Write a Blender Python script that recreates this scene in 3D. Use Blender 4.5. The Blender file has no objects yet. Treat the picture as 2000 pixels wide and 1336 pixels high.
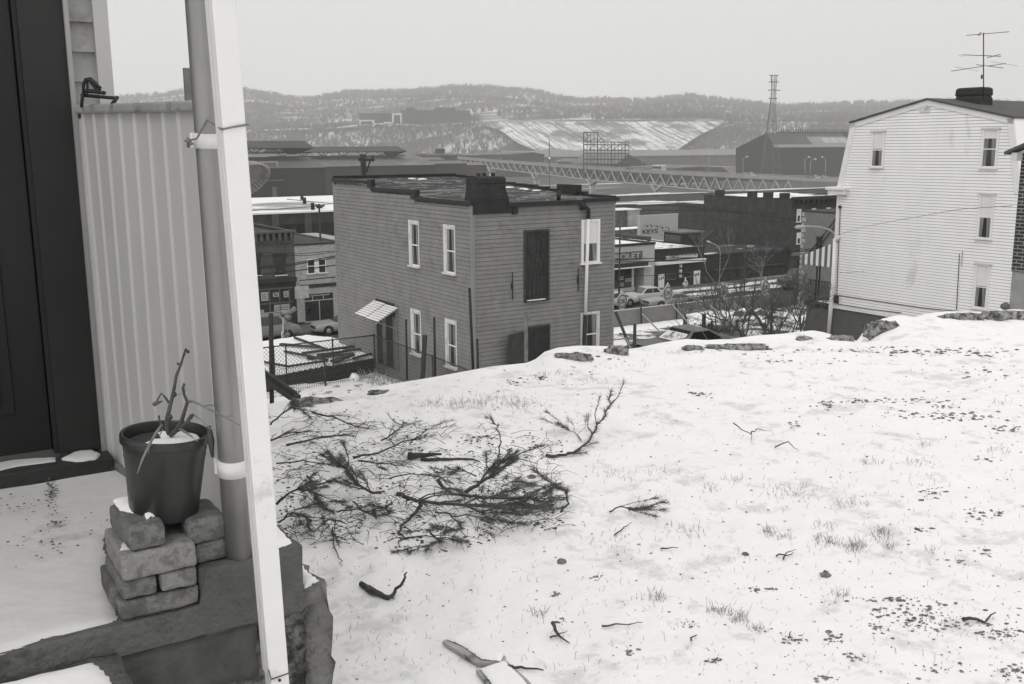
import bpy, math, random
import numpy as np
from mathutils import Matrix, Vector
S = bpy.context.scene
HAZE = 3.3e-4
COL = S.collection
# ---------------------------------------------------------------- camera
F = 1944.0
PIT = math.radians(11.0)
ROL = 0.006
TH = math.radians(32.3)
_r0 = np.array([1., 0, 0]); _u0 = np.array([0, math.sin(PIT), math.cos(PIT)]); FW = np.array([0, math.cos(PIT), -math.sin(PIT)])
RT = math.cos(ROL)*_r0 - math.sin(ROL)*_u0
UP = math.cos(ROL)*_u0 + math.sin(ROL)*_r0
cd = bpy.data.cameras.new("camera")
cd.sensor_width = 36; cd.lens = F/2000*36; cd.clip_start = 0.05; cd.clip_end = 20000
cam = bpy.data.objects.new("camera", cd); COL.objects.link(cam)
m = Matrix.Identity(4)
for i in range(3):
    m[i][0] = RT[i]; m[i][1] = UP[i]; m[i][2] = -FW[i]
cam.matrix_world = m
S.camera = cam
# ---------------------------------------------------------------- sky and sun
SUN_EL = math.radians(52); SUN_AZ = math.radians(205)
w = bpy.data.worlds.new("World"); S.world = w; w.use_nodes = True
nt = w.node_tree; nt.nodes.clear()
out = nt.nodes.new('ShaderNodeOutputWorld'); bg = nt.nodes.new('ShaderNodeBackground')
sk = nt.nodes.new('ShaderNodeTexSky'); sk.sky_type = 'NISHITA'; sk.sun_disc = False
sk.sun_elevation = SUN_EL; sk.sun_rotation = SUN_AZ; sk.dust_density = 5
bw = nt.nodes.new('ShaderNodeRGBToBW'); mx = nt.nodes.new('ShaderNodeMix'); mx.data_type = 'RGBA'
mx.inputs[0].default_value = 0.90
nt.links.new(sk.outputs[0], bw.inputs[0]); nt.links.new(bw.outputs[0], mx.inputs[6])
mx.inputs[7].default_value = (10.3, 10.26, 10.16, 1)      # even grey cloud layer
nt.links.new(mx.outputs[2], bg.inputs[0]); bg.inputs[1].default_value = 0.1
nt.links.new(bg.outputs[0], out.inputs[0])
sl = bpy.data.lights.new("sun", 'SUN'); sl.energy = 0.55; sl.angle = math.radians(25); sl.color = (1, .985, .96)
so = bpy.data.objects.new("sun", sl); COL.objects.link(so)
# direction to the sun: azimuth measured clockwise from +Y
sd = Vector((math.sin(SUN_AZ)*math.cos(SUN_EL), math.cos(SUN_AZ)*math.cos(SUN_EL), math.sin(SUN_EL)))
so.rotation_euler = sd.to_track_quat('Z', 'Y').to_euler()
S.view_settings.view_transform = 'Standard'; S.view_settings.look = 'None'
S.view_settings.exposure = 0.0; S.view_settings.gamma = 1
S.cycles.volume_bounces = 2
S.cycles.max_bounces = 6; S.cycles.diffuse_bounces = 3; S.cycles.glossy_bounces = 2
# ---------------------------------------------------------------- geometry helpers
U = np.array([math.cos(TH), math.sin(TH), 0]); V = np.array([-math.sin(TH), math.cos(TH), 0]); Z = np.array([0, 0, 1.])
def ray(x, y): return FW + RT*(x-1000)/F - UP*(y-668)/F
def at(x, y, Y): d = ray(x, y); return d*(Y/d[1])
def atz(x, y, z): d = ray(x, y); return d*(z/d[2])
def hv(x, y, v): d = ray(x, y); P = d*(v/(d @ V)); return P        # on a wall plane v = const
def hu(x, y, u): d = ray(x, y); P = d*(u/(d @ U)); return P        # on a wall plane u = const
def G(u, v, z): return u*U + v*V + z*Z
def uvz(P): return (P @ U, P @ V, P[2])
def proj(P):
    k = P @ FW; return (1000+F*(P @ RT)/k, 668-F*(P @ UP)/k)
I3 = (np.array([1., 0, 0]), np.array([0, 1., 0]), Z)
GR = (U, V, Z)
_wl = {}
class MB:
    def __init__(s): s.v = []; s.f = []; s.m = []; s.sm = []
    def add(s, vs, fs, mi=0, smooth=False):
        n = len(s.v); s.v.extend([tuple(map(float, p)) for p in vs])
        for f in fs: s.f.append(tuple(n+i for i in f)); s.m.append(mi); s.sm.append(smooth)
        return s
    def box(s, o, a, b, ax=I3, mi=0):
        """box between corners a and b, measured from o along the axes ax"""
        x0, y0, z0 = a; x1, y1, z1 = b
        P = [np.asarray(o) + ax[0]*x + ax[1]*y + ax[2]*z for z in (z0, z1) for y in (y0, y1) for x in (x0, x1)]
        return s.add(P, [(0, 2, 3, 1), (4, 5, 7, 6), (0, 1, 5, 4), (2, 6, 7, 3), (0, 4, 6, 2), (1, 3, 7, 5)], mi)
    def gbox(s, u0, u1, v0, v1, z0, z1, mi=0): return s.box((0, 0, 0), (u0, v0, z0), (u1, v1, z1), GR, mi)
    def quad(s, a, b, c, d, mi=0): return s.add([a, b, c, d], [(0, 1, 2, 3)], mi)
    def tube(s, pts, r, n=6, mi=0, cap=True, smooth=True):
        pts = [np.asarray(p, float) for p in pts]; k = len(pts)
        rs = r if hasattr(r, '__len__') else [r]*k
        vs = []; fs = []
        prev = None
        for i, p in enumerate(pts):
            t = pts[min(i+1, k-1)] - pts[max(i-1, 0)]; t = t/(np.linalg.norm(t)+1e-9)
            if prev is None:
                a = np.cross(t, Z) if abs(t[2]) < .9 else np.cross(t, np.array([1., 0, 0]))
            else: a = prev - t*(prev @ t)
            a = a/(np.linalg.norm(a)+1e-9); prev = a; b = np.cross(t, a)
            for j in range(n):
                g = 2*math.pi*j/n + .4; vs.append(p + rs[i]*(math.cos(g)*a + math.sin(g)*b))
        for i in range(k-1):
            for j in range(n):
                j2 = (j+1) % n; fs.append((i*n+j, i*n+j2, (i+1)*n+j2, (i+1)*n+j))
        if cap: fs.append(tuple(range(n-1, -1, -1))); fs.append(tuple((k-1)*n+j for j in range(n)))
        return s.add(vs, fs, mi, smooth)
    def bar(s, a, b, wx, wy=None, mi=0):
        """square bar from a to b"""
        a = np.asarray(a, float); b = np.asarray(b, float); wy = wy or wx
        t = b-a; L = np.linalg.norm(t); t = t/L
        e = np.cross(t, Z) if abs(t[2]) < .95 else U
        e = e - t*(e @ t); e = e/np.linalg.norm(e); g = np.cross(t, e)
        return s.box(a, (-wx/2, -wy/2, 0), (wx/2, wy/2, L), (e, g, t), mi)
    def prism(s, prof, ext, mi=0):
        """closed polygon prof (list of points) extruded by vector ext"""
        n = len(prof); vs = [np.asarray(p, float) for p in prof] + [np.asarray(p, float)+ext for p in prof]
        fs = [tuple(range(n)), tuple(range(2*n-1, n-1, -1))] + [(i, i+n, (i+1) % n+n, (i+1) % n) for i in range(n)]
        return s.add(vs, fs, mi)
    def lathe(s, o, prof, n=24, mi=0, ax=Z, smooth=True):
        """prof: (radius, height) from o along ax"""
        e = np.cross(ax, np.array([.3, 1., .2])); e = e/np.linalg.norm(e); g = np.cross(ax, e)
        vs = []; fs = []
        for (r, h) in prof:
            for j in range(n):
                a = 2*math.pi*j/n; vs.append(np.asarray(o)+ax*h+r*(math.cos(a)*e+math.sin(a)*g))
        for i in range(len(prof)-1):
            for j in range(n): fs.append((i*n+j, i*n+(j+1) % n, (i+1)*n+(j+1) % n, (i+1)*n+j))
        return s.add(vs, fs, mi, smooth)
    def build(s, name, mat, parent=None, base=None):
        o0 = np.zeros(3)
        if parent is not None: o0 = _wl[parent.name]
        elif base is not None: o0 = np.asarray(base, float)
        me = bpy.data.meshes.new(name)
        va = np.array(s.v)-o0 if s.v else np.zeros((0, 3))
        me.from_pydata(va.tolist(), [], s.f)
        for x in (mat if isinstance(mat, (list, tuple)) else [mat]): me.materials.append(x)
        me.polygons.foreach_set('material_index', s.m)
        me.polygons.foreach_set('use_smooth', s.sm)
        me.update()
        ob = bpy.data.objects.new(name, me); COL.objects.link(ob)
        if parent is not None: ob.parent = parent; _wl[ob.name] = o0
        else: ob.location = o0; _wl[ob.name] = o0
        return ob
def tag(o, label=None, cat=None, group=None, kind=None):
    for k, x in (('label', label), ('category', cat), ('group', group), ('kind', kind)):
        if x: o[k] = x
    return o
def thing(name, label, cat, base, group=None):
    o = bpy.data.objects.new(name, None); COL.objects.link(o); o.location = tuple(map(float, base))
    o.empty_display_size = .2
    _wl[o.name] = np.asarray(base, float)
    return tag(o, label, cat, group)
def fixnormals(o):
    import bmesh
    b = bmesh.new(); b.from_mesh(o.data); bmesh.ops.recalc_face_normals(b, faces=b.faces); b.to_mesh(o.data); b.free(); return o
def bevel(o, wd, seg=2):
    md = o.modifiers.new('bevel', 'BEVEL'); md.width = wd; md.segments = seg; md.limit_method = 'ANGLE'; md.angle_limit = math.radians(40); return o
def dup(root, delta, rz=0, label=None):
    r = root.copy(); COL.objects.link(r); r.location = Vector(root.location)+Vector(tuple(map(float, delta))); r.rotation_euler[2] += rz
    if label: r['label'] = label
    for ch in list(root.children):
        c = ch.copy(); COL.objects.link(c); c.parent = r
        for g in list(ch.children):
            d = g.copy(); COL.objects.link(d); d.parent = c
    return r
# ---------------------------------------------------------------- materials
_mc = {}
def col(g): return (g, g*.992, g*.975, 1)
def nn(t, k, **kw):
    n = t.nodes.new(k)
    for a, b in kw.items(): setattr(n, a, b)
    return n
def mat(name, g, var=.12, sc=4., rough=.85, bump=0., bsc=20., metal=0., dirt=0., dsc=1.5, dcol=.05, coord='pos', stretch=(1, 1, 1), spec=.3, detail=6):
    """grey paint/stone/wood: base value g, mottled by noise, optional dirt patches and bump"""
    if name in _mc: return _mc[name]
    M = bpy.data.materials.new(name); M.use_nodes = True; t = M.node_tree; bs = t.nodes['Principled BSDF']
    bs.inputs['Roughness'].default_value = rough; bs.inputs['Metallic'].default_value = metal
    bs.inputs['Specular IOR Level'].default_value = spec
    if coord == 'pos': src = nn(t, 'ShaderNodeNewGeometry').outputs['Position']
    else: src = nn(t, 'ShaderNodeTexCoord').outputs['Object']
    mp = nn(t, 'ShaderNodeMapping'); mp.vector_type = 'TEXTURE'; mp.inputs['Scale'].default_value = tuple(1/q for q in stretch); mp.inputs['Rotation'].default_value = (0, 0, TH if coord == 'pos' else 0)
    t.links.new(src, mp.inputs[0])
    n1 = nn(t, 'ShaderNodeTexNoise'); n1.inputs['Scale'].default_value = sc; n1.inputs['Detail'].default_value = detail; n1.inputs['Roughness'].default_value = .65
    t.links.new(mp.outputs[0], n1.inputs['Vector'])
    r = nn(t, 'ShaderNodeMapRange'); r.inputs[1].default_value = .3; r.inputs[2].default_value = .7
    r.inputs[3].default_value = g*(1-var); r.inputs[4].default_value = g*(1+var)
    t.links.new(n1.outputs[0], r.inputs[0])
    cc = nn(t, 'ShaderNodeCombineColor')
    m2 = nn(t, 'ShaderNodeMath', operation='MULTIPLY'); m2.inputs[1].default_value = .992; m3 = nn(t, 'ShaderNodeMath', operation='MULTIPLY'); m3.inputs[1].default_value = .975
    vo = r.outputs[0]
    if dirt > 0:
        n2 = nn(t, 'ShaderNodeTexNoise'); n2.inputs['Scale'].default_value = dsc; n2.inputs['Detail'].default_value = 8; n2.inputs['Roughness'].default_value = .7
        t.links.new(mp.outputs[0], n2.inputs['Vector'])
        r2 = nn(t, 'ShaderNodeMapRange'); r2.inputs[1].default_value = .62-dirt*.35; r2.inputs[2].default_value = .70-dirt*.3
        t.links.new(n2.outputs[0], r2.inputs[0])
        mm = nn(t, 'ShaderNodeMix'); mm.data_type = 'FLOAT'
        t.links.new(r2.outputs[0], mm.inputs[0]); t.links.new(vo, mm.inputs[2]); mm.inputs[3].default_value = dcol
        vo = mm.outputs[0]
    t.links.new(vo, cc.inputs[0]); t.links.new(vo, m2.inputs[0]); t.links.new(vo, m3.inputs[0])
    t.links.new(m2.outputs[0], cc.inputs[1]); t.links.new(m3.outputs[0], cc.inputs[2])
    t.links.new(cc.outputs[0], bs.inputs['Base Color'])
    if bump > 0:
        n3 = nn(t, 'ShaderNodeTexNoise'); n3.inputs['Scale'].default_value = bsc; n3.inputs['Detail'].default_value = 6
        t.links.new(mp.outputs[0], n3.inputs['Vector'])
        b = nn(t, 'ShaderNodeBump'); b.inputs['Strength'].default_value = 1; b.inputs['Distance'].default_value = bump
        t.links.new(n3.outputs[0], b.inputs['Height']); t.links.new(b.outputs[0], bs.inputs['Normal'])
    _mc[name] = M
    return M
def brick(name, g, gm, bw_=.21, bh=.07, mort=.01, var=.3, dirt=0):
    M = mat(name, g, var, 1.2, dirt=dirt, dcol=g*.5); t = M.node_tree; bs = t.nodes['Principled BSDF']
    old = bs.inputs['Base Color'].links[0].from_socket
    mp = [n for n in t.nodes if n.type == 'MAPPING'][0]
    sp = nn(t, 'ShaderNodeSeparateXYZ'); t.links.new(mp.outputs[0], sp.inputs[0])
    ad = nn(t, 'ShaderNodeMath', operation='ADD'); t.links.new(sp.outputs[0], ad.inputs[0]); t.links.new(sp.outputs[1], ad.inputs[1])
    cb = nn(t, 'ShaderNodeCombineXYZ'); t.links.new(ad.outputs[0], cb.inputs[0]); t.links.new(sp.outputs[2], cb.inputs[1])
    bt = nn(t, 'ShaderNodeTexBrick'); bt.inputs['Scale'].default_value = 1; bt.inputs['Brick Width'].default_value = bw_; bt.inputs['Row Height'].default_value = bh
    bt.inputs['Mortar Size'].default_value = mort; bt.inputs['Mortar Smooth'].default_value = .1
    bt.inputs['Color1'].default_value = (.8, .8, .8, 1); bt.inputs['Color2'].default_value = (1.2, 1.2, 1.2, 1); bt.inputs['Mortar'].default_value = (gm/g, gm/g, gm/g, 1)
    t.links.new(cb.outputs[0], bt.inputs['Vector'])
    vm = nn(t, 'ShaderNodeVectorMath', operation='MULTIPLY'); t.links.new(old, vm.inputs[0]); t.links.new(bt.outputs['Color'], vm.inputs[1])
    t.links.new(vm.outputs[0], bs.inputs['Base Color'])
    b = nn(t, 'ShaderNodeBump'); b.inputs['Distance'].default_value = -.006; t.links.new(bt.outputs['Fac'], b.inputs['Height']); t.links.new(b.outputs[0], bs.inputs['Normal'])
    return M
def snowmix(name, g, gs=.85, lo=.5, hi=.56, sc=.3, stretch=(1, 1, 1), var=.2, bump=.01, bsc=6, coord='pos'):
    """dark ground value g with snow lying on it in noise-shaped patches"""
    M = mat(name, g, var, 3., coord=coord, stretch=stretch, bump=bump, bsc=bsc, rough=.95); t = M.node_tree; bs = t.nodes['Principled BSDF']
    old = bs.inputs['Base Color'].links[0].from_socket; mp = [n for n in t.nodes if n.type == 'MAPPING'][0]
    n = nn(t, 'ShaderNodeTexNoise'); n.inputs['Scale'].default_value = sc; n.inputs['Detail'].default_value = 9; n.inputs['Roughness'].default_value = .62
    t.links.new(mp.outputs[0], n.inputs['Vector'])
    r = nn(t, 'ShaderNodeMapRange'); r.inputs[1].default_value = lo; r.inputs[2].default_value = hi; t.links.new(n.outputs[0], r.inputs[0])
    x = nn(t, 'ShaderNodeMix'); x.data_type = 'RGBA'; t.links.new(r.outputs[0], x.inputs[0]); t.links.new(old, x.inputs[6]); x.inputs[7].default_value = col(gs)
    t.links.new(x.outputs[2], bs.inputs['Base Color'])
    return M
SNOW = mat('snow', .88, .02, 3, .9, bump=.012, bsc=9, spec=.15)
SNOWF = mat('snow_far', .86, .03, 2, .9, bump=.02, bsc=2)
WHITE = mat('white_paint', .78, .04, 2, .55, dirt=.12, dsc=3, dcol=.6)
TRIM = mat('trim_paint', .62, .08, 3, .6, dirt=.2, dsc=4, dcol=.4)
GLASS = mat('dark_glass', .03, .6, 1.5, .12, spec=.5)
BLACK = mat('black_tar', .022, .4, 5, .6, bump=.01, bsc=12)
IRON = mat('dark_iron', .025, .4, 10, .6)
DWOOD = mat('dark_wood', .045, .4, 6, .85, stretch=(1, 1, .2), bump=.003, bsc=30)
GALV = mat('galvanised_metal', .34, .18, 6, .42, metal=.55, dirt=.15, dsc=8, dcol=.2)
CURT = mat('curtain', .36, .3, 3, .9, stretch=(6, 6, .5))
BLIND = mat('blind', .74, .05, 2, .85)
CONC = mat('concrete', .14, .22, 5, .95, bump=.006, bsc=35, dirt=.25, dsc=3, dcol=.08)
WIRE = mat('wire_black', .02, .2, 5, .7)
# ================================================================ porch and the house it belongs to (near left)
ZF = -1.0
P0 = atz(240, 1215, ZF); VF = P0 @ V; UB = P0 @ U                      # front plane of the porch floor
VW = (atz(100, 930, ZF) @ V) + .06                                     # door wall plane
house = thing('porch_house', 'house wall with a dark panelled door and a strip of clapboard at the left edge', 'house', G(-.2, VW+.6, ZF-.6))
uc = hv(205, 0, VW) @ U                                                # outer corner of the wall
us = hv(176, 0, VW) @ U; ucas = hv(126, 0, VW) @ U; uf = hv(117, 0, VW) @ U; ud = hv(28, 0, VW) @ U
SID0 = mat('near_siding', .34, .10, 2, .7, bump=.0008, bsc=60, dirt=.12, dsc=6, dcol=.22)
b = MB(); ex = .088
b.gbox(-2.2, uf, VW+.03, VW+.6, -1.6, 3)                                # wall body behind the door
b.gbox(uf, uc-.001, VW+.012, VW+5, -1.6, 3)
z = ZF-.2
while z < 2.6:
    b.add([G(ucas, VW-.012, z), G(us+.01, VW-.012, z), G(us+.01, VW+.004, z+ex), G(ucas, VW+.004, z+ex), G(us+.01, VW+.012, z), G(ucas, VW+.012, z)], [(0, 1, 2, 3), (0, 5, 4, 1)])
    z += ex
b.build('clapboard_wall', SID0, house)
MB().gbox(us, uc, VW-.028, VW+.012, -1.2, 3).build('corner_board', mat('corner_board_paint', .42, .06, 3, .6, dirt=.1, dcol=.3), house)
MB().gbox(uf, ucas, VW-.05, VW+.01, ZF-.02, 3).build('door_casing', mat('casing_paint', .30, .08, 3, .6), house)
DDOOR = mat('door_paint', .015, .25, 3, .4, stretch=(1, 1, .3), dirt=.05)
jm = MB(); jm.gbox(ud, uf-.001, VW-.035, VW+.03, ZF+.06, 3); jm.gbox(ud-.012, ud, VW-.02, VW+.03, ZF+.06, 3)
jm.build('door_jamb', mat('jamb_paint', .022, .2, 3, .55), house)
d = MB(); d.gbox(-2.0, ud-.014, VW+.0, VW+.029, ZF+.07, 3)
for k, (z0, z1) in enumerate(((ZF+.2, ZF+.75), (ZF+.95, ZF+1.5), (ZF+1.7, ZF+2.2))):
    for (a, c) in ((ud-.42, ud-.11), (ud-.86, ud-.53)):
        d.gbox(a, c, VW-.008, VW-.0005, z0, z1)
        d.gbox(a+.035, c-.035, VW-.016, VW-.0085, z0+.035, z1-.035)
bevel(d.build('door', DDOOR, house), .004)
t = MB(); t.gbox(-2.2, ucas+.005, VW-.135, VW-.036, ZF+.0, ZF+.052); bevel(t.build('door_sill', mat('sill_wood', .035, .4, 6, .8, stretch=(.3, 1, 1), bump=.003, bsc=20), house), .006)
PSNOW = mat('porch_snow', .62, .14, 1.6, .9, bump=.006, bsc=14, dirt=.16, dsc=2.2, dcol=.42)
# snow left on the sill
def blob(name, pts_uv, z, h, mt, parent, seed=0, n=26):
    """low heap of snow over the outline pts (list of world xy arrays)"""
    rnd = random.Random(seed); c = sum(pts_uv)/len(pts_uv); ring = []
    k = len(pts_uv)
    for i in range(n):
        f = i/n*k; a = pts_uv[int(f)]; bb = pts_uv[(int(f)+1) % k]; ring.append(a+(bb-a)*(f-int(f)))
    vs = []; fs = []
    lv = ((1, 0), (.97, .5), (.88, .8), (.6, .97), (.3, 1.03))
    for (s_, hh) in lv:
        for i, p in enumerate(ring):
            q = c+(p-c)*(s_*(1+rnd.uniform(-.03, .03))); vs.append(np.array([q[0], q[1], z+h*hh*(1+rnd.uniform(-.08, .08)*(hh > 0))]))
    vs.append(np.array([c[0], c[1], z+h*1.05]))
    for l in range(len(lv)-1):
        for i in range(n): fs.append((l*n+i, l*n+(i+1) % n, (l+1)*n+(i+1) % n, (l+1)*n+i))
    for i in range(n): fs.append(((len(lv)-1)*n+i, (len(lv)-1)*n+(i+1) % n, len(lv)*n))
    m_ = MB(); m_.add(vs, fs, 0, True); return m_.build(name, mt, parent)
b1 = [atz(x, y, ZF+.052) for x, y in ((120, 899), (150, 884), (180, 882), (196, 889), (190, 897), (150, 903))]
blob('sill_snow', b1, ZF+.051, .012, PSNOW, house, 3)
b1 = [atz(x, y, ZF+.052) for x, y in ((-60, 915), (30, 898), (110, 893), (108, 902), (30, 912), (-60, 935))]
blob('sill_snow', b1, ZF+.051, .005, PSNOW, house, 4)
# porch slab with a raised curb on the right, broken front and a lower step
SLAB = mat('slab_concrete', .115, .28, 6, .9, bump=.010, bsc=60, dirt=.24, dsc=6, dcol=.07, detail=10)
slab = thing('porch_slab', 'cracked concrete porch slab with a raised curb at its right end, snow on top', 'porch', G(UB+.2, VF+.5, -1.5))
UC = hv(590, 1066, VF) @ U; ZC = hv(590, 1066, VF)[2]                  # curb corner
ub2 = hv(388, 1105, VF) @ U                                            # where the curb begins beside the bricks
LZ = hv(400, 1237, VF)[2]; s_ = MB(); s_.gbox(-2.3, UB+.004, VF, VW+.05, LZ+.004, ZF); s_.gbox(UB+.004, ub2, VF+.004, VW+.05, LZ+.004, ZF); s_.gbox(ub2, UC-.05, VF+.004, VW+.05, LZ+.003, ZF-.001)
rng = random.Random(5)
def rough(mb, amt, seed=0):
    r_ = random.Random(seed)
    mb.v = [(x+r_.uniform(-amt, amt), y+r_.uniform(-amt, amt), z+r_.uniform(-amt, amt)) for x, y, z in mb.v]; return mb
def gridbox(u0, u1, v0, v1, z0, z1, st, amt, seed):
    """box with subdivided, roughened faces (rendered masonry)"""
    import bmesh
    bm = bmesh.new(); bmesh.ops.create_cube(bm, size=1)
    for e_ax, L in ((0, u1-u0), (1, v1-v0), (2, z1-z0)):
        n = max(0, int(L/st))
        for i in range(1, n+1):
            g_ = -.5+i/(n+1); no = [0, 0, 0]; no[e_ax] = 1; co = [0, 0, 0]; co[e_ax] = g_
            bmesh.ops.bisect_plane(bm, geom=bm.verts[:]+bm.edges[:]+bm.faces[:], plane_co=co, plane_no=no)
    r_ = random.Random(seed); bm.verts.index_update()
    vs = []
    for q in bm.verts:
        uu = u0+(q.co.x+.5)*(u1-u0); vv = v0+(q.co.y+.5)*(v1-v0); zz = z0+(q.co.z+.5)*(z1-z0)
        edge = sum(abs(abs(c)-.5) < 1e-4 for c in q.co); a_ = amt*(1 if edge < 2 else 1.7)
        cx = 1 if edge < 2 else .985
        vs.append(G(uu+r_.uniform(-a_, a_), vv+r_.uniform(-a_, a_), zz+r_.uniform(-a_, a_)))
    fs = [tuple(x.index for x in f_.verts) for f_ in bm.faces]; bm.free()
    mb = MB(); mb.add(vs, fs, 0, True); return mb
s_.build('floor', SLAB, slab)
fm = MB(); ua_ = np.linspace(-2.25, UC-.004, 150); vs = []; rr_ = random.Random(6)
from mathutils import noise as NZ0
NZr = 9
for u_ in ua_:
    tp_ = ZC-.001 if u_ > ub2-.004 else ZF-.0015
    for k in range(NZr+1):
        f_ = k/NZr; zz = LZ+(tp_-LZ)*min(1, f_*1.125); nz = NZ0.noise(Vector((u_*9, zz*12, 1)))*.0035+NZ0.noise(Vector((u_*30, zz*30, 2)))*.0012
        vv = VF-.007+nz
        if k == NZr: vv = VF+.012
        if k == NZr-1: vv += .001; 
        vs.append(G(u_, vv, zz+(NZ0.noise(Vector((u_*20, 3, 1)))*.003 if k in (0, NZr-1) else 0)))
fm.add(vs, [(i*(NZr+1)+k, (i+1)*(NZr+1)+k, (i+1)*(NZr+1)+k+1, i*(NZr+1)+k+1) for i in range(len(ua_)-1) for k in range(NZr)], 0, True); fm.build('rendered_face', SLAB, slab)
cb_ = gridbox(ub2, UC, VF-.002, VF+.30, LZ-.01, ZC, .035, .0022, 2); bevel(cb_.build('curb', SLAB, slab), .006)
lo = gridbox(UC+.001, UC+.062, VF+.0, VF+.30, -1.3, ZC-.115, .03, .006, 7); lo.build('broken_ledge', mat('broken_concrete', .16, .35, 12, .95, bump=.012, bsc=50, dirt=.3, dsc=10, dcol=.07), slab)
bs_ = gridbox(UB-.3, UC+.035, VF+.015, VF+.30, -1.62, LZ-.002, .035, .009, 9); bs_.build('rubble_base', mat('rubble', .19, .7, 26, .95, bump=.025, bsc=60, dirt=.4, dsc=16, dcol=.05), slab)
rb = MB(); rb.gbox(UB-.6, UC-.05, VF-.014, VF-.001, -1.165, -1.13); rb = gridbox(UB-.05, UC-.12, VF+.004, VF+.014, -1.22, LZ, .035, .003, 4); rb.build('render_band', mat('render_dark', .09, .4, 9, .95, bump=.006, bsc=30), slab)
ZST = hv(90, 1318, VF-.03)[2]; st = gridbox(-2.2, UB-.02, VF-.34, VF-.002, -1.6, ZST, .05, .002, 12); st.build('step', SLAB, slab)
# snow on the porch floor, curb and step
def snowsheet(name, poly, z, amp, seed, th=.012, parent=None, mt=SNOW, res=.02, base=None):
    """snow layer with a soft edge over polygon (world xy)"""
    P_ = np.array([[p[0], p[1]] for p in poly]); x0, y0 = P_.min(0)-.02; x1, y1 = P_.max(0)+.02
    def inside(x, y):
        c = False; j = len(P_)-1
        for i in range(len(P_)):
            xi, yi = P_[i]; xj, yj = P_[j]
            if (yi > y) != (yj > y) and x < (xj-xi)*(y-yi)/(yj-yi)+xi: c = not c
            j = i
        return c
    def edist(x, y):
        dm = 9; npt = None
        for i in range(len(P_)):
            a_ = P_[i-1]; b_ = P_[i]; d_ = b_-a_; tt = max(0, min(1, ((x-a_[0])*d_[0]+(y-a_[1])*d_[1])/(d_ @ d_+1e-9)))
            k_ = math.hypot(x-a_[0]-tt*d_[0], y-a_[1]-tt*d_[1])
            if k_ < dm: dm = k_; npt = a_+tt*d_
        return dm, npt
    from mathutils import noise
    nx = int((x1-x0)/res)+1; ny = int((y1-y0)/res)+1; vs = []; ok = {}
    for j in range(ny+1):
        for i in range(nx+1):
            x = x0+i*res; y = y0+j*res; ed, q_ = edist(x, y); e_ = ed*(1 if inside(x, y) else -1)
            okk = e_ > -res*1.1
            if e_ < 0 and okk: x, y = q_
            e_ += th*.8*noise.noise(Vector((x*14, y*14, seed)))
            k_ = max(0, min(1, e_/(th*2.5))); hh = th*(k_*(2-k_))**.5 - .004
            hh += amp*noise.noise(Vector((x*6, y*6, seed+3)))*k_
            ok[(i, j)] = okk; vs.append((x, y, z+hh))
    fs = [(j*(nx+1)+i, j*(nx+1)+i+1, (j+1)*(nx+1)+i+1, (j+1)*(nx+1)+i) for j in range(ny) for i in range(nx) if ok[(i, j)] and ok[(i+1, j+1)] and ok[(i+1, j)] and ok[(i, j+1)]]
    m_ = MB(); m_.add(vs, fs, 0, True); return m_.build(name, mt, parent, base=base)
pol = [atz(x, y, ZF) for x, y in ((-150, 1318), (0, 1276), (60, 1260), (90, 1246), (150, 1236), (236, 1212), (215, 1120), (205, 1050), (330, 985), (245, 905), (205, 915), (100, 935), (-150, 985))]
snowsheet('floor_snow', pol, ZF, .004, 3, .012, slab, PSNOW)
snowsheet('curb_snow', [G(u_, v_, 0) for u_, v_ in ((UC-.006, VF+.03), (UC-.006, VF+.298), (ub2+.07, VF+.298), (ub2+.10, VF+.15), (UC-.20, VF+.05), (UC-.10, VF+.006))], ZC, .006, 6, .02, slab)
snowsheet('ledge_snow', [G(u_, v_, 0) for u_, v_ in ((UC+.004, VF+.01), (UC+.05, VF+.03), (UC+.05, VF+.28), (UC+.004, VF+.28))], ZC-.115, .004, 6, .02, slab, res=.015)
snowsheet('step_snow', [G(u_, v_, 0) for u_, v_ in ((-2.1, VF-.3), (UB-.08, VF-.32), (UB-.04, VF-.2), (UB-.07, VF-.03), (-2.1, VF-.02))], ZST, .006, 9, .02, slab)
# corrugated wind screen
zt = hv(157, 224, VW-.05)[2]; uA = hv(157, 224, VW-.05) @ U
scr = thing('corrugated_windscreen', 'ribbed sheet metal wind screen closing the right side of the porch', 'screen', G(uA+.03, VF+.6, ZF))
uB = atz(380, 205, zt) @ U; vB = VF+.12
sh = MB(); n = 300; vs = []
A2 = np.array([uA, VW-.02]); B2 = np.array([uB, vB]); nrm = np.array([-(B2-A2)[1], (B2-A2)[0]]); nrm /= np.linalg.norm(nrm)
if nrm[0] > 0: nrm = -nrm
ribs = 10
for i in range(n+1):
    f_ = i/n; q = A2+(B2-A2)*f_; ph = (f_*ribs) % 1
    h_ = .006*max(0, 1-abs(ph-.5)/.055)                                 # narrow raised ribs on a flat sheet
    for zz in (ZF+.015, ZF+.5, zt-.030*f_+.006):
        wv = .003*math.sin(f_*9+zz*2)
        vs.append(G(q[0]+nrm[0]*(h_+wv), q[1]+nrm[1]*(h_+wv), zz))
fs = [(i*3+k, (i+1)*3+k, (i+1)*3+k+1, i*3+k+1) for i in range(n) for k in range(2)]
sh.add(vs, fs, 0, False); so_ = sh.build('corrugated_sheet', mat('sheet_paint', .49, .10, 1.5, .5, dirt=.12, dsc=5, dcol=.5, stretch=(1, 1, .3)), scr)
sm_ = so_.modifiers.new('solid', 'SOLIDIFY'); sm_.thickness = .002
c_ = MB(); a0 = G(uA-.018, VW-.02, zt-.012); a1 = G(uB-.018, vB-.01, zt-.012-.028)
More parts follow.
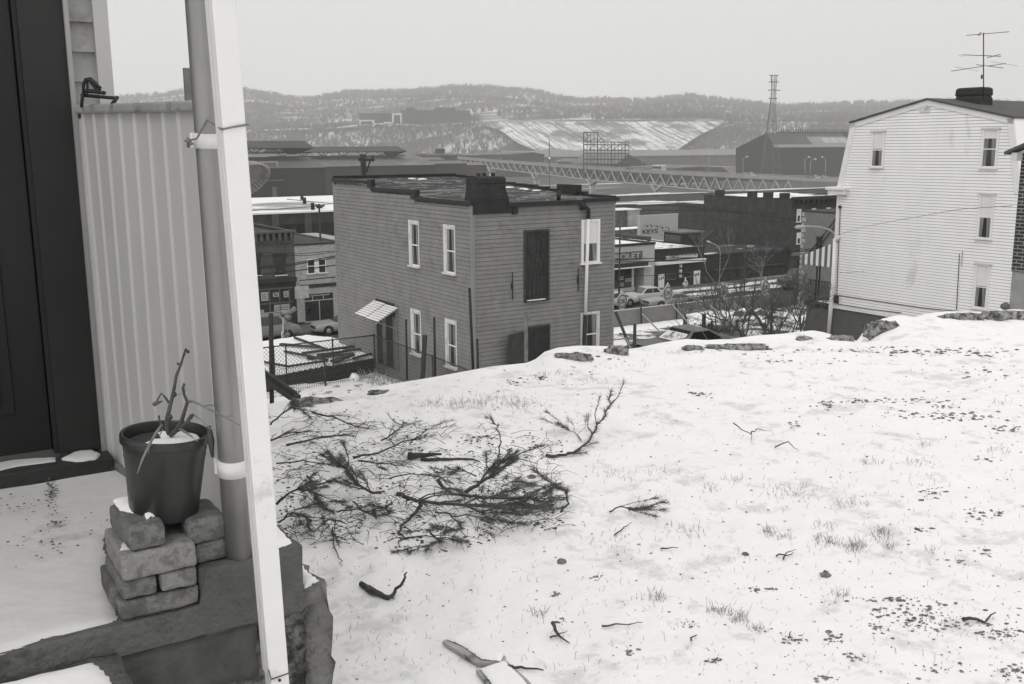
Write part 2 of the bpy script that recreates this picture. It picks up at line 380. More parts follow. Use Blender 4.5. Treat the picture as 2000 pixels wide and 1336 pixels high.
a0 = a0+Z*.016; a1 = a1+Z*.016; c_.prism([a0, a0+U*.04, a0+U*.04+Z*.026, a0+Z*.026], a1-a0); bevel(c_.build('cap_rail', mat('cap_metal', .36, .2, 6, .5, dirt=.2, dsc=8, dcol=.12), scr), .006)
MB().gbox(uA-.01, uA+.014, VW-.045, VW-.02, ZF+.01, zt-.012).build('edge_strip', TRIM, scr)
kb = MB(); kb.bar(G(uA+.01, VW-.03, ZF+.012), G(uB+.02, vB, ZF+.012), .05, .03); kb.build('bottom_rail', mat('rail_dirty', .16, .4, 8, .9), scr)
# stake behind the screen
q = at(364, 190, 2.75); stt = MB(); stt.bar(np.array([q[0], q[1], -1.5]), at(364.5, 133, 2.75), .018, .012)
tag(stt.build('wooden_stake', mat('grey_stake', .17, .3, 8, .9), base=(q[0], q[1], -1.5)), 'short grey wooden stake poking up behind the wind screen cap', 'stake')
# iron bracket on the wall
q0 = G(uA-.02, VW-.06, 0)
def pw(x, y, Y=2.93): return at(x, y, Y)
br = MB()
br.tube([pw(159, 210), pw(161, 190), pw(163, 183)], .0045, 8)
br.tube([pw(160, 186, 2.95), pw(195, 189, 2.9), pw(229, 192, 2.86)], .0052, 8)
br.tube([pw(229, 190, 2.86), pw(224, 197, 2.84), pw(219, 203, 2.83)], .0055, 8)
br.tube([pw(163, 185), pw(163, 165), pw(168, 156), pw(176, 155), pw(186, 163), pw(195, 172)], [.004, .0045, .006, .0075, .006, .004], 8)
br.tube([pw(170, 157), pw(171, 172), pw(169, 183)], .0035, 6); br.tube([pw(176, 158), pw(182, 166), pw(190, 176), pw(197, 174)], .0045, 6)
br.tube([pw(165, 178), pw(185, 178), pw(204, 183)], [.006, .007, .004], 8); br.tube([pw(200, 180), pw(206, 182)], .005, 8); br.tube([pw(194, 172), pw(197, 169)], .004, 6)
tag(br.build('iron_bracket', IRON, base=G(uA, VW, ZF+1.1)), 'black wrought iron bracket on the clapboards above the wind screen', 'bracket')
# round post standing on the curb
pb = atz(468, 1084, ZC); pt = at(394, 0, pb[1]-.12)
pr = 25.5/F*2.45
postt = thing('round_porch_post', 'weathered round metal porch post standing on the curb', 'post', pb)
p_ = MB(); p_.tube([pb+(pt-pb)*f_ for f_ in (0, .3, .6, 1, 1.4)], pr, 28); p_.build('shaft', mat('post_paint', .30, .22, 4, .42, metal=.6, dirt=.10, dsc=9, dcol=.28, bump=.0008, bsc=60, stretch=(1, 1, .25)), postt)
def onp(y):
    for k in range(300):
        q = pb+(pt-pb)*(k/290.)
        if proj(q)[1] < y: return q
for (y0, y1) in ((291, 259), (926, 896)):
    qa, qb = onp(y0), onp(y1); s2 = MB(); s2.tube([qa, qb], pr+.0035, 28)
    s2.box(qa, (-pr-.010, -.004, 0), (0, .006, qb[2]-qa[2]), (np.array([1., 0, 0]), np.array([0, 1., 0]), Z))
    s2.build('strap', mat('strap_white', .72, .06, 10, .5, dirt=.2, dsc=12, dcol=.45), postt)
# leaning white downspout in front of the post
db = at(538, 1312, VF*1.0+.0); db = at(538, 1312, 2.04); dt = at(430, 0, 1.86)
dsp = thing('white_downspout', 'square white metal downspout wired loosely in front of the round post', 'downspout', at(538, 1345, 2.05))
ax_t = (dt-db)/np.linalg.norm(dt-db); e1 = U-ax_t*(U @ ax_t); e1 /= np.linalg.norm(e1); e2 = np.cross(ax_t, e1)
DS = mat('downspout_paint', .80, .05, 4, .38, dirt=.12, dsc=9, dcol=.62, bump=.0006, bsc=30)
def duct(o, L, w0, w1, d0, d1, ax_, name, par, mt):
    mb = MB(); e1_, e2_, a_ = ax_
    vs = []
    for (k_, w_, dd) in ((0, w0, d0), (L, w1, d1)):
        for (sx, sy) in ((-1, -1), (1, -1), (1, 1), (-1, 1)): vs.append(o+a_*k_+e1_*sx*w_/2+e2_*(sy*dd/2))
    mb.add(vs, [(0, 1, 5, 4), (1, 2, 6, 5), (2, 3, 7, 6), (3, 0, 4, 7), (3, 2, 1, 0), (4, 5, 6, 7)])
    return bevel(mb.build(name, mt, par), .0035, 3)
Ld = np.linalg.norm(dt-db)
duct(db, Ld*1.45, .0445, .0425, .05, .05, (e1, e2, ax_t), 'upper_length', dsp, DS)
duct(db-ax_t*.16-Z*0.0+e1*.002, .168, .0405, .0415, .047, .047, (e1, e2, ax_t), 'lower_length', dsp, DS)
# rib line pressed into the side face
rbm = MB(); rbm.bar(db-e1*.0225-e2*.004+ax_t*.01, dt-e1*.0217-e2*.004+ax_t*.3, .0016, .0016); rbm.build('seam', TRIM, dsp)
j_ = MB(); j_.tube([db-e1*.0228-e2*.026+ax_t*.03, db-e1*.019-e2*.0265+ax_t*.004, db+e1*.0225-e2*.0265+ax_t*.004], .0012, 6); j_.build('joint_crack', IRON, dsp)
MB().lathe(db-e2*.0255+ax_t*.0-ax_t*.006, [(0, .003), (.003, .0025), (.0035, 0)], 10, 0, -e2).build('rivet', IRON, dsp)
# tie wire
yw = 243
kk = [db+ax_t*(Ld*f_) for f_ in (.815,)][0]
for f_ in np.linspace(.6, 1, 200):
    if proj(db+ax_t*(Ld*f_))[1] < 246: kk = db+ax_t*(Ld*f_); break
st_ = onp(276)
wr = MB(); wr.tube([st_-np.array([pr+.012, .03, 0]), st_+np.array([-pr*.5, -pr-.012, .004]), st_+np.array([pr*.3, -pr-.02, .04]), kk-e1*.0245-e2*.027-Z*.004, kk-e2*.0285, kk+e1*.0245-e2*.027+Z*.002, kk+e1*.0245+e2*.025], .0022, 6)
wr.tube([st_-np.array([pr+.006, .03, .012]), st_-np.array([pr+.004, .036, -.004]), st_-np.array([pr-.004, .034, .008])], .004, 6)
tag(wr.build('tie_wire', mat('wire_grey', .2, .2, 20, .5), base=st_), 'bent tie wire looped around the white downspout and hooked to the post strap', 'wire')
# ---- bricks stacked in the gap of the porch edge
BR = [mat('brick_a', .165, .3, 18, .9, bump=.006, bsc=110, dirt=.34, dsc=22, dcol=.10, coord='obj'), mat('brick_b', .25, .3, 18, .9, bump=.006, bsc=110, dirt=.3, dsc=18, dcol=.14, coord='obj'), mat('brick_c', .11, .3, 18, .9, bump=.006, bsc=110, dirt=.3, dsc=22, dcol=.19, coord='obj')]
def mkbrick(x0, x1, yb, yt, v, dep, mi, label, rz=0, seed=0, g='loose bricks stacked on the porch corner'):
    a_ = hv(x0, yb, v); c_ = hv(x1, yb, v); zb = (a_[2]); 
    return a_ @ U, c_ @ U
def brk(u0, u1, v0, v1, z0, z1, mi, label, seed, rz=0, tilt=0):
    mb = gridbox(-(u1-u0)/2, (u1-u0)/2, -(v1-v0)/2, (v1-v0)/2, 0, z1-z0, .014, .0014, seed)
    c = G((u0+u1)/2, (v0+v1)/2, z0)
    o = mb.build('brick', BR[mi]); o.location = tuple(c); o.rotation_euler = (tilt, 0, rz)
    md = o.modifiers.new('s', 'SMOOTH'); md.iterations = 2; md.factor = .6; m3 = o.modifiers.new('sub', 'SUBSURF'); m3.levels = m3.render_levels = 2; tx = bpy.data.textures.new('grit', 'CLOUDS'); tx.noise_scale = .022; tx.noise_depth = 4; m4 = o.modifiers.new('d', 'DISPLACE'); m4.texture = tx; m4.strength = .0045; m4.texture_coords = 'LOCAL'
    return tag(o, label, 'brick', 'loose bricks stacked at the porch corner')
zb1 = hv(235, 1216, VF-.01)[2]
vb = VF-.012
h1 = hv(250, 1172, vb)[2]-zb1
k1 = hv(237, 1214, vb) @ U; k2 = hv(391, 1178, vb) @ U
z1 = zb1+.044
brk(k1, k2, vb, vb+.095, zb1, z1, 2, 'long dark brick at the very bottom of the stack, half set in the slab edge', 1)
z1b = z1+.046
ka, kb2, kc = hv(237, 1150, vb) @ U, hv(311, 1138, vb) @ U, hv(386, 1120, vb) @ U
brk(ka, kb2-.003, vb+.002, vb+.19, z1+.001, z1b, 0, 'brown half brick on the left of the second course, under the long pale brick', 2)
brk(kb2+.003, kc, vb-.002, vb+.19, z1+.001, z1b, 1, 'pale half brick on the right of the second course, chipped at its left end', 3)
z2 = z1b+.062
kd, ke = hv(236, 1105, vb) @ U, hv(383, 1075, vb) @ U
brk(kd, ke, vb-.008, vb+.19, z1b+.001, z2, 1, 'long pale rounded brick spanning the two half bricks, snow lump at its left end', 4, .0)
kf, kg = hv(248, 1060, vb) @ U, hv(322, 1045, vb) @ U
br5 = brk(kf, kg, vb-.004, vb+.185, z2+.001, z2+.056, 0, 'brick lying lengthwise on top of the stack, half covered in snow', 5, .03)
for o_ in [x for x in bpy.data.objects if x.name.startswith('brick')]: pass
kh, ki = hv(381, 1100, vb+.03) @ U, hv(447, 1086, vb+.03) @ U
brk(kh+.002, ki, vb+.03, vb+.17, ZC+.001, ZC+.052, 0, 'lower brick of the pair standing on the curb beside the round post', 6)
kj, kl = hv(366, 1045, vb+.02) @ U, hv(443, 1030, vb+.02) @ U
brk(kj, kl, vb+.022, vb+.16, ZC+.053, ZC+.112, 0, 'upper brick of the pair on the curb, holding the right side of the flower pot', 7)
kq = hv(212, 1170, vb+.03) @ U
brk(kq+.012, kq+.034, vb+.05, vb+.20, zb1+.004, zb1+.062, 2, 'narrow dark brick standing on edge behind the left side of the stack', 8)
for o_ in [x for x in bpy.data.objects if x.name.startswith('brick') and abs(x.rotation_euler[2]) < .01]: pass
# bricks are modelled along the porch front already (gridbox works in U,V axes)
sn = [G(a_, c_, 0) for a_, c_ in ((kf+.01, vb+.19), (kf+.06, vb+.2), (kg-.0, vb+.12), (kg+.005, vb+.05), (kg-.03, vb+.03), (kf+.05, vb+.06), (kf+.012, vb+.12))]
tag(snowsheet('brick_snow', sn, z2+.060, .004, 4, .012, None, SNOW, .008, base=G(kf, vb, z2+.05)), 'small cap of snow on the top brick under the pot', 'snow')
sn = [G(a_, c_, 0) for a_, c_ in ((kd+.005, vb+.03), (kd+.035, vb+.01), (kd+.042, vb+.04), (kd+.02, vb+.07))]
tag(snowsheet('brick_snow', sn, z2+.002, .002, 4, .012, None, PSNOW, .006, base=G(kd, vb, z2)), 'small lump of snow on the left end of the long pale brick', 'snow')
# ---- flower pot
zp = z2+.058
pc_b = atz(322, 1000, zp-.004); 
POT = mat('pot_plastic', .028, .15, 6, .38, spec=.5, coord='obj')
pc = at(324, 930, pc_b[1]); 
base = G((kg+kj)/2-.008, vb+.115, zp)
dpt = base @ FW
rb_ = 64/F*dpt; 
def ppx(y): return at(327, y, base[1])[2]
zr = ppx(862)
rt_ = 83/F*(base @ FW)
bx_ = at(321, 1003, base[1]+.0); base = np.array([bx_[0], bx_[1], bx_[2]]); zp = base[2]; zr = ppx(843)
pot = thing('flower_pot', 'black plastic flower pot balanced across the stacked bricks', 'flower pot', base)
H = zr-zp
b = MB(); b.lathe(base, [(0, .0), (rb_*.93, 0), (rb_, .006), (rt_*.90, H*.72), (rt_*.915, H*.73), (rt_*.915, H*.80), (rt_*.93, H*.81), (rt_*.94, H*.90)], 48); b.build('pot_body', POT, pot)
b = MB(); b.lathe(base, [(rt_*.94, H*.90), (rt_*.995, H*.90), (rt_, H*.91), (rt_, H*.985), (rt_*.985, H), (rt_*.93, H), (rt_*.915, H*.985), (rt_*.90, H*.86)], 48); b.build('rim', POT, pot)
b = MB(); prof = [(0, H*.9), (rt_*.5, H*.905), (rt_*.8, H*.89), (rt_*.91, H*.86)]; b.lathe(base, prof, 40); b.build('potting_soil', mat('soil', .05, .5, 30, .95, bump=.004, bsc=60), pot)
sn = [base+np.array([math.cos(a_)*rt_*r_, math.sin(a_)*rt_*r_, 0]) for a_, r_ in ((-2.9, .25), (-2.3, .6), (-1.6, .8), (-.8, .84), (0, .85), (.8, .84), (1.5, .8), (2.2, .6), (2.9, .1))]
snowsheet('pot_snow', sn, base[2]+H*.905, .004, 5, .012, pot, SNOW, .006)
pot.rotation_euler = (0, .085, 0)
# bare canes
cane = thing('bare_rose_plant', 'leafless pruned rose with knobbly canes growing in the black pot', 'plant', base+Z*H*.9)
CM = mat('cane_bark', .085, .4, 30, .8, bump=.002, bsc=120); CL = mat('cane_pale', .2, .3, 20, .8)
Yp = base[1]
def cp(x, y, dy=0): return at(x, y, Yp+dy)
b = MB()
class _T(MB):
    def tube(s, pts, r, n=6, **k): return MB.tube(s, pts, [x*.7 for x in r] if hasattr(r, '__len__') else r*.7, n, **k)
b = _T()
def knob(p, r): b.lathe(p-Z*r, [(0.001, 0), (r*.8, r*.4), (r, r), (r*.7, r*1.7), (.001, 2*r)], 7)
b.tube([cp(332, 848), cp(326, 836), cp(327, 815), cp(333, 790), cp(340, 760), cp(344, 735), cp(354, 710), cp(359, 692), cp(363, 682)], [.009, .0085, .007, .0062, .005, .0048, .004, .0035, .003], 8)
b.tube([cp(330, 787), cp(322, 775), cp(315, 768), cp(308, 780), cp(304, 788)], [.004, .0035, .003, .0028, .0025], 7)
b.tube([cp(302, 790), cp(310, 786), cp(317, 783)], [.006, .005, .002], 7)
b.tube([cp(332, 850), cp(345, 840), cp(354, 825), cp(360, 805), cp(366, 785), cp(360, 772), cp(357, 758), cp(359, 748)], [.01, .0085, .007, .006, .0055, .0042, .004, .002], 8)
b.tube([cp(348, 840, -.01), cp(362, 828, -.03), cp(374, 812, -.04)], [.007, .006, .007], 7); b.tube([cp(374, 812, -.04), cp(378, 808, -.04)], [.006, .002], 6)
b.tube([cp(318, 835), cp(312, 822, .01), cp(310, 812, .02)], [.004, .003, .003], 6)
for x, y, r in ((363, 684, .004), (367, 687, .004), (360, 692, .003), (349, 711, .003), (343, 738, .003), (302, 789, .005), (340, 770, .006), (360, 752, .003), (331, 815, .0075)): knob(cp(x, y), r)
b.tube([cp(349, 708), cp(346, 709), cp(346, 713)], .0012, 5); b.tube([cp(360, 756), cp(363, 762), cp(360, 766)], .001, 5); b.tube([cp(336, 779), cp(345, 773), cp(356, 768)], .0006, 4)
b.build('dark_cane', CM, cane)
b = _T()
b.tube([cp(368, 784), cp(378, 784, -.02), cp(397, 794, -.05), cp(420, 805, -.09), cp(445, 818, -.13), cp(468, 830, -.16)], [.0045, .004, .0033, .0028, .0022, .0012], 7)
b.tube([cp(397, 793, -.05), cp(410, 791, -.05), cp(428, 793, -.04)], [.002, .0025, .0012], 6)
b.tube([cp(440, 815, -.12), cp(450, 812, -.12), cp(452, 811, -.11)], [.001, .002, .001], 5)
b.tube([cp(316, 830, -.06), cp(305, 845, -.09), cp(292, 868, -.11), cp(279, 895, -.12), cp(268, 925, -.13)], [.004, .0045, .0042, .0035, .0018], 7)
b.tube([cp(318, 838, -.07), cp(311, 852, -.08)], .002, 5); b.tube([cp(291, 872, -.11), cp(290, 886, -.11)], .002, 5)
b.tube([cp(352, 838, -.03), cp(368, 848, -.06), cp(386, 862, -.09)], [.005, .004, .0012], 6); b.tube([cp(378, 810, -.03), cp(392, 820, -.05), cp(412, 838, -.05), cp(428, 843, -.05)], [.0022, .0018, .0014, .001], 5)
b.build('pale_cane', CL, cane)
b = MB(); b.tube([cp(408, 832, -.02), cp(412, 860, -.02), cp(415, 893, -.02)], [.004, .008, .003], 6); b.build('dead_leaf', CM, cane)
# ribbed reflector shade hanging beyond the post
shd = MB(); ctr = at(472, 350, 3.6); axd = np.array([.62, -.35, -.70]); axd /= np.linalg.norm(axd)
R_ = 62/F*3.6
apex = ctr-axd*.06
nseg = 40; vs = []; fs = []
e_ = np.cross(axd, Z); e_ /= np.linalg.norm(e_); g_ = np.cross(axd, e_)
pf = [(.012, 0), (R_*.45, .018), (R_*.85, .05), (R_, .075)]
for (r_, h_) in pf:
    for j in range(nseg*2):
        a_ = math.pi*j/nseg; rr = r_*(1+(.035 if j % 2 else -.035)*(r_ > .02)); vs.append(apex+axd*h_+rr*(math.cos(a_)*e_+math.sin(a_)*g_*.8))
N2 = nseg*2
for i in range(3):
    for j in range(N2): fs.append((i*N2+j, i*N2+(j+1) % N2, (i+1)*N2+(j+1) % N2, (i+1)*N2+j))
shd.add(vs, fs); o_ = shd.build('ribbed_metal_shade', mat('shade_metal', .32, .3, 8, .5), base=apex); sm_ = o_.modifiers.new('s', 'SOLIDIFY'); sm_.thickness = .003
tag(o_, 'ribbed metal lamp shade hanging behind the white downspout, only its rim showing', 'lamp shade')
# ================================================================ snowy yard and the drop beyond it
from mathutils import noise as NZ
EDGE = [(400, 806), (510, 792), (560, 783), (620, 773), (700, 762), (760, 751), (840, 738), (900, 727), (960, 716), (1030, 709), (1050, 700), (1062, 688), (1090, 679), (1130, 675), (1180, 676), (1200, 678), (1226, 682), (1250, 679), (1290, 670), (1340, 662), (1380, 664), (1430, 662), (1480, 655), (1530, 652), (1590, 645), (1610, 649), (1640, 658), (1662, 668), (1680, 667), (1700, 640), (1712, 634), (1730, 622), (1760, 615), (1790, 620), (1815, 612), (1850, 608), (1930, 609), (1980, 604), (2000, 605), (2200, 600)]
def ye(x): return 6.0+max(0, min(1, (x-480)/1600))*3.0
EP = np.array([at(x, y, ye(x)) for x, y in EDGE])
def gz0(X, Y): return -1.5+.018*NZ.noise(Vector((X*1.3, Y*1.3, .3)))+.030*NZ.noise(Vector((X*.5, Y*.5, 4)))+.012*NZ.noise(Vector((X*5, Y*5, 2)))+.006*NZ.noise(Vector((X*13, Y*13, 7)))
def yardz(X, Y):
    k = X/max(Y, .1)                                                  # follow the crest along the line of X
    e_i = np.interp(X, EP[:, 0], EP[:, 1]); z_e = np.interp(X, EP[:, 0], EP[:, 2])
    g0 = gz0(X, Y); dd = e_i-Y
    if dd >= 0:
        wd = .16+.10*(z_e+1.42)
        return g0+(z_e-gz0(X, e_i))*math.exp(-(dd/max(.15, wd*3.0))**1.5)+.006*NZ.noise(Vector((X*9, Y*9, 1)))
    d_ = -dd
    zz = z_e-.02*(d_/.1) if d_ < .1 else z_e-.02-(d_-.1)*1.5
    return max(zz, -8.4)
xs = np.concatenate([np.arange(-4.5, -2, .1), np.arange(-2, 6.6, .035), np.arange(6.6, 9, .1)])
ys = np.concatenate([np.arange(-1.5, 1.6, .15), np.arange(1.6, 5.4, .045), np.arange(5.4, 9.3, .028), np.arange(9.3, 14, .2)])
b = MB(); vs = [(x, y, yardz(x, y)) for y in ys for x in xs]; nx = len(xs)
fs = [(j*nx+i, j*nx+i+1, (j+1)*nx+i+1, (j+1)*nx+i) for j in range(len(ys)-1) for i in range(nx-1)]
b.add(vs, fs, 0, True)
YS = mat('yard_snow_material', .89, .02, 3, .9, bump=.010, bsc=13, spec=.15, dirt=.24, dsc=5, dcol=.70)
tag(b.build('snowy_yard', YS), kind='structure')
def onyard(px, py, dz=0):
    """where the line of sight through a photo point meets the yard"""
    d = ray(px, py); d = d/d[1]
    Y = min(max(1.2, -1.42/min(d[2], -.1)-1.6), 6.5)
    while Y < 12:
        P = d*Y
        if P[2] < yardz(P[0], P[1])+dz: break
        Y += .12
    a, b_ = Y-.12, Y
    for k in range(7):
        m__ = (a+b_)/2; P = d*m__
        if P[2] < yardz(P[0], P[1])+dz: b_ = m__
        else: a = m__
    return d*b_
# weathered stones showing through along the crest
STN = mat('weathered_stone', .30, .6, 26, .95, bump=.012, bsc=45, dirt=.42, dsc=22, dcol=.07)
def stone(x0, y0, x1, y1, label, seed, g='weathered stones along the edge of the yard', sq=1.0):
    cx, cy = (x0+x1)/2, (y0+y1)/2; c = onyard(cx, cy+1)+np.array([0, .02, 0]); k = (c @ FW)/F; rx = (x1-x0)/2*k; rz = (y1-y0)/2*k*1.0
    mb = MB(); n1, n2 = 26, 14; vs = []; fs = []
    for i in range(n2+1):
        th_ = math.pi*i/n2
        for j in range(n1):
            ph = 2*math.pi*j/n1; d = np.array([math.sin(th_)*math.cos(ph), math.sin(th_)*math.sin(ph), math.cos(th_)])
            d = np.sign(d)*np.abs(d)**.75
            n_ = 1+.30*NZ.noise(Vector(tuple(d*2.2))+Vector((seed, 0, 0)))+.22*NZ.noise(Vector(tuple(d*6))+Vector((seed, 3, 0)))+.12*NZ.noise(Vector(tuple(d*15))+Vector((seed, 3, 0)))
            vs.append(c+np.array([d[0]*rx, d[1]*max(.05, rz*.8), d[2]*rz])*n_)
    for i in range(n2):
        for j in range(n1): fs.append((i*n1+j, i*n1+(j+1) % n1, (i+1)*n1+(j+1) % n1, (i+1)*n1+j))
    mb.add(vs, fs, 0, True)
    return tag(mb.build('stone', STN, base=c), label, 'stone', g)
for i, (q, l) in enumerate([((566, 778, 664, 796), 'long low pitted stone in the snow edge nearest the porch'), ((718, 763, 762, 773), 'small flat stone at the snow edge left of the grey house corner'),
    ((1082, 690, 1156, 708), 'broad stone under the snow hump in front of the grey house downspout'), ((1180, 677, 1226, 703), 'blunt end stone of the snow hump at the right corner of the grey house'),
    ((1332, 675, 1374, 689), 'short rounded stone under the crest below the dark parked car'), ((1376, 672, 1505, 690), 'long row of pitted stone under the crest in the middle'),
    ((1558, 657, 1586, 669), 'small crumbling stone on the crest below the striped awning'), ((1618, 655, 1668, 674), 'dark crumbling stone where the crest dips beside the white downspout'),
    ((1690, 628, 1760, 664), 'dark tangled stone mound at the foot of the white house'), ((1838, 611, 1925, 632), 'long dark stone below the lowest window of the white house'), ((1915, 606, 2040, 636), 'jagged stone at the right edge below the brick house')]):
    stone(*q, l, i*3.1)
# ---- debris on the snow
DK = mat('leaf_dark', .18, .85, 45, .9); DG = mat('grass_dry', .30, .4, 9, .9); BARK = mat('bark', .07, .5, 25, .9, bump=.002, bsc=90); NEED = mat('pine_needles', .12, .4, 8, .8)
rnd = random.Random(11)
def flake(b, P, s, r_):
    a = r_.uniform(0, 6.28); n = r_.choice((4, 5, 6)); vs = []
    for i in range(n):
        g_ = a+6.28*i/n; rr = s*r_.uniform(.45, 1.1)
        vs.append(P+np.array([math.cos(g_)*rr*1.25, math.sin(g_)*rr*.9, r_.uniform(.0, .22)*s+.001]))
    vs.append(P+np.array([0, 0, s*.5*r_.random()+.003]))
    b.add(vs, [(i, (i+1) % n, n) for i in range(n)])
b = MB()
clusters = [(1610, 792, 16, 7, 20), (1680, 785, 45, 3, 26), (1790, 783, 50, 4, 26), (1875, 813, 45, 8, 60), (1840, 795, 25, 3, 14), (1760, 812, 40, 7, 18), (1552, 830, 14, 3, 8), (1960, 838, 30, 8, 22), (1815, 965, 20, 14, 24), (1920, 1005, 26, 12, 22), (1800, 1035, 12, 4, 8), (1925, 1080, 14, 9, 16), (1870, 1095, 22, 6, 10), (1800, 1205, 55, 22, 110), (1900, 1215, 60, 10, 40), (1955, 1238, 40, 9, 50), (1720, 1195, 20, 6, 14), (1715, 1225, 14, 14, 14), (1553, 1250, 14, 8, 20), (1630, 1248, 14, 8, 26), (1348, 1220, 14, 6, 16), (1230, 1275, 10, 5, 12), (1400, 1290, 14, 6, 18), (1610, 1325, 12, 5, 14), (1975, 1312, 22, 12, 40), (1668, 1284, 14, 6, 14), (1840, 1308, 40, 12, 20), (1095, 1215, 14, 6, 8), (1085, 1163, 12, 4, 8), (1170, 1128, 12, 4, 8), (1370, 770, 16, 4, 18), (1475, 1152, 8, 5, 10), (1510, 1152, 12, 3, 8), (1735, 1170, 40, 5, 26), (1056, 735, 10, 5, 12), (1000, 745, 14, 8, 12), (1930, 897, 20, 4, 8), (1700, 685, 160, 6, 60), (1850, 690, 120, 6, 70), (1930, 728, 60, 10, 18), (1560, 708, 90, 4, 14), (1480, 690, 100, 8, 12), (1180, 696, 30, 8, 6)]
for cx, cy, sx, sy, n in clusters:
    for i in range(int(n*1.5)):
        x, y = rnd.gauss(cx, sx*.75), rnd.gauss(cy, sy*.7)
        P = onyard(x, y); k = (P @ FW)/F
        flake(b, P, k*rnd.choice((1.0, 1.5, 2.2, 3.2, 5.5)), rnd)
for i in range(700):
    x = rnd.uniform(560, 2000); y = 700+640*rnd.random()**1.3
    P = onyard(x, y)
    if P[1] > 8.0: continue
    flake(b, P, (P @ FW)/F*rnd.uniform(.8, 3.4), rnd)
tag(b.build('dead_leaves', DK), 'scattered dead leaves and crumbs of soil on the snow', 'leaves', kind='stuff')
pd_ = MB(); r9 = random.Random(5)
for (cx, cy, sx, sy, n_) in ((100, 965, 9, 26, 90), (106, 1022, 12, 4, 16), (20, 985, 60, 20, 26), (236, 912, 14, 6, 22), (110, 1060, 90, 50, 40)):
    for i in range(n_): flake(pd_, atz(r9.gauss(cx, sx*.6), r9.gauss(cy, sy*.6), ZF+.017), r9.uniform(.0015, .006), r9)
tag(pd_.build('porch_dirt', mat('porch_dirt_mat', .10, .6, 30, .95)), 'smear of dirt and crumbs on the porch floor before the door sill', 'dirt', kind='stuff')
def blade(b, P, L, r_, w_=.0012, lean=.7):
    a = r_.uniform(0, 6.28); l_ = r_.uniform(.1, lean); d = np.array([math.cos(a)*l_, math.sin(a)*l_, 1]); d /= np.linalg.norm(d)
    sd_ = np.array([w_, 0, 0]); m_ = P+d*L*.55; e = P+d*L*.8+np.array([math.cos(a), math.sin(a), -.4])*L*.35*r_.random()
    b.add([P-sd_, P+sd_, m_+sd_*.8, m_-sd_*.8, e], [(0, 1, 2, 3), (3, 2, 4)])
b = MB()
tufts = [(1010, 790, 60, 12, 80), (900, 790, 60, 10, 70), (840, 790, 30, 8, 30), (970, 780, 60, 10, 40), (1080, 730, 40, 6, 20), (1130, 700, 20, 6, 14), (1500, 1040, 16, 10, 22), (1530, 1050, 20, 8, 14), (1610, 1060, 40, 12, 40), (1670, 1070, 26, 12, 60), (1720, 1045, 22, 14, 34), (1615, 1030, 30, 10, 14), (1740, 1068, 20, 8, 12), (1340, 1040, 40, 14, 26), (1390, 955, 20, 10, 12), (1430, 940, 30, 10, 14), (1550, 965, 60, 20, 44), (1660, 985, 40, 14, 24), (1700, 905, 30, 10, 18), (1790, 905, 40, 8, 18), (1280, 1170, 22, 10, 22), (1400, 1195, 26, 10, 26), (1440, 1210, 24, 14, 34), (1480, 1230, 20, 6, 14), (1050, 1200, 20, 10, 14), (1640, 1165, 20, 6, 12), (1805, 870, 16, 5, 12), (1950, 880, 30, 14, 16), (1820, 1075, 12, 8, 8), (1200, 930, 60, 10, 20), (1290, 920, 40, 10, 10), (1145, 815, 18, 8, 8), (1200, 1060, 60, 20, 14), (1800, 940, 60, 20, 10), (1340, 690, 60, 4, 18), (1240, 715, 60, 5, 12), (1150, 745, 80, 10, 30), (1960, 790, 30, 5, 12)]
for cx, cy, sx, sy, n in tufts:
    for i in range(int(n*1.9)):
        P = onyard(rnd.gauss(cx, sx*.5), rnd.gauss(cy, sy*.5))
        if P[1] < 8.5: blade(b, P-Z*.005, rnd.uniform(.018, .062), rnd, .0010, 1.3)
for i in range(1500):
    P = onyard(rnd.uniform(600, 2000), 720+600*rnd.random())
    if P[1] < 8: blade(b, P-Z*.005, rnd.uniform(.015, .045), rnd, .0008, 1.2)
tag(b.build('dry_grass', DG), 'thin dry grass blades poking through the snow', 'grass', kind='stuff')
def needles(b, P, d, n, L, r_, w_=.0009):
    for i in range(n):
        q = np.array([r_.gauss(0, 1), r_.gauss(0, 1), r_.gauss(0, .7)]); q = d*1.1+q*.55; q /= np.linalg.norm(q)
        s_ = np.cross(q, np.array([.2, -.9, .3])); s_ = s_/np.linalg.norm(s_)*w_; e = P+q*L*r_.uniform(.6, 1.1)
        b.add([P-s_, P+s_, e], [(0, 1, 2)])
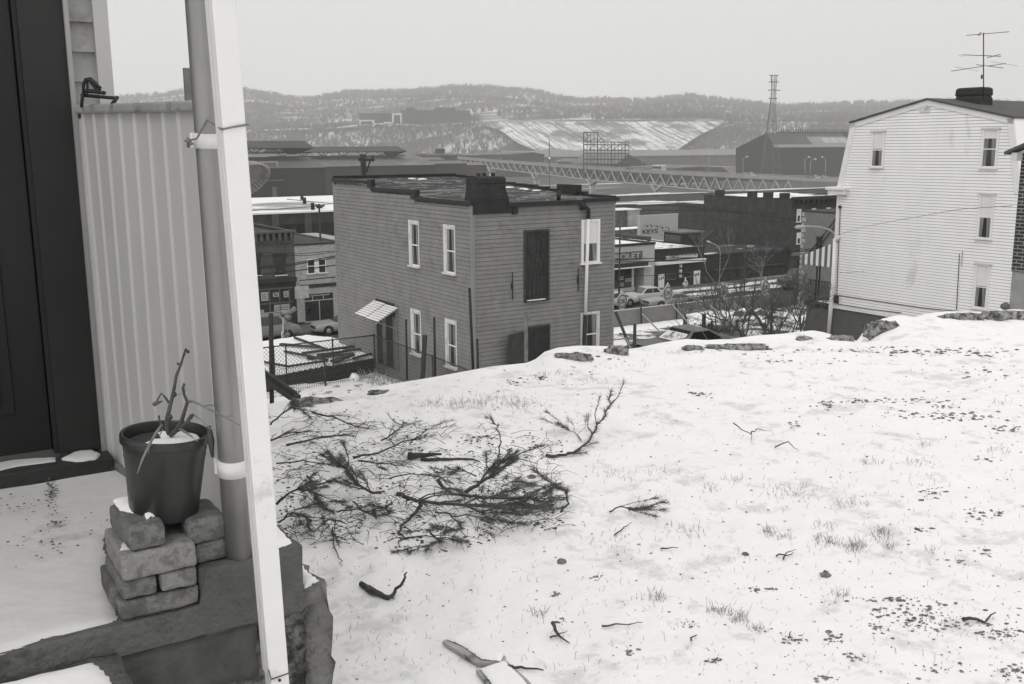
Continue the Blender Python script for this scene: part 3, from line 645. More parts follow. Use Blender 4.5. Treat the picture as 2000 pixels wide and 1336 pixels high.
def branch(name, pts, r, label, cat='branch', group=None, nd=None, side=0, seed=0, lift=.01, pz=None, mt=BARK):
    """stick lying on the yard: pts = photo points with optional height above the snow"""
    P = [onyard(p[0], p[1], (p[2] if len(p) > 2 else lift)) for p in pts]
    r_ = random.Random(seed)
    # smooth path
    Q = []
    for i in range(len(P)-1):
        for f in (0, .33, .66): Q.append(P[i]+(P[i+1]-P[i])*f+(np.array([r_.gauss(0, 1), r_.gauss(0, 1), r_.gauss(0, .5)])*.004 if (i or f) else 0))
    Q.append(P[-1]); n = len(Q)
    th = thing(name, label, cat, Q[0], group) if (nd or side) else None
    b = MB(); b.tube(Q, [r*(1-.72*i/(n-1)) for i in range(n)], 6)
    nb = MB(); tips = []
    for k in range(side):
        i = r_.randrange(n//4, n-1); d = Q[min(i+1, n-1)]-Q[i-1]; d /= np.linalg.norm(d)+1e-9
        a = r_.choice((-1, 1))*r_.uniform(.5, 1.1); d2 = np.array([d[0]*math.cos(a)-d[1]*math.sin(a), d[0]*math.sin(a)+d[1]*math.cos(a), d[2]*.5+r_.uniform(-.05, .35)])
        L = r_.uniform(.04, .14); e = Q[i]+d2*L*.6; e2 = Q[i]+(d2+d*.5)*L; e2[2] = max(e2[2], yardz(e2[0], e2[1])+.006); e[2] = max(e[2], yardz(e[0], e[1])+.006)
        b.tube([Q[i], e, e2], [r*.42, r*.3, r*.16], 5); tips.append((e, e2))
    if nd:
        for k in range(n//2, n): tips.append((Q[k-1], Q[k]))
        for (a_, c_) in tips:
            d = (c_-a_)/(np.linalg.norm(c_-a_)+1e-9)
            for f in (0.2, .45, .7, .85, 1, 1): needles(nb, a_+(c_-a_)*f, d, max(2, int(nd*1.15)), .045, r_)
    if th is None: return tag(b.build(name, mt, base=Q[0]), label, cat, group)
    b.build('stem', mt, th)
    if nd: nb.build('needles', NEED, th)
    return th
GP = 'cut pine branches heaped in the snow'
branch('pine_branch', [(775, 965, .05), (800, 972, .05), (820, 980, .04), (871, 985, .05), (970, 988, .04), (1010, 1000, .02)], .0105, 'thick cut pine limb with its sawn end facing left in the middle of the heap', group=GP, nd=9, side=9, seed=1)
branch('pine_branch', [(820, 982, .03), (814, 998, .02), (788, 1028, .02), (779, 1040, .01), (798, 1052, .01)], .0085, 'bare forked limb curving down toward the porch from the thick sawn limb', group=GP, side=2, seed=2)
branch('pine_branch', [(855, 936, .1), (862, 952, .07), (884, 963, .05), (926, 970, .05), (1028, 971, .06), (1070, 985, .03)], .009, 'pine limb with a short broken stub pointing up near the centre of the heap', group=GP, nd=8, side=7, seed=3)
branch('pine_branch', [(908, 962, .02), (930, 948, .06), (954, 931, .1), (974, 905, .14), (999, 896, .16)], .0095, 'bushy needled branch rising highest at the back right of the heap', group=GP, nd=13, side=12, seed=4)
branch('pine_branch', [(1096, 1000, .02), (1109, 985, .05), (1108, 962, .1), (1087, 950, .13), (1066, 962, .1)], .0055, 'arched pine tip curling over at the right end of the heap', group=GP, nd=8, side=5, seed=5)
branch('pine_branch', [(972, 894, .12), (977, 872, .2), (977, 850, .27), (970, 832, .33), (961, 820, .36), (948, 813, .35)], .0035, 'thin pine shoot standing upright above the heap and nodding left', group=GP, nd=2, side=0, seed=6)
branch('pine_branch', [(745, 962, .03), (722, 962, .05), (700, 945, .07), (680, 925, .12), (664, 900, .16)], .0075, 'dense needled branch pointing up to the left in the heap', group=GP, nd=14, side=10, seed=7)
branch('log', [(797, 890, .02), (830, 888, .025), (862, 887, .03)], .018, 'short dark sawn log on the upper edge of the heap', 'log', lift=.02)
branch('stick', [(822, 897), (870, 896), (926, 897), (938, 903)], .0085, 'straight dark stick lying under the short sawn log', 'stick')
branch('pine_branch', [(540, 985, .05), (560, 965, .1), (585, 955, .12), (610, 962, .08), (625, 980, .03)], .006, 'drooping pine branch beside the curb of the porch', group=GP, nd=10, side=8, seed=8)
branch('pine_branch', [(528, 830, .03), (545, 812, .08), (570, 795, .12), (590, 800, .1), (606, 815, .04)], .005, 'arching twig cluster nearest the downspout at the far side of the heap', group=GP, nd=5, side=8, seed=9)
branch('pine_branch', [(610, 805, .03), (640, 812, .05), (670, 822, .05), (690, 832, .03), (716, 836, .02)], .006, 'long bare twig lying along the far edge of the heap', group=GP, nd=2, side=5, seed=10)
labs = ['needled branch hugging the curb end at the lower left of the heap', 'curled needled branch just right of the curb in the heap', 'long bare branch slanting up to the right behind the short sawn log', 'short bare branch at the far edge above the sawn log', 'bare twig crossing at the far right edge of the heap', 'needled branch in the lower left middle of the heap', 'low needled branch spreading right along the front of the heap', 'bushy branch at the front centre of the heap, below the thick sawn limb', 'needled branch at the right foot of the heap under the arched tip', 'short needled spray between the broken stub and the straight stick', 'bare branch lying level near the downspout at the far left of the heap', 'short twiggy branch next to the downspout at the far left', 'level branch in the left middle of the heap', 'bare branch running level left of the straight stick', 'thin branch under the stub in the middle of the heap', 'small spray near the wedge of bark at the right end', 'looping branch left of the bare forked limb', 'short bare branch in the left part of the heap above the curled one', 'sprig alone in the snow at the front of the heap', 'drooping sprig at the lower left front of the heap', 'needled spray on the right half of the heap, above the front row', 'densest needled branch low in the right half of the heap']
traced = [[(560, 1010), (590, 990), (620, 985), (648, 1000)], [(545, 1020), (570, 1000), (600, 1010), (605, 1035)], [(690, 895), (740, 885), (790, 862), (830, 850)], [(745, 860), (775, 842), (790, 825)], [(800, 866), (830, 840), (860, 828)], [(660, 1000), (690, 995), (730, 985), (760, 1000)], [(880, 1010), (920, 1005), (960, 1015), (1010, 1022)], [(850, 1000), (880, 1005), (900, 1030), (870, 1040)], [(980, 1000), (1020, 1005), (1050, 990), (1075, 975)], [(930, 930), (900, 915), (880, 925)], [(560, 870), (600, 862), (640, 850), (690, 852)], [(530, 860), (560, 845), (600, 842)], [(540, 905), (590, 900), (640, 908), (670, 902)], [(700, 900), (760, 905), (800, 912)], [(760, 935), (800, 925), (850, 930), (880, 942)], [(980, 950), (1010, 940), (1040, 945)], [(690, 980), (710, 1000), (740, 1010), (760, 1000)], [(600, 930), (620, 945), (650, 940)], [(840, 1040), (860, 1055), (836, 1070)], [(655, 1015), (650, 1045), (662, 1065)],[(940,980),(975,965),(1005,955)],[(900,985),(940,1000),(990,985),(1030,990)]]
for i, t_ in enumerate(traced):
    branch('pine_branch', [(x, y, rnd.uniform(.01, .07)) for x, y in t_], rnd.uniform(.003, .006), labs[i], group='tangled pine branches in the heap', nd=(9 if i in (0, 1, 5, 6, 7, 8, 9, 15, 18, 20, 21) else 3), side=rnd.choice((3, 4, 5)), seed=20+i)
b = MB()
for i in range(750):
    x = rnd.uniform(528, 1090); 
    y0 = 815+max(0, (x-700))*.12; y1 = 1075-max(0, x-860)*.18
    y = rnd.uniform(y0, y1)
    if rnd.random() < .25 and x > 800 and y < 900: continue
    P = onyard(x, y)+Z*rnd.uniform(.004, .03); a = rnd.uniform(0, 6.28); L = rnd.uniform(.03, .16)
    d = np.array([math.cos(a), math.sin(a), rnd.uniform(-.1, .3)]); b.tube([P, P+d*L*.5+np.array([0, 0, .01]), P+d*L+np.array([rnd.gauss(0, .01), rnd.gauss(0, .01), -.01])], [.0016, .0012, .0005], 4, cap=False)
for i in range(1500):
    x = rnd.uniform(526, 1100); y0 = 800+max(0, (x-700))*.15; y1 = 1080-max(0, x-860)*.2
    y = rnd.uniform(y0, y1); 
    if NZ.noise(Vector((x*.012, y*.02, 5))) < -.02: continue
    flake(b, onyard(x, y), rnd.uniform(.003, .011), rnd)
tag(b.build('twig_litter', BARK), 'small twigs, needles and bark littering the snow around the branch heap', 'twigs', kind='stuff')
branch('fallen_pine_branch', [(1066, 889, .01), (1085, 891, .01), (1102, 889, .01), (1128, 880, .02), (1150, 862, .03), (1162, 838, .06), (1180, 812, .12), (1190, 790, .18), (1193, 764, .22)], .0085, 'single curved pine branch lying alone to the right of the heap, needled tip raised', nd=5, side=6, seed=50)
branch('pine_sprig', [(1135, 860), (1120, 845), (1105, 835, .03), (1090, 828, .06)], .003, 'small pine sprig just left of the single curved branch', nd=6, side=4, seed=51)
branch('pine_sprig', [(1190, 1000), (1210, 990, .02), (1240, 995, .03), (1270, 990, .05)], .004, 'low needled sprig right of the heap', nd=8, side=4, seed=52)
for i, (t_, l) in enumerate([([(1432, 826, .08), (1448, 838, .06), (1466, 848, .03), (1468, 862)], 'thin forked twig standing in the middle of the snow'), ([(1466, 848, .03), (1478, 838, .05), (1498, 842, .02)], 'short side twig beside the forked one'), ([(1513, 874), (1540, 860, .05), (1552, 874, .02), (1560, 880)], 'thin bent twig making a low arch in the snow'),
    ([(1200, 1045), (1220, 1030), (1234, 1020, .02)], 'slanting straw-like stick below the low needled sprig'), ([(1290, 1071), (1325, 1070)], 'short pale horizontal stick in mid snow'), ([(1516, 1086), (1540, 1080), (1555, 1073, .02)], 'upper stick of a crossed pair'), ([(1530, 1092), (1550, 1078)], 'lower stick of a crossed pair'),
    ([(1175, 1223), (1210, 1219), (1255, 1216)], 'long straight stick near the bottom centre'), ([(1079, 1216, .03), (1090, 1240), (1112, 1256)], 'dark forked stick left of the long straight stick'), ([(1074, 1245), (1090, 1240), (1108, 1232)], 'short crosspiece against the dark forked stick'),
    ([(992, 1302, .02), (1020, 1306), (1062, 1309)], 'bent stick sticking out from under the broken board'), ([(650, 1030), (654, 1060), (660, 1090), (668, 1105)], 'curved twig hanging below the heap beside the ledge'), ([(720, 1145), (745, 1158), (770, 1170)], 'forked twig with a stub left of centre bottom'), ([(1350, 1250), (1362, 1240)], 'tiny stick near the bottom'), ([(1540, 1245), (1545, 1233)], 'tiny twig beside a leaf cluster'),([(1880,1210),(1920,1212),(1945,1196,.02)],'dark bent stick at the right edge of the dirt patch')]):
    branch('stick', t_, (.0035 if i not in (8, 12, 10,15) else .0065), l, 'stick', seed=70+i)
branch('antler_stick', [(705, 1140), (735, 1158), (762, 1168), (778, 1150, .02), (790, 1130, .06), (794, 1118, .09)], .0105, 'thick forked branch stub shaped like an antler below the heap', side=0, seed=90)
# broken plank, snow covered
def plank(name, pix, th_, label, mt, par=None):
    P = [onyard(x, y)+Z*.006 for x, y in pix]; m_ = MB(); m_.prism(P, Z*th_); return m_
pl = thing('broken_board', 'snow covered broken board lying at the bottom of the picture', 'board', onyard(940, 1290))
BD = mat('grey_board', .36, .3, 10, .9, bump=.002, bsc=60, dirt=.2, dsc=14, dcol=.12)
plank('', [(864, 1262), (908, 1243), (988, 1292), (986, 1302), (934, 1306)], .011, '', BD).build('upper_piece', BD, pl)
plank('', [(930, 1318), (990, 1300), (1030, 1336), (1060, 1370), (975, 1375)], .009, '', BD).build('lower_piece', BD, pl)
c0 = onyard(925, 1280); snowsheet('board_snow', [onyard(x, y) for x, y in ((872, 1260), (909, 1244), (984, 1291), (978, 1303), (940, 1300), (905, 1276))], max(onyard(x, y)[2] for x, y in ((864, 1262), (908, 1243), (988, 1292), (934, 1306)))+.024, .001, 8, .006, pl, SNOW, .008)
snowsheet('board_snow', [onyard(x, y) for x, y in ((938, 1318), (986, 1303), (1020, 1338), (1040, 1370), (975, 1368))], max(onyard(x, y)[2] for x, y in ((930, 1318), (990, 1300), (1030, 1336)))+.021, .001, 9, .006, pl, SNOW, .008)
for i, (x, y, s_, l) in enumerate([(1612, 1124, 12, 'largest dark stone chip in the right foreground'), (1098, 1098, 10, 'dark flat chip in the left foreground'), (1456, 1083, 7, 'small dark chip in mid snow'), (1618, 1235, 7, 'small dark clod right of the leaf clusters'), (1038, 933, 9, 'wedge of bark at the right tip of the heap')]):
    P = onyard(x, y); k = (P @ FW)/F*s_; m_ = MB(); r_ = random.Random(i)
    m_.lathe(P-Z*.004, [(k*.9, 0), (k, k*.4), (k*.5, k*.75), (.001, k*.8)], 7, smooth=False); m_ = rough(m_, k*.22, i)
    tag(m_.build('stone_chip', DK, base=P), l, 'stone chip')
# ================================================================ grey house
C = at(921, 398, 30.0); Cu, Cv, Cz = uvz(C)
def H(u, v, z): return C+u*U+v*V+z*Z
GS = mat('grey_siding', .215, .14, 2.5, .8, dirt=.16, dsc=1.2, dcol=.17, bump=.0015, bsc=40)
GTR = mat('grey_trim', .24, .08, 2.5, .8)
gh = thing('grey_house', 'grey clapboard house with a flat tar roof, a big black chimney and boarded openings', 'house', H(2.7, 5, -6.6))
W_, D_, BT = 5.42, 10.69, -6.7
def siding(mb, p0, axis, L, z0, z1, nrm, ex, lip=.014, top=None, gap=.012):  # gap: height of the painted shade strip at each board's top
    """clapboards: slanted faces with a small lip, from p0 along axis"""
    n = int(round((z1-z0)/ex)); ex = (z1-z0)/n; r_ = random.Random(3)
    for i in range(n):
        za = z0+i*ex; zb = za+ex; xa, xb = 0, L
        if top is not None:
            s_ = top(za+ex*.5)
            if s_ is None: continue
            xa, xb = s_
        a = p0+axis*xa+Z*(za-0)+nrm*lip; b_ = p0+axis*xb+Z*za+nrm*lip; zc = zb-gap
        c = p0+axis*xb+Z*zc+nrm*lip*.25; d = p0+axis*xa+Z*zc+nrm*lip*.25; g1 = p0+axis*xb+Z*zb-nrm*.002; g2 = p0+axis*xa+Z*zb-nrm*.002
        mb.add([a, b_, c, d, b_-nrm*(lip+.002), a-nrm*(lip+.002)], [(0, 1, 2, 3), (0, 5, 4, 1)])
        mb.add([d, c, g1, g2], [(0, 1, 2, 3)], 1)  # dark strip just below the next lip, its shadow line put into the colour
b = MB()
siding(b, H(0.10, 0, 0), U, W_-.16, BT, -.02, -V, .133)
def lftop(z): 
    if z < -.12: return (.10, D_)
    if z < .06: return (3.7, D_)
    if z < .26: return (7.15, D_)
    return None
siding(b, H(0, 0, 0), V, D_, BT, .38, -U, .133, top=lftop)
b.box(C, (.02, .02, BT), (W_-.02, 3.6, -.1), GR); b.box(C, (.02, 3.6, BT), (W_-.02, 7.1, .06), GR); b.box(C, (.02, 7.1, BT), (W_-.02, D_-.02, .3), GR)
b.build('clapboard_wall', [GS, mat('grey_siding_shade_line', .05, .2, 2)], gh)  # second material: painted shadow line under the lips
for (a, c) in (((-.022, -.022, BT), (.085, .07, -.02)), ((W_-.07, -.022, BT), (W_+.01, .06, -.02)), ((-.022, D_-.06, BT), (.04, D_+.01, .36))):
    MB().box(C, a, c, GR).build('corner_board', GTR, gh)
RT_ = mat('tar_roof', .11, .75, 1.6, .5, stretch=(.5, 3.2, 1), bump=.03, bsc=3, dirt=.25, dsc=1.4, dcol=.025)
def rz_(v): return -.06+v*.052
rf = MB(); rf.add([H(0.05, 0, rz_(0)), H(W_-.05, 0, rz_(0)), H(W_-.05, D_, rz_(D_)), H(.05, D_, rz_(D_)), H(0.05, 0, -.3), H(W_-.05, 0, -.3), H(W_-.05, D_, -.3), H(.05, D_, -.3)], [(0, 1, 2, 3), (0, 4, 5, 1), (1, 5, 6, 2), (2, 6, 7, 3), (3, 7, 4, 0)])
roof = rf.build('tar_roof', RT_, gh)
rs_ = MB(); rq = random.Random(12)
for i in range(46):
    v_ = .25+i*.228; u_ = .1
    while u_ < W_-.5:
        L_ = rq.uniform(.3, 1.6)
        if rq.random() < .72: dv = rq.uniform(-.03, .03); w__ = rq.uniform(.03, .09); rs_.add([H(u_, v_+dv, rz_(v_)+.012), H(min(W_-.15, u_+L_), v_+dv+rq.uniform(-.02, .02), rz_(v_)+.012), H(min(W_-.15, u_+L_), v_+dv+w__, rz_(v_)+.03), H(u_, v_+dv+w__, rz_(v_)+.03)], [(0, 1, 2, 3)])
        u_ += L_+rq.uniform(0, .3)
rs_.build('roofing_laps', BLACK, roof)
for (a, c) in (((-.05, -.03, -.05), (.07, 3.72, .075)), ((-.05, 3.60, .13-.13), (.12, 3.98, .30)), ((-.05, 3.98, .16), (.07, 7.16, .30)), ((-.05, 7.05, .27), (.12, 7.42, .56)), ((-.05, 7.42, .40), (.07, D_+.05, .52))):
    m_ = MB().box(C, a, c, GR); bevel(m_.build('parapet_coping', BLACK, gh), .015)
m_ = MB(); 
for i in range(14):
    v0 = i*D_/14; m_.box(H(0, 0, 0), (W_-.12, v0, rz_(v0)-.12), (W_+.06, v0+D_/14, rz_(v0)+.10+.05*random.Random(i).random()), GR)
m_.build('parapet_coping', BLACK, gh)
MB().box(C, (0, D_-.06, rz_(D_)-.1), (W_, D_+.04, rz_(D_)+.12), GR).build('parapet_coping', BLACK, gh)
g_ = MB(); g_.box(C, (1.25, -.13, -.14), (4.15, -.0, -.0), GR); g_.box(C, (4.12, -.12, -.09), (W_+.10, .0, .03), GR); g_.box(C, (-.03, -.05, -.06), (1.3, .0, .01), GR); g_.build('gutter', BLACK, gh)
for a_, c_ in (((.03, -.06, -.32), (1.42, -.016, -.06)), ((1.42, -.09, -.36), (1.6, -.0, -.14)), ((4.0, -.09, -.34), (4.16, -.0, -.14))): MB().box(C, a_, c_, GR).build('fascia_board' if a_[0] < 1 else 'fascia_block', BLACK, gh)
# chimney
ch = MB(); cb = H(.0, 0, 0)
def ring(z, e): return [H(.37-e*.3, .30-e, z), H(1.38+e, .30-e, z), H(1.38+e, .95+e, z), H(.37-e*.3, .95+e, z)]
lv = [(-.05, .10), (.14, .07), (.34, .02), (.56, .0), (.58, .015), (.72, .01), (.76, -.03)]
vs = []; 
for z, e in lv: vs += ring(z, e)
fs = [(i*4+j, i*4+(j+1) % 4, i*4+4+(j+1) % 4, i*4+4+j) for i in range(len(lv)-1) for j in range(4)]+[(24, 25, 26, 27)]
CHB = brick('chimney_brick', .022, .05, .2, .068, .009, .5)
ch.add(vs, fs); cho = ch.build('chimney', CHB, roof)
m_ = MB(); m_.box(C, (.42, .34, .745), (1.34, .92, .78), GR); m_ = rough(m_, .015, 2); m_.build('chimney_cap', mat('cap_mortar', .09, .4, 10, .9, bump=.01, bsc=30), roof)
for (x, y, s_) in ((.55, .5, .04), (.78, .55, .04), (1.1, .55, .05)): MB().box(C, (x-s_, y-.05, .76), (x+s_, y+.05, .88), GR).build('flue', IRON, roof)
MB().box(C, (W_-.3, 1.9, rz_(2)), (W_+.05, 2.9, rz_(2)+.34), GR).build('vent_box', BLACK, roof)
MB().tube([H(3.35, .25, -.02), H(3.35, .25, .28)], .07, 10).build('vent_pipe', IRON, roof)
r_ = random.Random(4); m_ = MB()
for (u_, v_) in ((4.6, 5.2), (4.7, 4.4), (4.8, 3.7), (3.0, 9.9), (3.3, 9.6)):
    m_.lathe(H(u_, v_, rz_(v_)-.01), [(.22, 0), (.15, .04), (.001, .055)], 9)
m_.build('roof_snow', SNOWF, roof)
# windows
def sash_window(par, O, A, N, w_, h_, blind=0, curtain=True, name='window', fw=.09, sill=True, fmat=TRIM, sash=WHITE, dark=GLASS, fr=None):
    """O lower left corner on the wall, A along the wall, N outward"""
    ax = (A, N, Z)
    f = MB()
    fr = fw if fr is None else fr
    f.box(O, (0, -.0, 0), (fw, .045, h_), ax); f.box(O, (w_-fr, -.0, 0), (w_, .045 if fr == fw else .02, h_), ax); f.box(O, (fw, -.0, h_-fw*.7), (w_-fr, .043, h_), ax)
    if sill: f.box(O, (-.05, -.0, -.05), (w_+.05, .10, .0), ax)
    fo = f.build(name, fmat, par)
    s = MB(); i0, i1 = fw, w_-fr; z0, z1 = 0.0, h_-fw*.7; zm = (z0+z1)/2; t_ = .022
    s.box(O, (i0, .006, z0), (i1, .022, z0+.05), ax); s.box(O, (i0, .006, zm-.02), (i1, .026, zm+.02), ax); s.box(O, (i0, .006, z1-t_), (i1, .022, z1), ax)
    s.box(O, (i0, .006, z0), (i0+t_, .021, z1), ax); s.box(O, (i1-t_, .006, z0), (i1, .021, z1), ax)
    s.build('sash', sash, fo)
    p = MB(); p.box(O, (i0+t_, .002, z0+.05), (i1-t_, .010, z1-t_), ax); p.build('pane', dark, fo)
    if blind > 0:
        q = MB(); q.box(O, (i0+t_+.004, .0105, z1-t_-(z1-z0)*blind), (i1-t_-.004, .013, z1-t_-.002), ax); q.build('blind', BLIND, fo)
    if curtain:
        q = MB(); zt_ = z1-t_-(z1-z0)*blind-.002
        for (a0, a1, b0, b1) in ((0, .34, 0, .26), (.62, 1, .74, 1)):
            ww = i1-i0-2*t_-.02; aa = i0+t_+.01
            q.add([O+A*(aa+ww*b0)+N*.0135+Z*(z0+.055), O+A*(aa+ww*b1)+N*.0135+Z*(z0+.055), O+A*(aa+ww*a1)+N*.0135+Z*zt_, O+A*(aa+ww*a0)+N*.0135+Z*zt_], [(0, 1, 2, 3)])
        q.build('curtain', mat('curtain_dim', .20, .6, 2.5, .9, stretch=(7, 7, .4)), fo)
    return fo
for (v0, v1) in ((3.44, 4.16), (1.0, 1.72)):
    for (z0, z1, nm) in ((-2.22, -.7, 'u'), (-5.25, -3.7, 'l')):
        sash_window(gh, H(-.014, v1, z0), -V, -U, v1-v0, z1-z0, 0, True, fw=.17, fr=.025)
sash_window(gh, H(4.05, -.014, -2.05), U, -V, .74, 1.40, .52, True, sash=WHITE, fmat=WHITE)
sash_window(gh, H(4.05, -.014, -5.1), U, -V, .76, 1.42, 0, True)
# doors and openings on the right face
OLD = mat('old_boards', .028, .6, 5, .85, stretch=(3, 3, .4), dirt=.12, dsc=9, dcol=.10)
o_ = MB(); o_.box(C, (1.84, -.05, -3.1), (1.9, -.0, -.88), GR); o_.box(C, (2.74, -.05, -3.1), (2.8, -.0, -.88), GR); o_.box(C, (1.9, -.05, -.94), (2.74, -.0, -.88), GR); o_.box(C, (1.84, -.09, -3.14), (2.8, -.0, -3.1), GR)
fo = o_.build('door_frame', mat('frame_dim', .05, .4, 5, .8), gh)
d_ = MB(); d_.box(C, (1.9, -.03, -3.1), (2.60, -.0145, -.94), GR)
for (z0, z1) in ((-2.95, -2.4), (-2.3, -1.75), (-1.65, -1.05)): d_.box(C, (1.98, -.036, z0), (2.52, -.029, z1), GR)
d_.build('old_door', OLD, gh); MB().box(C, (1.95, -.085, -3.10), (2.62, -.03, -3.075), GR).build('sill_snow', SNOWF, gh)
MB().box(C, (2.60, -.0145-.002, -3.1), (2.74, -.014, -.94), GR).build('dark_gap', BLACK, gh)
for (u_, z0, z1) in ((1.40, -3.0, -2.15), (3.93, -2.95, -2.2)):
    k = MB(); k.tube([H(u_, -.05, z0), H(u_+.01, -.05, (z0+z1)/2), H(u_, -.05, z1)], .016, 6); k.tube([H(u_-.02, -.055, (z0+z1)/2-.1), H(u_-.02, -.055, (z0+z1)/2+.12)], .026, 6); k.build('shutter_bar', IRON, gh)
m_ = MB(); m_.box(C, (1.98, -.03, -6.6), (2.80, -.0145, -3.96), GR); m_.build('cellar_doorway', BLACK, gh)
m_ = MB(); m_.box(C, (2.78, -.05, -6.6), (2.83, -.0, -3.93), GR); m_.box(C, (1.9, -.05, -3.98), (2.83, -.0, -3.93), GR); m_.build('door_frame', mat('frame_dim', .05, .4, 5, .8), gh)
m_ = MB(); a_ = H(2.0, -.03, -6.5); e_ = (H(1.08, -.34, -6.5)-a_); L = np.linalg.norm(e_); e_ /= L; n_ = np.cross(e_, Z)
m_.box(a_, (0, 0, 0), (L, .04, 2.45), (e_, n_, Z))
for z0 in (.2, 1.35): m_.box(a_, (.1, .04, z0), (L-.1, .052, z0+.9), (e_, n_, Z)); m_.box(a_, (.1, -.012, z0), (L-.1, 0, z0+.9), (e_, n_, Z))
bevel(m_.build('open_cellar_door', mat('brown_door', .05, .3, 4, .8, dirt=.1), gh), .01)
# downspout of the grey house
dsx = thing('house_downspout', 'dark and white painted downspout on the right face of the grey house', 'downspout', H(4.15, -.1, -6.6))
MB().tube([H(3.98, -.1, -.10), H(4.0, -.12, -.20), H(4.18, -.14, -.26), H(4.26, -.13, -.36), H(4.26, -.12, -.62)], .062, 12).build('elbow', BLACK, dsx)
MB().tube([H(4.26, -.12, -.62), H(4.22, -.12, -2.0), H(4.17, -.12, -3.78)], .056, 12).build('white_pipe', WHITE, dsx)
MB().tube([H(4.165, -.12, -3.74), H(4.08, -.12, -6.6)], .066, 12).build('dark_pipe', BLACK, dsx)
# side door with slatted metal awning
m_ = MB(); m_.box(C, (-.03, 5.3, -6.1), (-.0145, 7.05, -3.72), GR); m_.build('side_entrance', BLACK, gh)
for v_ in (6.98, 5.27): MB().box(C, (-.055, v_, -6.1), (-.0, v_+.1, -3.7), GR).build('door_post', mat('frame_mid', .20, .3, 4, .8), gh)
m_ = MB(); m_.box(C, (-.046, 6.2, -6.05), (-.0315, 6.5, -4.2), GR); m_.box(C, (-.046, 5.4, -6.05), (-.0315, 5.62, -4.2), GR); m_.build('side_door', mat('door_dim', .15, .3, 4, .7), gh)
aw = MB()
for (va, vb_, dz) in ((7.15, 6.22, 0), (6.18, 5.2, -.02)):
    for i in range(8):
        t0, t1 = i/8, (i+.70)/8
        P = lambda v_, t_: H(-.03-.80*t_, v_, -3.82+dz-.42*t_)
        aw.add([P(va, t0), P(vb_, t0), P(vb_, t1)-Z*.0, P(va, t1)], [(0, 1, 2, 3)]); 
ao = aw.build('awning', mat('awning_white', .80, .05, 4, .6), gh); sm_ = ao.modifiers.new('s', 'SOLIDIFY'); sm_.thickness = .02
m_ = MB()
for v_ in (7.1, 6.2, 5.22): m_.bar(H(-.03, v_, -3.87), H(-.92, v_, -4.34), .03)
for v_ in (6.15, 5.2): m_.bar(H(-.04, v_-.05, -4.6), H(-.8, v_, -4.27), .025)
m_.build('awning_bracket', GALV, gh)
# ================================================================ ground beyond the yard
def tz(u, v):
    """height of the ground below the yard"""
    def L(a, b_, t_): t_ = max(0, min(1, t_)); return a+(b_-a)*(t_*t_*(3-2*t_))
    if v < (34 if u < 18 else 27): z = -8.2
    elif v < 37 and u >= 18: z = L(-8.2, -9.1, (v-27)/4)
    elif v < 50 and u >= 18: z = L(-9.1, -12.3, (v-37)/8)
    elif v < 50 and u < 18: z = L(-8.2, -12.3, (v-38)/10)
    elif v < 53.4: z = -12.3
    elif v < 57: z = L(-12.3, -13.95, (v-53.6)/2.5)
    elif v < 100: z = -13.95
    else: z = L(-13.95, -24, (v-100)/120)
    if u < 20 and v > 53: z = min(z, -13.95) 
    z += .05*NZ.noise(Vector((u*.5, v*.5, 2)))*(1 if v < 53 or v > 100 else .0)
    return z
GM = snowmix('lot_ground', .10, .80, .46, .56, .9, bump=.03, bsc=3)
us_ = np.concatenate([np.arange(-60, 0, 4), np.arange(0, 60, .8), np.arange(60, 130, 3)]); vs_ = np.concatenate([np.arange(8, 62, .7), np.arange(62, 100, 6), np.arange(100, 240, 10)])
b = MB(); P_ = [G(u_, v_, tz(u_, v_)) for v_ in vs_ for u_ in us_]; n_ = len(us_)
b.add(P_, [(j*n_+i, j*n_+i+1, (j+1)*n_+i+1, (j+1)*n_+i) for j in range(len(vs_)-1) for i in range(n_-1)], 0, True)
tag(b.build('lower_ground', GM), kind='structure')
ZS = -13.9
ROAD = mat('asphalt', .045, .25, .8, .8, stretch=(.3, 2, 1), dirt=.18, dsc=.4, dcol=.075)
tag(MB().gbox(-60, 150, 58, 71.4, -14.4, ZS+.06).build('street', ROAD), kind='structure')
tag(MB().gbox(-60, 150, 71.4, 75.2, -14.4, ZS+.19).build('pavement', snowmix('pavement_mat', .11, .6, .62, .66, .6, (.5, 1, 1))), kind='structure')
tag(MB().gbox(-60, 36.5, 53.6, 58, -14.4, ZS+.19).build('pavement', mat('pave_near', .10, .2, 2)), kind='structure')
SL = snowmix('slush', .06, .82, .42, .5, .8, (.35, 1.6, 1))
for (u0, u1, v0, v1) in ((60.5, 82.5, 69.3, 71.3), (33.5, 37.5, 69.2, 70.6), (62, 80, 71.5, 73.2)):
    zz = ZS+.066 if v1 < 71.4 else ZS+.196
    tag(MB().gbox(u0, u1, v0, v1, zz-.004, zz+.004).build('kerb_slush', SL), 'strip of dirty snow along the far kerb' if v1 < 71.4 else 'dirty snow on the far pavement', 'snow', kind='stuff')
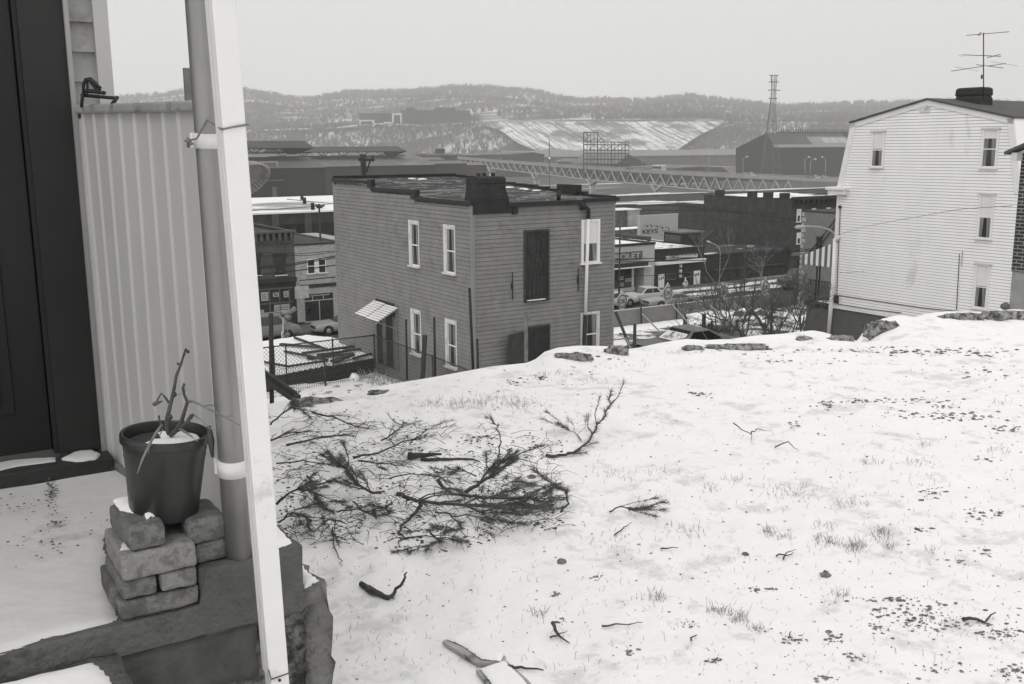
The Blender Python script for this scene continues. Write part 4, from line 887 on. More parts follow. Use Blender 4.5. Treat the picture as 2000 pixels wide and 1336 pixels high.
# terrace with planks beside the grey house
TZ = -7.62
ter = [atz(x, y, TZ) for x, y in ((430, 746), (515, 738), (620, 719), (741, 697), (700, 672), (650, 660), (600, 655), (510, 668), (400, 690))]
tb = MB(); tb.prism([p-Z*.9 for p in ter], Z*.88); tb.build
t_o = thing('terrace', 'raised snowy terrace beside the grey house with a dark retaining edge', 'terrace', ter[2]-Z*.8)
tb.build('retaining_edge', mat('terrace_edge', .035, .4, 2, .9), t_o)
snowsheet('terrace_snow', ter, TZ, .03, 5, .05, t_o, SNOWF, .16)
rnd2 = random.Random(8)
PLK = mat('old_plank', .05, .5, 3, .9)
for i, (x0, y0, x1, y1, w_, l) in enumerate([(548, 672, 620, 678, .16, 'short thick plank at the far left of the lumber'), (556, 686, 640, 703, .10, 'long thin plank slanting toward the retaining edge'), (575, 659, 640, 683, .08, 'plank crossing the back of the lumber pile'), (590, 690, 680, 678, .17, 'wide dark plank across the middle of the lumber pile'), (600, 700, 690, 690, .16, 'dark plank in front of the wide one'), (620, 694, 715, 680, .14, 'long plank lying toward the house wall'), (650, 706, 688, 692, .30, 'broad broken panel at the front of the lumber pile'), (690, 700, 724, 691, .12, 'small plank end near the house wall'), (510, 706, 565, 716, .07, 'thin pole left of the lumber pile'), (566, 715, 640, 704, .07, 'thin pole running along the retaining edge'), (670, 680, 712, 672, .2, 'stack of short boards against the house wall')]):
    a_ = atz(x0, y0, TZ+.12); c_ = atz(x1, y1, TZ+.12+.1*rnd2.random()); m_ = MB(); m_.bar(a_, c_, w_, .07)
    tag(m_.build('plank', PLK, base=a_), l, 'plank', 'old planks on the snowy terrace')
tag(snowsheet('low_snow', [atz(x, y, -8.05) for x, y in ((430, 800), (560, 752), (650, 744), (735, 726), (790, 745), (900, 760), (820, 830), (560, 840))], -8.08, .03, 2, .06, None, snowmix('low_snow_mat', .25, .8, .40, .44, 2.0), .2), kind='structure')
PF = mat('pipe_rust', .05, .4, 6, .7)
def mesh_fence(name, posts, top, bot, label, gap, diag, pr=.03, rail=True, wr_=.006):
    """wire fence: posts = list of base points, mesh between them"""
    th = thing(name, label, 'fence', posts[0])
    for p in posts: MB().tube([p, p+Z*(top+.05)], pr, 8).build('post', PF, th)
    w2 = MB(); rl = MB()
    for a_, c_ in zip(posts[:-1], posts[1:]):
        L = np.linalg.norm((c_-a_)[:2]); d = (c_-a_)/L
        if rail: rl.tube([a_+Z*top, c_+Z*top], pr*.7, 6)
        if diag:
            n = int(L/gap)+1; Hh = top-bot
            for k in range(-int(Hh/gap)-1, n):
                for sg in (1, -1):
                    x0 = k*gap; x1 = x0+Hh; za, zb = (bot, top) if sg > 0 else (top, bot)
                    f0 = max(0, -x0/Hh) if x0 < 0 else 0; f1 = min(1, (L-x0)/Hh)
                    if f1 <= f0: continue
                    pA = a_+d*(x0+f0*Hh)+Z*(za+(zb-za)*f0); pB = a_+d*(x0+f1*Hh)+Z*(za+(zb-za)*f1)
                    w2.tube([pA, pB], wr_, 3, cap=False)
        else:
            for k in range(int(L/gap)+1): w2.tube([a_+d*(k*gap)+Z*bot, a_+d*(k*gap)+Z*top], wr_, 3, cap=False)
            for k in range(6): w2.tube([a_+Z*(bot+(top-bot)*k/5), c_+Z*(bot+(top-bot)*k/5)], wr_, 3, cap=False)
    if rl.v: rl.build('top_rail', PF, th)
    o = w2.build('wire_mesh', mat('fence_wire', .10, .3, 6, .6), th); return th
fu = (atz(733, 735, -8.1) @ U); fv = (atz(733, 735, -8.1) @ V)
fl = hv(505, 720, fv) @ U
mesh_fence('chain_link_fence', [G(fl-4, fv, -8.1), G(hv(536, 720, fv) @ U, fv, -8.1), G(hv(588, 720, fv) @ U+1.2, fv, -8.1), G(fu, fv, -8.1), G(fu, fv-4.5, -8.1), G(fu, fv-9, -8.15)], 1.52, .05, 'chain link fence with a pipe rail around the yard of the grey house', .14, True)
q = atz(636, 760, -8.15); q2 = atz(730, 742, -8.15)
mesh_fence('welded_wire_fence', [atz(470, 790, -8.15), q, atz(760, 738, -8.15)], .95, .0, 'low welded wire fence in front of the terrace', .085, False, .035, False)
for (x, y0, y1, Y, r_, l) in ((531, 612, 790, 27, .085, 'tall dark iron post close to the downspout, in front of the terrace'), (560, 672, 745, 30, .03, 'thin pipe stake left of the lumber pile'), (795, 624, 740, 30, .045, 'dark stake in front of the side door of the grey house'), (850, 620, 735, 29, .05, 'dark stake between the two lower windows of the grey house'), (823, 655, 745, 28.5, .10, 'thick leaning fence post below the lower window'), (925, 563, 720, 29, .06, 'tall dark pole against the front corner of the grey house'), (934, 662, 716, 28, .05, 'short dark stake at the right of the corner pole')):
    a_ = at(x, y1, Y); t_ = at(x-(8 if x == 925 else (-7 if x == 823 else 2)), y0, Y)
    a_[2] = min(a_[2], -7.0)
    tag(MB().tube([a_, t_], r_*.75, 8).build('stake', IRON if x != 823 else DWOOD, base=a_), l, 'stake')
a_ = at(1029, 715, 24); tag(MB().tube([np.array([a_[0], a_[1], -8.2]), at(1027, 610, 24)], .05, 8).tube([at(1015, 622, 24), at(1036, 624, 24)], .02, 5).build('clothes_post', mat('pale_post', .14, .4, 8, .9), base=a_), 'thin grey clothes post with a short crossbar in front of the cellar door', 'post')
m_ = MB(); m_.bar(at(505, 728, 11), at(578, 778, 10.4), .12, .05); m_.bar(at(505, 722, 11), at(578, 772, 10.4), .03, .08)
tag(m_.build('stair_rail', mat('rail_dark', .03, .4, 5, .7), base=at(505, 728, 11)), 'dark sloping stair rail rising behind the snow edge near the downspout', 'rail')
# weeds along the crest and small shrubs by the side door
b = MB()
for i in range(60):
    P = G(14.2+rnd2.uniform(-.5, .6), 31.5+rnd2.uniform(-.9, .9), -8.1); blade(b, P, rnd2.uniform(.3, .9), rnd2, .012, .9)
tag(b.build('weeds', DG), 'dry weeds at the corner of the chain link fence', 'weeds', kind='stuff')
tag(rough(MB().lathe(G(13.6, 31.9, -8.1), [(.08, 0), (.17, .1), (.19, .2), (.12, .32), (.001, .36)], 14), .03, 3).build('snowy_bush', snowmix('bushsnow', .08, .8, .35, .4, 9), base=G(13.6, 31.9, -8.1)), 'snow covered bush at the end of the retaining edge', 'bush')
# ================================================================ white gambrel house
UWH = at(1637, 365, 44) @ U; VW0 = at(1637, 365, 44) @ V
WS = mat('white_siding', .88, .04, 1.2, .6, dirt=.02, dsc=.8, dcol=.7, stretch=(1, 1, .3))
wh = thing('white_house', 'tall white clapboard house with a gambrel roof and four narrow windows', 'house', G(UWH, VW0-4.2, -8))
def wz(x, y): p = hu(x, y, UWH); return p @ V, p[2]
ve, ze = wz(1637, 366); vb1, zb1_ = wz(1668, 240); vp, zp_ = wz(1813, 196); vb2, zb2_ = wz(1985, 232)
vc_ = vp; hb = (vb1-vb2)/2; he = ve-vc_; zbr = (zb1_+zb2_)/2; v_r = vc_-he; zbase = wz(1622, 596)[1]
prof = [G(UWH, ve, zbase), G(UWH, v_r, zbase), G(UWH, v_r, ze), G(UWH, vc_-hb, zbr), G(UWH, vc_, zp_), G(UWH, vc_+hb, zbr), G(UWH, ve, ze)]
b = MB(); LN = 9.0
b.prism([p+U*.02 for p in prof], U*LN)
def span(z):
    if z < ze: return (0, he*2)
    if z < zbr: t_ = (z-ze)/(zbr-ze); h_ = he+(hb-he)*t_; return (he-h_, he+h_)
    t_ = (z-zbr)/(zp_-zbr); h_ = hb*(1-t_)
    return (he-h_, he+h_) if h_ > .1 else None
siding(b, G(UWH, ve, 0), -V, he*2, zbase, zp_, -U, .118, .016, top=lambda z: span(z+.03), gap=.022)  # gap: taller painted shade strip below each lip
b.build('clapboard_wall', [WS, mat('white_siding_shade_line', .40, .2, 2)], wh)  # greyer second material paints the shade below each lip
ft = MB(); ft.gbox(UWH+.03, UWH+LN, v_r, ve-.01, -9.5, zbase-.002); ft.build('foundation', mat('foundation_grey', .115, .12, 2, .9), wh)
SH_ = mat('shingles', .09, .25, 3, .9, stretch=(1, 1, 4))
rf = MB()
for sg in (1, -1):
    a = G(UWH-.12, vc_, zp_+.02); c = G(UWH-.12, vc_+sg*(hb+.08), zbr-.0)
    rf.prism([a, c, c+Z*.07, a+Z*.07], U*(LN+.3))
rfo = rf.build('roof', SH_, wh)
sd_ = MB()
for sg in (1, -1):
    c = G(UWH-.05, vc_+sg*(hb+.03), zbr-.01); d = G(UWH-.05, vc_+sg*(he+.03), ze)
    sd_.prism([c, d, d-V*sg*.25, c-V*sg*.25], U*.05)
    a = G(UWH-.05, vc_, zp_+.01); sd_.prism([a, c, c-Z*.2, a-Z*.2], U*.04)
sd_.build('rake_board', WHITE, wh)
sg = -1; st_ = MB(); c = G(UWH, vc_-hb-.03, zbr); d = G(UWH, vc_-he-.05, ze); 
st_.prism([c, d, d+V*.1, c+V*.1], U*LN); st_.build('steep_roof_side', WS, wh)
cr = MB(); cr.gbox(UWH-.35, UWH+.35, ve-.62, ve+.42, ze-.12, ze+.02); cr.gbox(UWH-.28, UWH+.30, ve-.55, ve+.34, ze-.30, ze-.12); cr.gbox(UWH-.05, UWH+LN, ve, ve+.38, ze-.28, ze)
bevel(cr.build('cornice', WHITE, wh), .03)
MB().gbox(UWH-.03, UWH+.02, ve-.14, ve+.02, zbase, ze-.3).build('corner_board', WHITE, wh)
MB().gbox(UWH-.045, UWH+.0, v_r, ve, zbase-.10, zbase+.03).build('base_trim', WHITE, wh)
for (x0, x1, yt, yb, bl) in ((1703, 1727, 257, 326, .45), (1918, 1950, 252, 327, .2), (1911, 1941, 380, 465, .5), (1903, 1932, 518, 600, .46)):
    a = hu(x0, yb, UWH); c = hu(x1, yt, UWH); wv_ = (a @ V)-(c @ V)+.14; a2 = G(UWH-.016, (a @ V)+.07, a[2])
    w_o = sash_window(wh, a2, -V, -U, wv_, c[2]-a[2], bl, True, fmat=WHITE, fw=.07)
    MB().box(a2, (-.04, 0, c[2]-a[2]), (wv_+.06, .09, c[2]-a[2]+.06), (-V, -U, Z)).build('head_cap', TRIM, w_o)
a = hu(1808, 214, UWH); MB().box(G(UWH-.018, a @ V, a[2]-.12), (-.22, 0, 0), (.25, .02, .28), (V, -U, Z)).build('gable_vent', TRIM, wh)
cc_ = hu(1891, 196, UWH); cu0 = UWH+1.6
pa, pb_ = hu(1867, 193, cu0), hu(1916, 193, cu0); zt_ = hu(1890, 171, cu0)[2]
ch = MB(); v0, v1 = pb_ @ V, pa @ V; zb_ = zp_-.7
lv = [(zb_, .05), (zt_-.45, .04), (zt_-.32, -.01), (zt_-.30, .04), (zt_-.05, .02), (zt_, -.06)]
vs = []
for z, e in lv: vs += [G(cu0-e, v0-e, z), G(cu0+.7+e, v0-e, z), G(cu0+.7+e, v1+e, z), G(cu0-e, v1+e, z)]
ch.add(vs, [(i*4+j, i*4+(j+1) % 4, i*4+4+(j+1) % 4, i*4+4+j) for i in range(len(lv)-1) for j in range(4)]+[(20, 21, 22, 23)])
bevel(ch.build('chimney', CHB, rfo), .03)
# aerial
Ya = (pb_[1]); an = thing('television_aerial', 'television aerial with three crossed arms strapped to the chimney of the white house', 'aerial', at(1921, 193, Ya))
m_ = MB(); m_.tube([at(1921, 193, Ya), at(1921, 64, Ya)], .022, 6); m_.build('mast', IRON, an)
m_ = MB()
def rod(x0, y0, x1, y1, d0=0, d1=0, r=.011): m_.tube([at(x0, y0, Ya+d0), at(x1, y1, Ya+d1)], r, 5)
rod(1888, 69, 1971, 62, -.4, .4, .013); rod(1911, 70, 1916, 63, -.3, -.2, .02); rod(1880, 107, 1955, 110, .4, -.4, .014); rod(1928, 113, 1954, 106, -.2, .2, .012); rod(1858, 139, 1921, 129, -.5, 0, .013); rod(1907, 126, 1960, 133, .3, -.3, .012); rod(1930, 129, 1964, 124, 0, .3, .013)
rod(1863, 130, 1912, 139, .4, -.1, .005); rod(1935, 120, 1988, 129, 0, .4, .005); rod(1872, 108, 1882, 110, 0, 0, .006)
m_.build('arm', IRON, an)
m_ = MB(); m_.tube([at(1915, 175, Ya), at(1922, 175.5, Ya)], .014, 5); m_.tube([at(1915, 190, Ya), at(1922, 190, Ya)], .014, 5); m_.bar(at(1917.5, 154, Ya), at(1917.5, 146, Ya), .06, .04); m_.build('bracket', IRON, an)
# conduits and cable on the wall
m_ = MB(); uu = UWH-.04
m_.tube([hu(1641, 404, uu), hu(1640, 440, uu), hu(1637, 500, uu), hu(1634, 583, uu)], .016, 5); m_.tube([hu(1634, 586, uu), hu(1637, 594, uu), hu(1700, 604, uu), hu(1760, 611, uu)], .016, 5)
m_.tube([hu(1874, 496, uu), hu(1868, 606, uu)], .014, 5); m_.tube([hu(1880, 490, uu), hu(1878, 520, uu)], .008, 4); m_.tube([hu(1626, 575, uu), hu(1700, 586, uu), hu(1800, 601, uu), hu(1866, 608, uu)], .014, 5)
m_.box(hu(1634, 592, uu), (-.1, 0, 0), (.1, .08, .32), (-V, -U, Z)); m_.box(hu(1641, 407, uu), (-.06, 0, 0), (.06, .06, .12), (-V, -U, Z))
m_.build('conduit', IRON, wh)
ds = thing('side_downspout', 'white downspout running down past the striped awning of the white house', 'downspout', hu(1618, 656, UWH+.0))
MB().tube([G(UWH-.08, hu(1634, 470, UWH) @ V+.02, hu(1634, 466, UWH)[2]), hu(1627, 560, UWH-.08), hu(1623, 598, UWH-.08), hu(1618, 658, UWH-.08)], [.09, .10, .10, .085], 10).build('pipe', WHITE, ds)
MB().tube([hu(1634, 470, UWH-.08)+Z*.0, hu(1638, 460, UWH-.08)], .08, 8).build('elbow', WHITE, ds)
# side porch with striped awning
vP = hu(1577, 590, UWH+.1) @ V
pch = thing('side_porch', 'raised side porch of the white house with thin posts and an iron railing', 'porch', G(UWH+1, ve+1, -9))
zpf = hu(1600, 590, UWH)[2]
MB().gbox(UWH+.05, UWH+3, ve, vP, -9.5, zpf-.22).build('porch_base', mat('foundation_grey', .115, .12, 2, .9), pch)
MB().gbox(UWH-.02, UWH+3.05, ve, vP+.08, zpf-.22, zpf).build('deck', mat('deck_dark', .035, .3, 3, .9), pch)
MB().gbox(UWH+.02, UWH+.5, ve+.1, ve+.8, zpf, zpf+.05).build('deck_snow', SNOWF, pch)
for f_ in (.55, .66): MB().gbox(UWH+.05, UWH+.11, ve+(vP-ve)*f_, ve+(vP-ve)*f_+.05, zpf, zpf+2.2).build('porch_post', IRON, pch)
rl = MB(); rl.bar(G(UWH+.08, ve+.05, zpf+.95), G(UWH+.08, vP, zpf+.95), .04)
for i in range(16): rl.bar(G(UWH+.08, ve+.1+i*(vP-ve-.15)/15, zpf+.05), G(UWH+.08, ve+.1+i*(vP-ve-.15)/15, zpf+.95), .022)
rl.build('railing', IRON, pch); rl = MB()
rl.bar(G(UWH+2.9, ve+.05, zpf+.95), G(UWH+2.9, vP, zpf+.95), .04)
for i in range(16): rl.bar(G(UWH+2.9, ve+.1+i*(vP-ve-.15)/15, zpf+.05), G(UWH+2.9, ve+.1+i*(vP-ve-.15)/15, zpf+.95), .022)
rl.build('railing', IRON, pch)
awn = thing('striped_awning', 'awning with white and grey vertical stripes over the side porch of the white house', 'awning', G(UWH+1, ve+1, zpf+2.2))
a0 = hu(1632, 474, UWH+.0); a1 = hu(1568, 499, UWH+.0); b1_ = hu(1567, 512, UWH)
m1, m2 = MB(), MB(); n = 11
vA, zA = ve+.03, a0[2]; vB_, zB_ = a1 @ V, a1[2]; hB = .30
for i in range(n):
    f0, f1 = i/n, (i+1)/n; P = lambda f, dz: G(UWH-.04, vA+(vB_-vA)*f, zA+(zB_-zA)*f+dz)
    lo = [-(zA+(zB_-zA)*f)+ (zB_-hB) for f in (f0, f1)]
    (m1 if i % 2 else m2).prism([P(f0, 0), P(f1, 0), P(f1, lo[1]-.05), P((f0+f1)/2, (lo[0]+lo[1])/2-.11), P(f0, lo[0]-.05)], U*.02)
for k in range(28):
    g0 = UWH-.02+k*.11; (m1 if (k//2) % 2 else m2).prism([G(g0, vA, zA), G(g0, vB_, zB_), G(g0, vB_, zB_-.03), G(g0, vA, zA-.03)], U*.11)
m1.build('white_stripes', WHITE, awn); m2.build('grey_stripes', mat('stripe_grey', .13, .1, 3, .7), awn)
# ================================================================ brick house at the right edge
UBH = at(1975, 530, 20) @ U; vq = at(1975, 530, 20) @ V
bh = thing('brick_house', 'corner of a dark brick house with a small gable roof at the right edge', 'house', G(UBH, vq-1, -6))
zt = hu(1985, 298, UBH)[2]; zs = hu(1990, 531, UBH)[2]
MB().gbox(UBH, UBH+5, vq-5, vq, zs, zt).build('brick_wall', brick('dark_brick', .035, .24, .215, .0725, .011, .3), bh)
MB().gbox(UBH+.02, UBH+5, vq-5, vq-.01, -6, zs).build('stucco_base', mat('stucco', .27, .22, 3.5, .9, bump=.004, bsc=30), bh)
vr = vq-1.6
rf = MB(); zz = zt+.0; rf.prism([G(UBH-.25, vq+.22, zz+.02), G(UBH-.25, vr, zz+.80), G(UBH-.25, vr-1.6, zz+.02), G(UBH-.25, vr-1.6, zz-.04), G(UBH-.25, vr, zz+.74), G(UBH-.25, vq+.22, zz-.04)], U*5.5); rf.build('roof', SH_, bh)
g_ = MB(); g_.prism([G(UBH-.06, vq+.05, zz), G(UBH-.06, vr, zz+.73), G(UBH-.06, vr-1.5, zz)], U*5); g_.build('gable', WHITE, bh)
MB().gbox(UBH-.2, UBH+.0, vq-.02, vq+.09, zz-.16, zz).build('bracket', TRIM, bh)
MB().lathe(hu(1963, 606, UBH+.02), [(.02, 0), (.1, .05), (.09, .12), (.02, .16)], 10).build('vent_hood', mat('vent_dim', .12, .2, 5), bh)
# ================================================================ shops on the far side of the street
VS_ = 75.2
def fz(x, y): P = hv(x, y, VS_); return P @ U, P[2]
ZG = ZS+.2
RSN = snowmix('roof_snow_patch', .06, .84, .40, .46, .5, (1, 1, 1))
def flatroof(par, u0, u1, v0, v1, z, par_h=.25, mt=None, snow=RSN, w_=.3):
    mt = mt or BLACK
    m_ = MB()
    m_.gbox(u0-.05, u1+.05, v0-.08, v0+w_, z, z+par_h); m_.gbox(u0-.05, u0+w_, v0+w_, v1, z, z+par_h); m_.gbox(u1-w_, u1+.05, v0+w_, v1, z, z+par_h); m_.gbox(u0-.05, u1+.05, v1, v1+.1, z, z+par_h)
    m_.build('parapet', mt, par); MB().gbox(u0+w_, u1-w_, v0+w_, v1, z-.1, z+.06).build('roof', snow, par)
def window(par, u0, u1, z0, z1, v=VS_, fr=.07, fmat=WHITE, dark=GLASS, blind=0, mid=True, name='window'):
    f = MB(); f.gbox(u0, u0+fr, v-.07, v, z0, z1); f.gbox(u1-fr, u1, v-.07, v, z0, z1); f.gbox(u0+fr, u1-fr, v-.07, v, z1-fr, z1); f.gbox(u0-.06, u1+.06, v-.12, v, z0-.09, z0)
    if mid: f.gbox(u0+fr, u1-fr, v-.06, v, (z0+z1)/2-.03, (z0+z1)/2+.03)
    fo = f.build(name, fmat, par); MB().gbox(u0+fr, u1-fr, v-.02, v-.004, z0, z1-fr).build('pane', dark, fo)
    if blind: MB().gbox(u0+fr, u1-fr, v-.03, v-.021, z1-fr-(z1-z0)*blind, z1-fr).build('blind', BLIND, fo)
    return fo
def text(name, s, size, o, mt, par=None, ex=.02, ax=(U, Z), n_=-V, align='LEFT', sx=1.0):
    cu = bpy.data.curves.new(name, 'FONT'); cu.body = s; cu.size = size; cu.extrude = ex; cu.align_x = align; cu.offset = size*.018
    t_ = bpy.data.objects.new(name+'_t', cu); COL.objects.link(t_)
    dg = bpy.context.evaluated_depsgraph_get(); me = bpy.data.meshes.new_from_object(t_.evaluated_get(dg)); bpy.data.objects.remove(t_)
    mb = MB(); vs = [np.asarray(o)+ax[0]*(q.co.x*sx)+ax[1]*q.co.y+n_*q.co.z for q in me.vertices]
    mb.add(vs, [tuple(p.vertices) for p in me.polygons]); return mb.build(name, mt, par)
# --- brick shop (left)
uR, zT = fz(573, 450); uL = uR-9
sa = thing('brick_shop', 'two storey brick shop with a bracketed cornice and paper notices in its windows', 'shop', G(uR-4, VS_+4, ZG))
BRK = brick('street_brick', .085, .12, .22, .075, .01, .3)
MB().gbox(uL, uR, VS_, VS_+14, fz(573, 541)[1], zT-.3).build('brick_wall', BRK, sa)
SHF = mat('shopfront_dark', .035, .3, 2, .7)
MB().gbox(uL, uR, VS_+.02, VS_+14, ZG-.2, fz(573, 541)[1]-.002).build('shopfront', SHF, sa)
c_ = MB(); c_.gbox(uL, uR+.1, VS_-.35, VS_, zT-.12, zT+.05); 
u_ = uL
while u_ < uR-.1: c_.gbox(u_, u_+.22, VS_-.26, VS_, fz(573, 468)[1], zT-.12); u_ += .48
c_.gbox(uL, uR, VS_-.08, VS_-.0, fz(573, 473)[1]-.02, fz(573, 468)[1]); c_.build('cornice', mat('cornice_mix', .10, .3, 3, .8), sa)
MB().gbox(uL, uR, VS_-.05, VS_, fz(573, 462)[1], zT-.12).build('frieze', mat('frieze_dark', .03, .2, 3), sa)
flatroof(sa, uL, uR, VS_, VS_+14, zT-.3, .3, snow=mat('dark_roofing', .04, .3, 2))
for (x0, x1) in ((495, 505), (537, 554)):
    a, c = fz(x0, 537), fz(x1, 503); wo = window(sa, a[0], c[0]+.15, a[1], c[1], fmat=mat('sash_dim', .07, .2, 3), blind=0)
    MB().gbox(a[0]-.1, c[0]+.25, VS_-.09, VS_-.0, c[1], c[1]+.35).build('lintel', SHF, wo); MB().gbox(a[0]-.05, c[0]+.2, VS_-.15, VS_-.121, a[1]-.09, a[1]-.02).build('sill', WHITE, wo)
PAP = mat('paper', .42, .25, 7, .9)
for i, (x0, y0, x1, y1) in enumerate(((510, 570, 523, 588), (533, 571, 544, 580), (554, 568, 563, 581), (504, 605, 515, 617), (505, 620, 516, 628), (536, 593, 566, 616), (520, 622, 524, 628))):
    a, c = fz(x0, y1), fz(x1, y0); MB().gbox(a[0], c[0], VS_-.05, VS_-.025, a[1], c[1]).build('paper_notice', PAP, sa)
    for k in range(3):
        zz = a[1]+(c[1]-a[1])*(.25+.22*k); MB().gbox(a[0]+.08, c[0]-.08-.05*k, VS_-.054, VS_-.0505, zz, zz+.04).build('printed_line', SHF, sa)
FRM = mat('frame_mid2', .12, .2, 3, .7); m_ = MB()
for x in (529, 549, 568): a = fz(x, 640); m_.gbox(a[0]-.05, a[0]+.05, VS_-.06, VS_+.02, a[1], fz(x, 565)[1])
for y in (590, 562): m_.gbox(uL, uR-.3, VS_-.06, VS_+.02, fz(560, y)[1]-.05, fz(560, y)[1]+.05)
m_.build('window_mullion', FRM, sa)
a = fz(578, 566); MB().gbox(a[0]-.6, a[0]+.5, VS_-1.5, VS_-1.35, a[1]-.5, a[1]+.45).build('projecting_sign', mat('sign_pale', .45, .3, 3), sa)
MB().gbox(uL, uR+.02, VS_-.2, VS_, fz(573, 541)[1]-.35, fz(573, 541)[1]).build('shop_cornice', SHF, sa)
# --- pale shop
uQ = uR+.02; uE = fz(668, 480)[0]; zB = fz(574, 480)[1]
sb = thing('pale_shop', 'pale painted two storey shop with a large dark display window', 'shop', G(uR+3, VS_+4, ZG))
PB = brick('pale_brick', .42, .36, .22, .075, .008, .12, dirt=.1)
MB().gbox(uQ, uE, VS_, VS_+12, ZG-.2, zB).build('painted_wall', PB, sb); flatroof(sb, uQ, uE, VS_, VS_+12, zB, .12, snow=mat('dark_roofing', .04, .3, 2))
MB().gbox(uE, uE+2.5, VS_+.05, VS_+12, ZG-.2, zB-.1).build('side_bay', mat('pale_side', .36, .1, 2), sb)
a, c = fz(600, 534), fz(636, 504); mdx = (a[0]+c[0])/2
window(sb, a[0], mdx-.12, a[1], c[1]); window(sb, mdx+.12, c[0], a[1], c[1]); MB().gbox(mdx-.12, mdx+.12, VS_-.05, VS_, a[1], c[1]).build('mullion', WHITE, sb)
MB().gbox(uQ+.3, uE, VS_-.05, VS_, fz(585, 564)[1], fz(585, 557)[1]).build('dark_band', SHF, sb)
MB().gbox(uQ, uE, VS_-.05, VS_, ZG, fz(585, 629)[1]).build('plinth', mat('plinth', .05, .2, 2), sb)
a, c = fz(597, 628), fz(650, 571); MB().gbox(a[0], c[0], VS_-.02, VS_-.005, a[1], c[1]).build('display_window', GLASS, sb)
m_ = MB(); zc = fz(600, 588)[1]; m_.gbox(a[0], c[0], VS_-.06, VS_-.02, zc-.04, zc+.04)
for f_ in (.5,): m_.gbox(a[0]+(c[0]-a[0])*f_-.03, a[0]+(c[0]-a[0])*f_+.03, VS_-.06, VS_-.02, a[1], zc)
for f_ in (.27, .65): m_.gbox(a[0]+(c[0]-a[0])*f_-.03, a[0]+(c[0]-a[0])*f_+.03, VS_-.06, VS_-.02, zc, c[1]-.12)
m_.gbox(a[0]+.45, c[0]-.3, VS_-.06, VS_-.02, c[1]-.16, c[1]-.1); m_.gbox(a[0]-.1, c[0]+.1, VS_-.1, VS_, a[1]-.1, a[1]); m_.build('window_bar', mat('bar_pale', .4, .1, 3), sb)
# --- low dark building behind with a snowy roof
vB2 = 96; P1, P2 = hv(480, 418, vB2), hv(700, 410, vB2)
bb = thing('low_warehouse', 'low dark warehouse with a snow covered flat roof behind the brick shop', 'warehouse', G(P1 @ U+15, vB2+8, ZG))
zw = P1[2]; WD = mat('warehouse_wall', .05, .25, 1.5, .85)
MB().gbox(P1 @ U-20, P2 @ U+8, vB2, vB2+20, -15, zw).build('wall', WD, bb)
zf_ = hv(560, 397, vB2+20)[2]
rm = MB(); ua, ub_ = P1 @ U-20, P2 @ U+8; rm.add([G(ua, vB2-.2, zw+.05), G(ub_, vB2-.2, zw+.05), G(ub_, vB2+26, zw+.3), G(ua, vB2+26, zw+.3)], [(0, 1, 2, 3)]); rm.gbox(ua, ub_, vB2-.25, vB2+26, zw-.1, zw+.04)
rm.build('snowy_roof', snowmix('wh_roof', .30, .85, .40, .47, .12, (.5, 1, 1)), bb)
m_ = MB()
for x in (520, 553, 580, 625): a = hv(x, 470, vB2) @ U; m_.gbox(a, a+2.6, vB2-.06, vB2-.01, zw-4.6, zw-1.2)
m_.build('bay_door', mat('bay_dark', .025, .2, 2), bb)
m_ = MB()
for x in (532, 596): a = hv(x, 470, vB2) @ U; m_.gbox(a, a+.7, vB2-.2, vB2, zw-7, zw)
m_.build('pilaster', mat('pilaster', .075, .2, 2), bb)
for x, y in ((595, 398), (611, 410), (590, 391)): a = atz(x, y, zw+.2); MB().tube([a, a+Z*.7], .2, 6).build('roof_vent', IRON, bb)
# --- car showroom with the long lettered sign
uS0, zr_ = fz(1100, 490); uS1, zt_ = fz(1279, 477)
show = thing('car_showroom', 'white single storey car showroom with a lettered sign board and a glass front', 'showroom', G(uS1-6, VS_+5, ZG))
CRM = mat('cream_wall', .46, .07, 2, .7, dirt=.1, dcol=.5)
MB().gbox(uS0, uS1, VS_, VS_+13, zt_-1.9, zt_).build('front_wall', CRM, show); MB().gbox(uS0, uS1-.05, VS_+1.6, VS_+13, ZG-.2, zt_-1.9).build('inner_wall', mat('inner_pale', .30, .1, 2), show)
MB().gbox(uS1-1.3, uS1, VS_, VS_+1.7, ZG-.2, zt_-1.9).build('end_pier', CRM, show)
flatroof(show, uS0, uS1, VS_, VS_+13, zt_, .22)
ss0 = fz(1253, 491); ss1 = fz(1253, 504); Lw = 7.4
MB().gbox(ss0[0]-Lw, ss0[0]+.0, VS_-.14, VS_-.002, ss1[1]-.02, ss0[1]+.05).build('sign_board', mat('sign_grey', .10, .15, 4), show)
hs = (ss0[1]-ss1[1])*1.02
text('sign_lettering', 'CHEVROLET', hs*1.12, G(ss0[0]-.25, VS_-.145, ss1[1]+.06), mat('letter_pale', .42, .1, 3), show, .02, align='RIGHT', sx=1.42)
MB().gbox(uS0, uS1-1.2, VS_-.5, VS_+.0, zt_-1.98, zt_-1.62).build('canopy', mat('canopy_dark', .03, .2, 3), show); MB().gbox(uS0, uS1-.8, VS_-.55, VS_-.0, zt_-2.1, zt_-1.98).build('canopy_edge', WHITE, show)
a, c = fz(1180, 566), fz(1240, 514); MB().gbox(a[0]-5, c[0], VS_+.5, VS_+.52, a[1]-.1, zt_-2.0).build('display_window', GLASS, show)
MB().gbox(a[0]-5, c[0]+.3, VS_+.3, VS_+.7, ZG-.2, a[1]-.1).build('low_wall', CRM, show)
for d_, e_ in ((0, .25), (-2.6, .15)): MB().gbox(c[0]+d_, c[0]+d_+e_, VS_+.4, VS_+.7, ZG, zt_-1.9).build('window_post', TRIM, show)
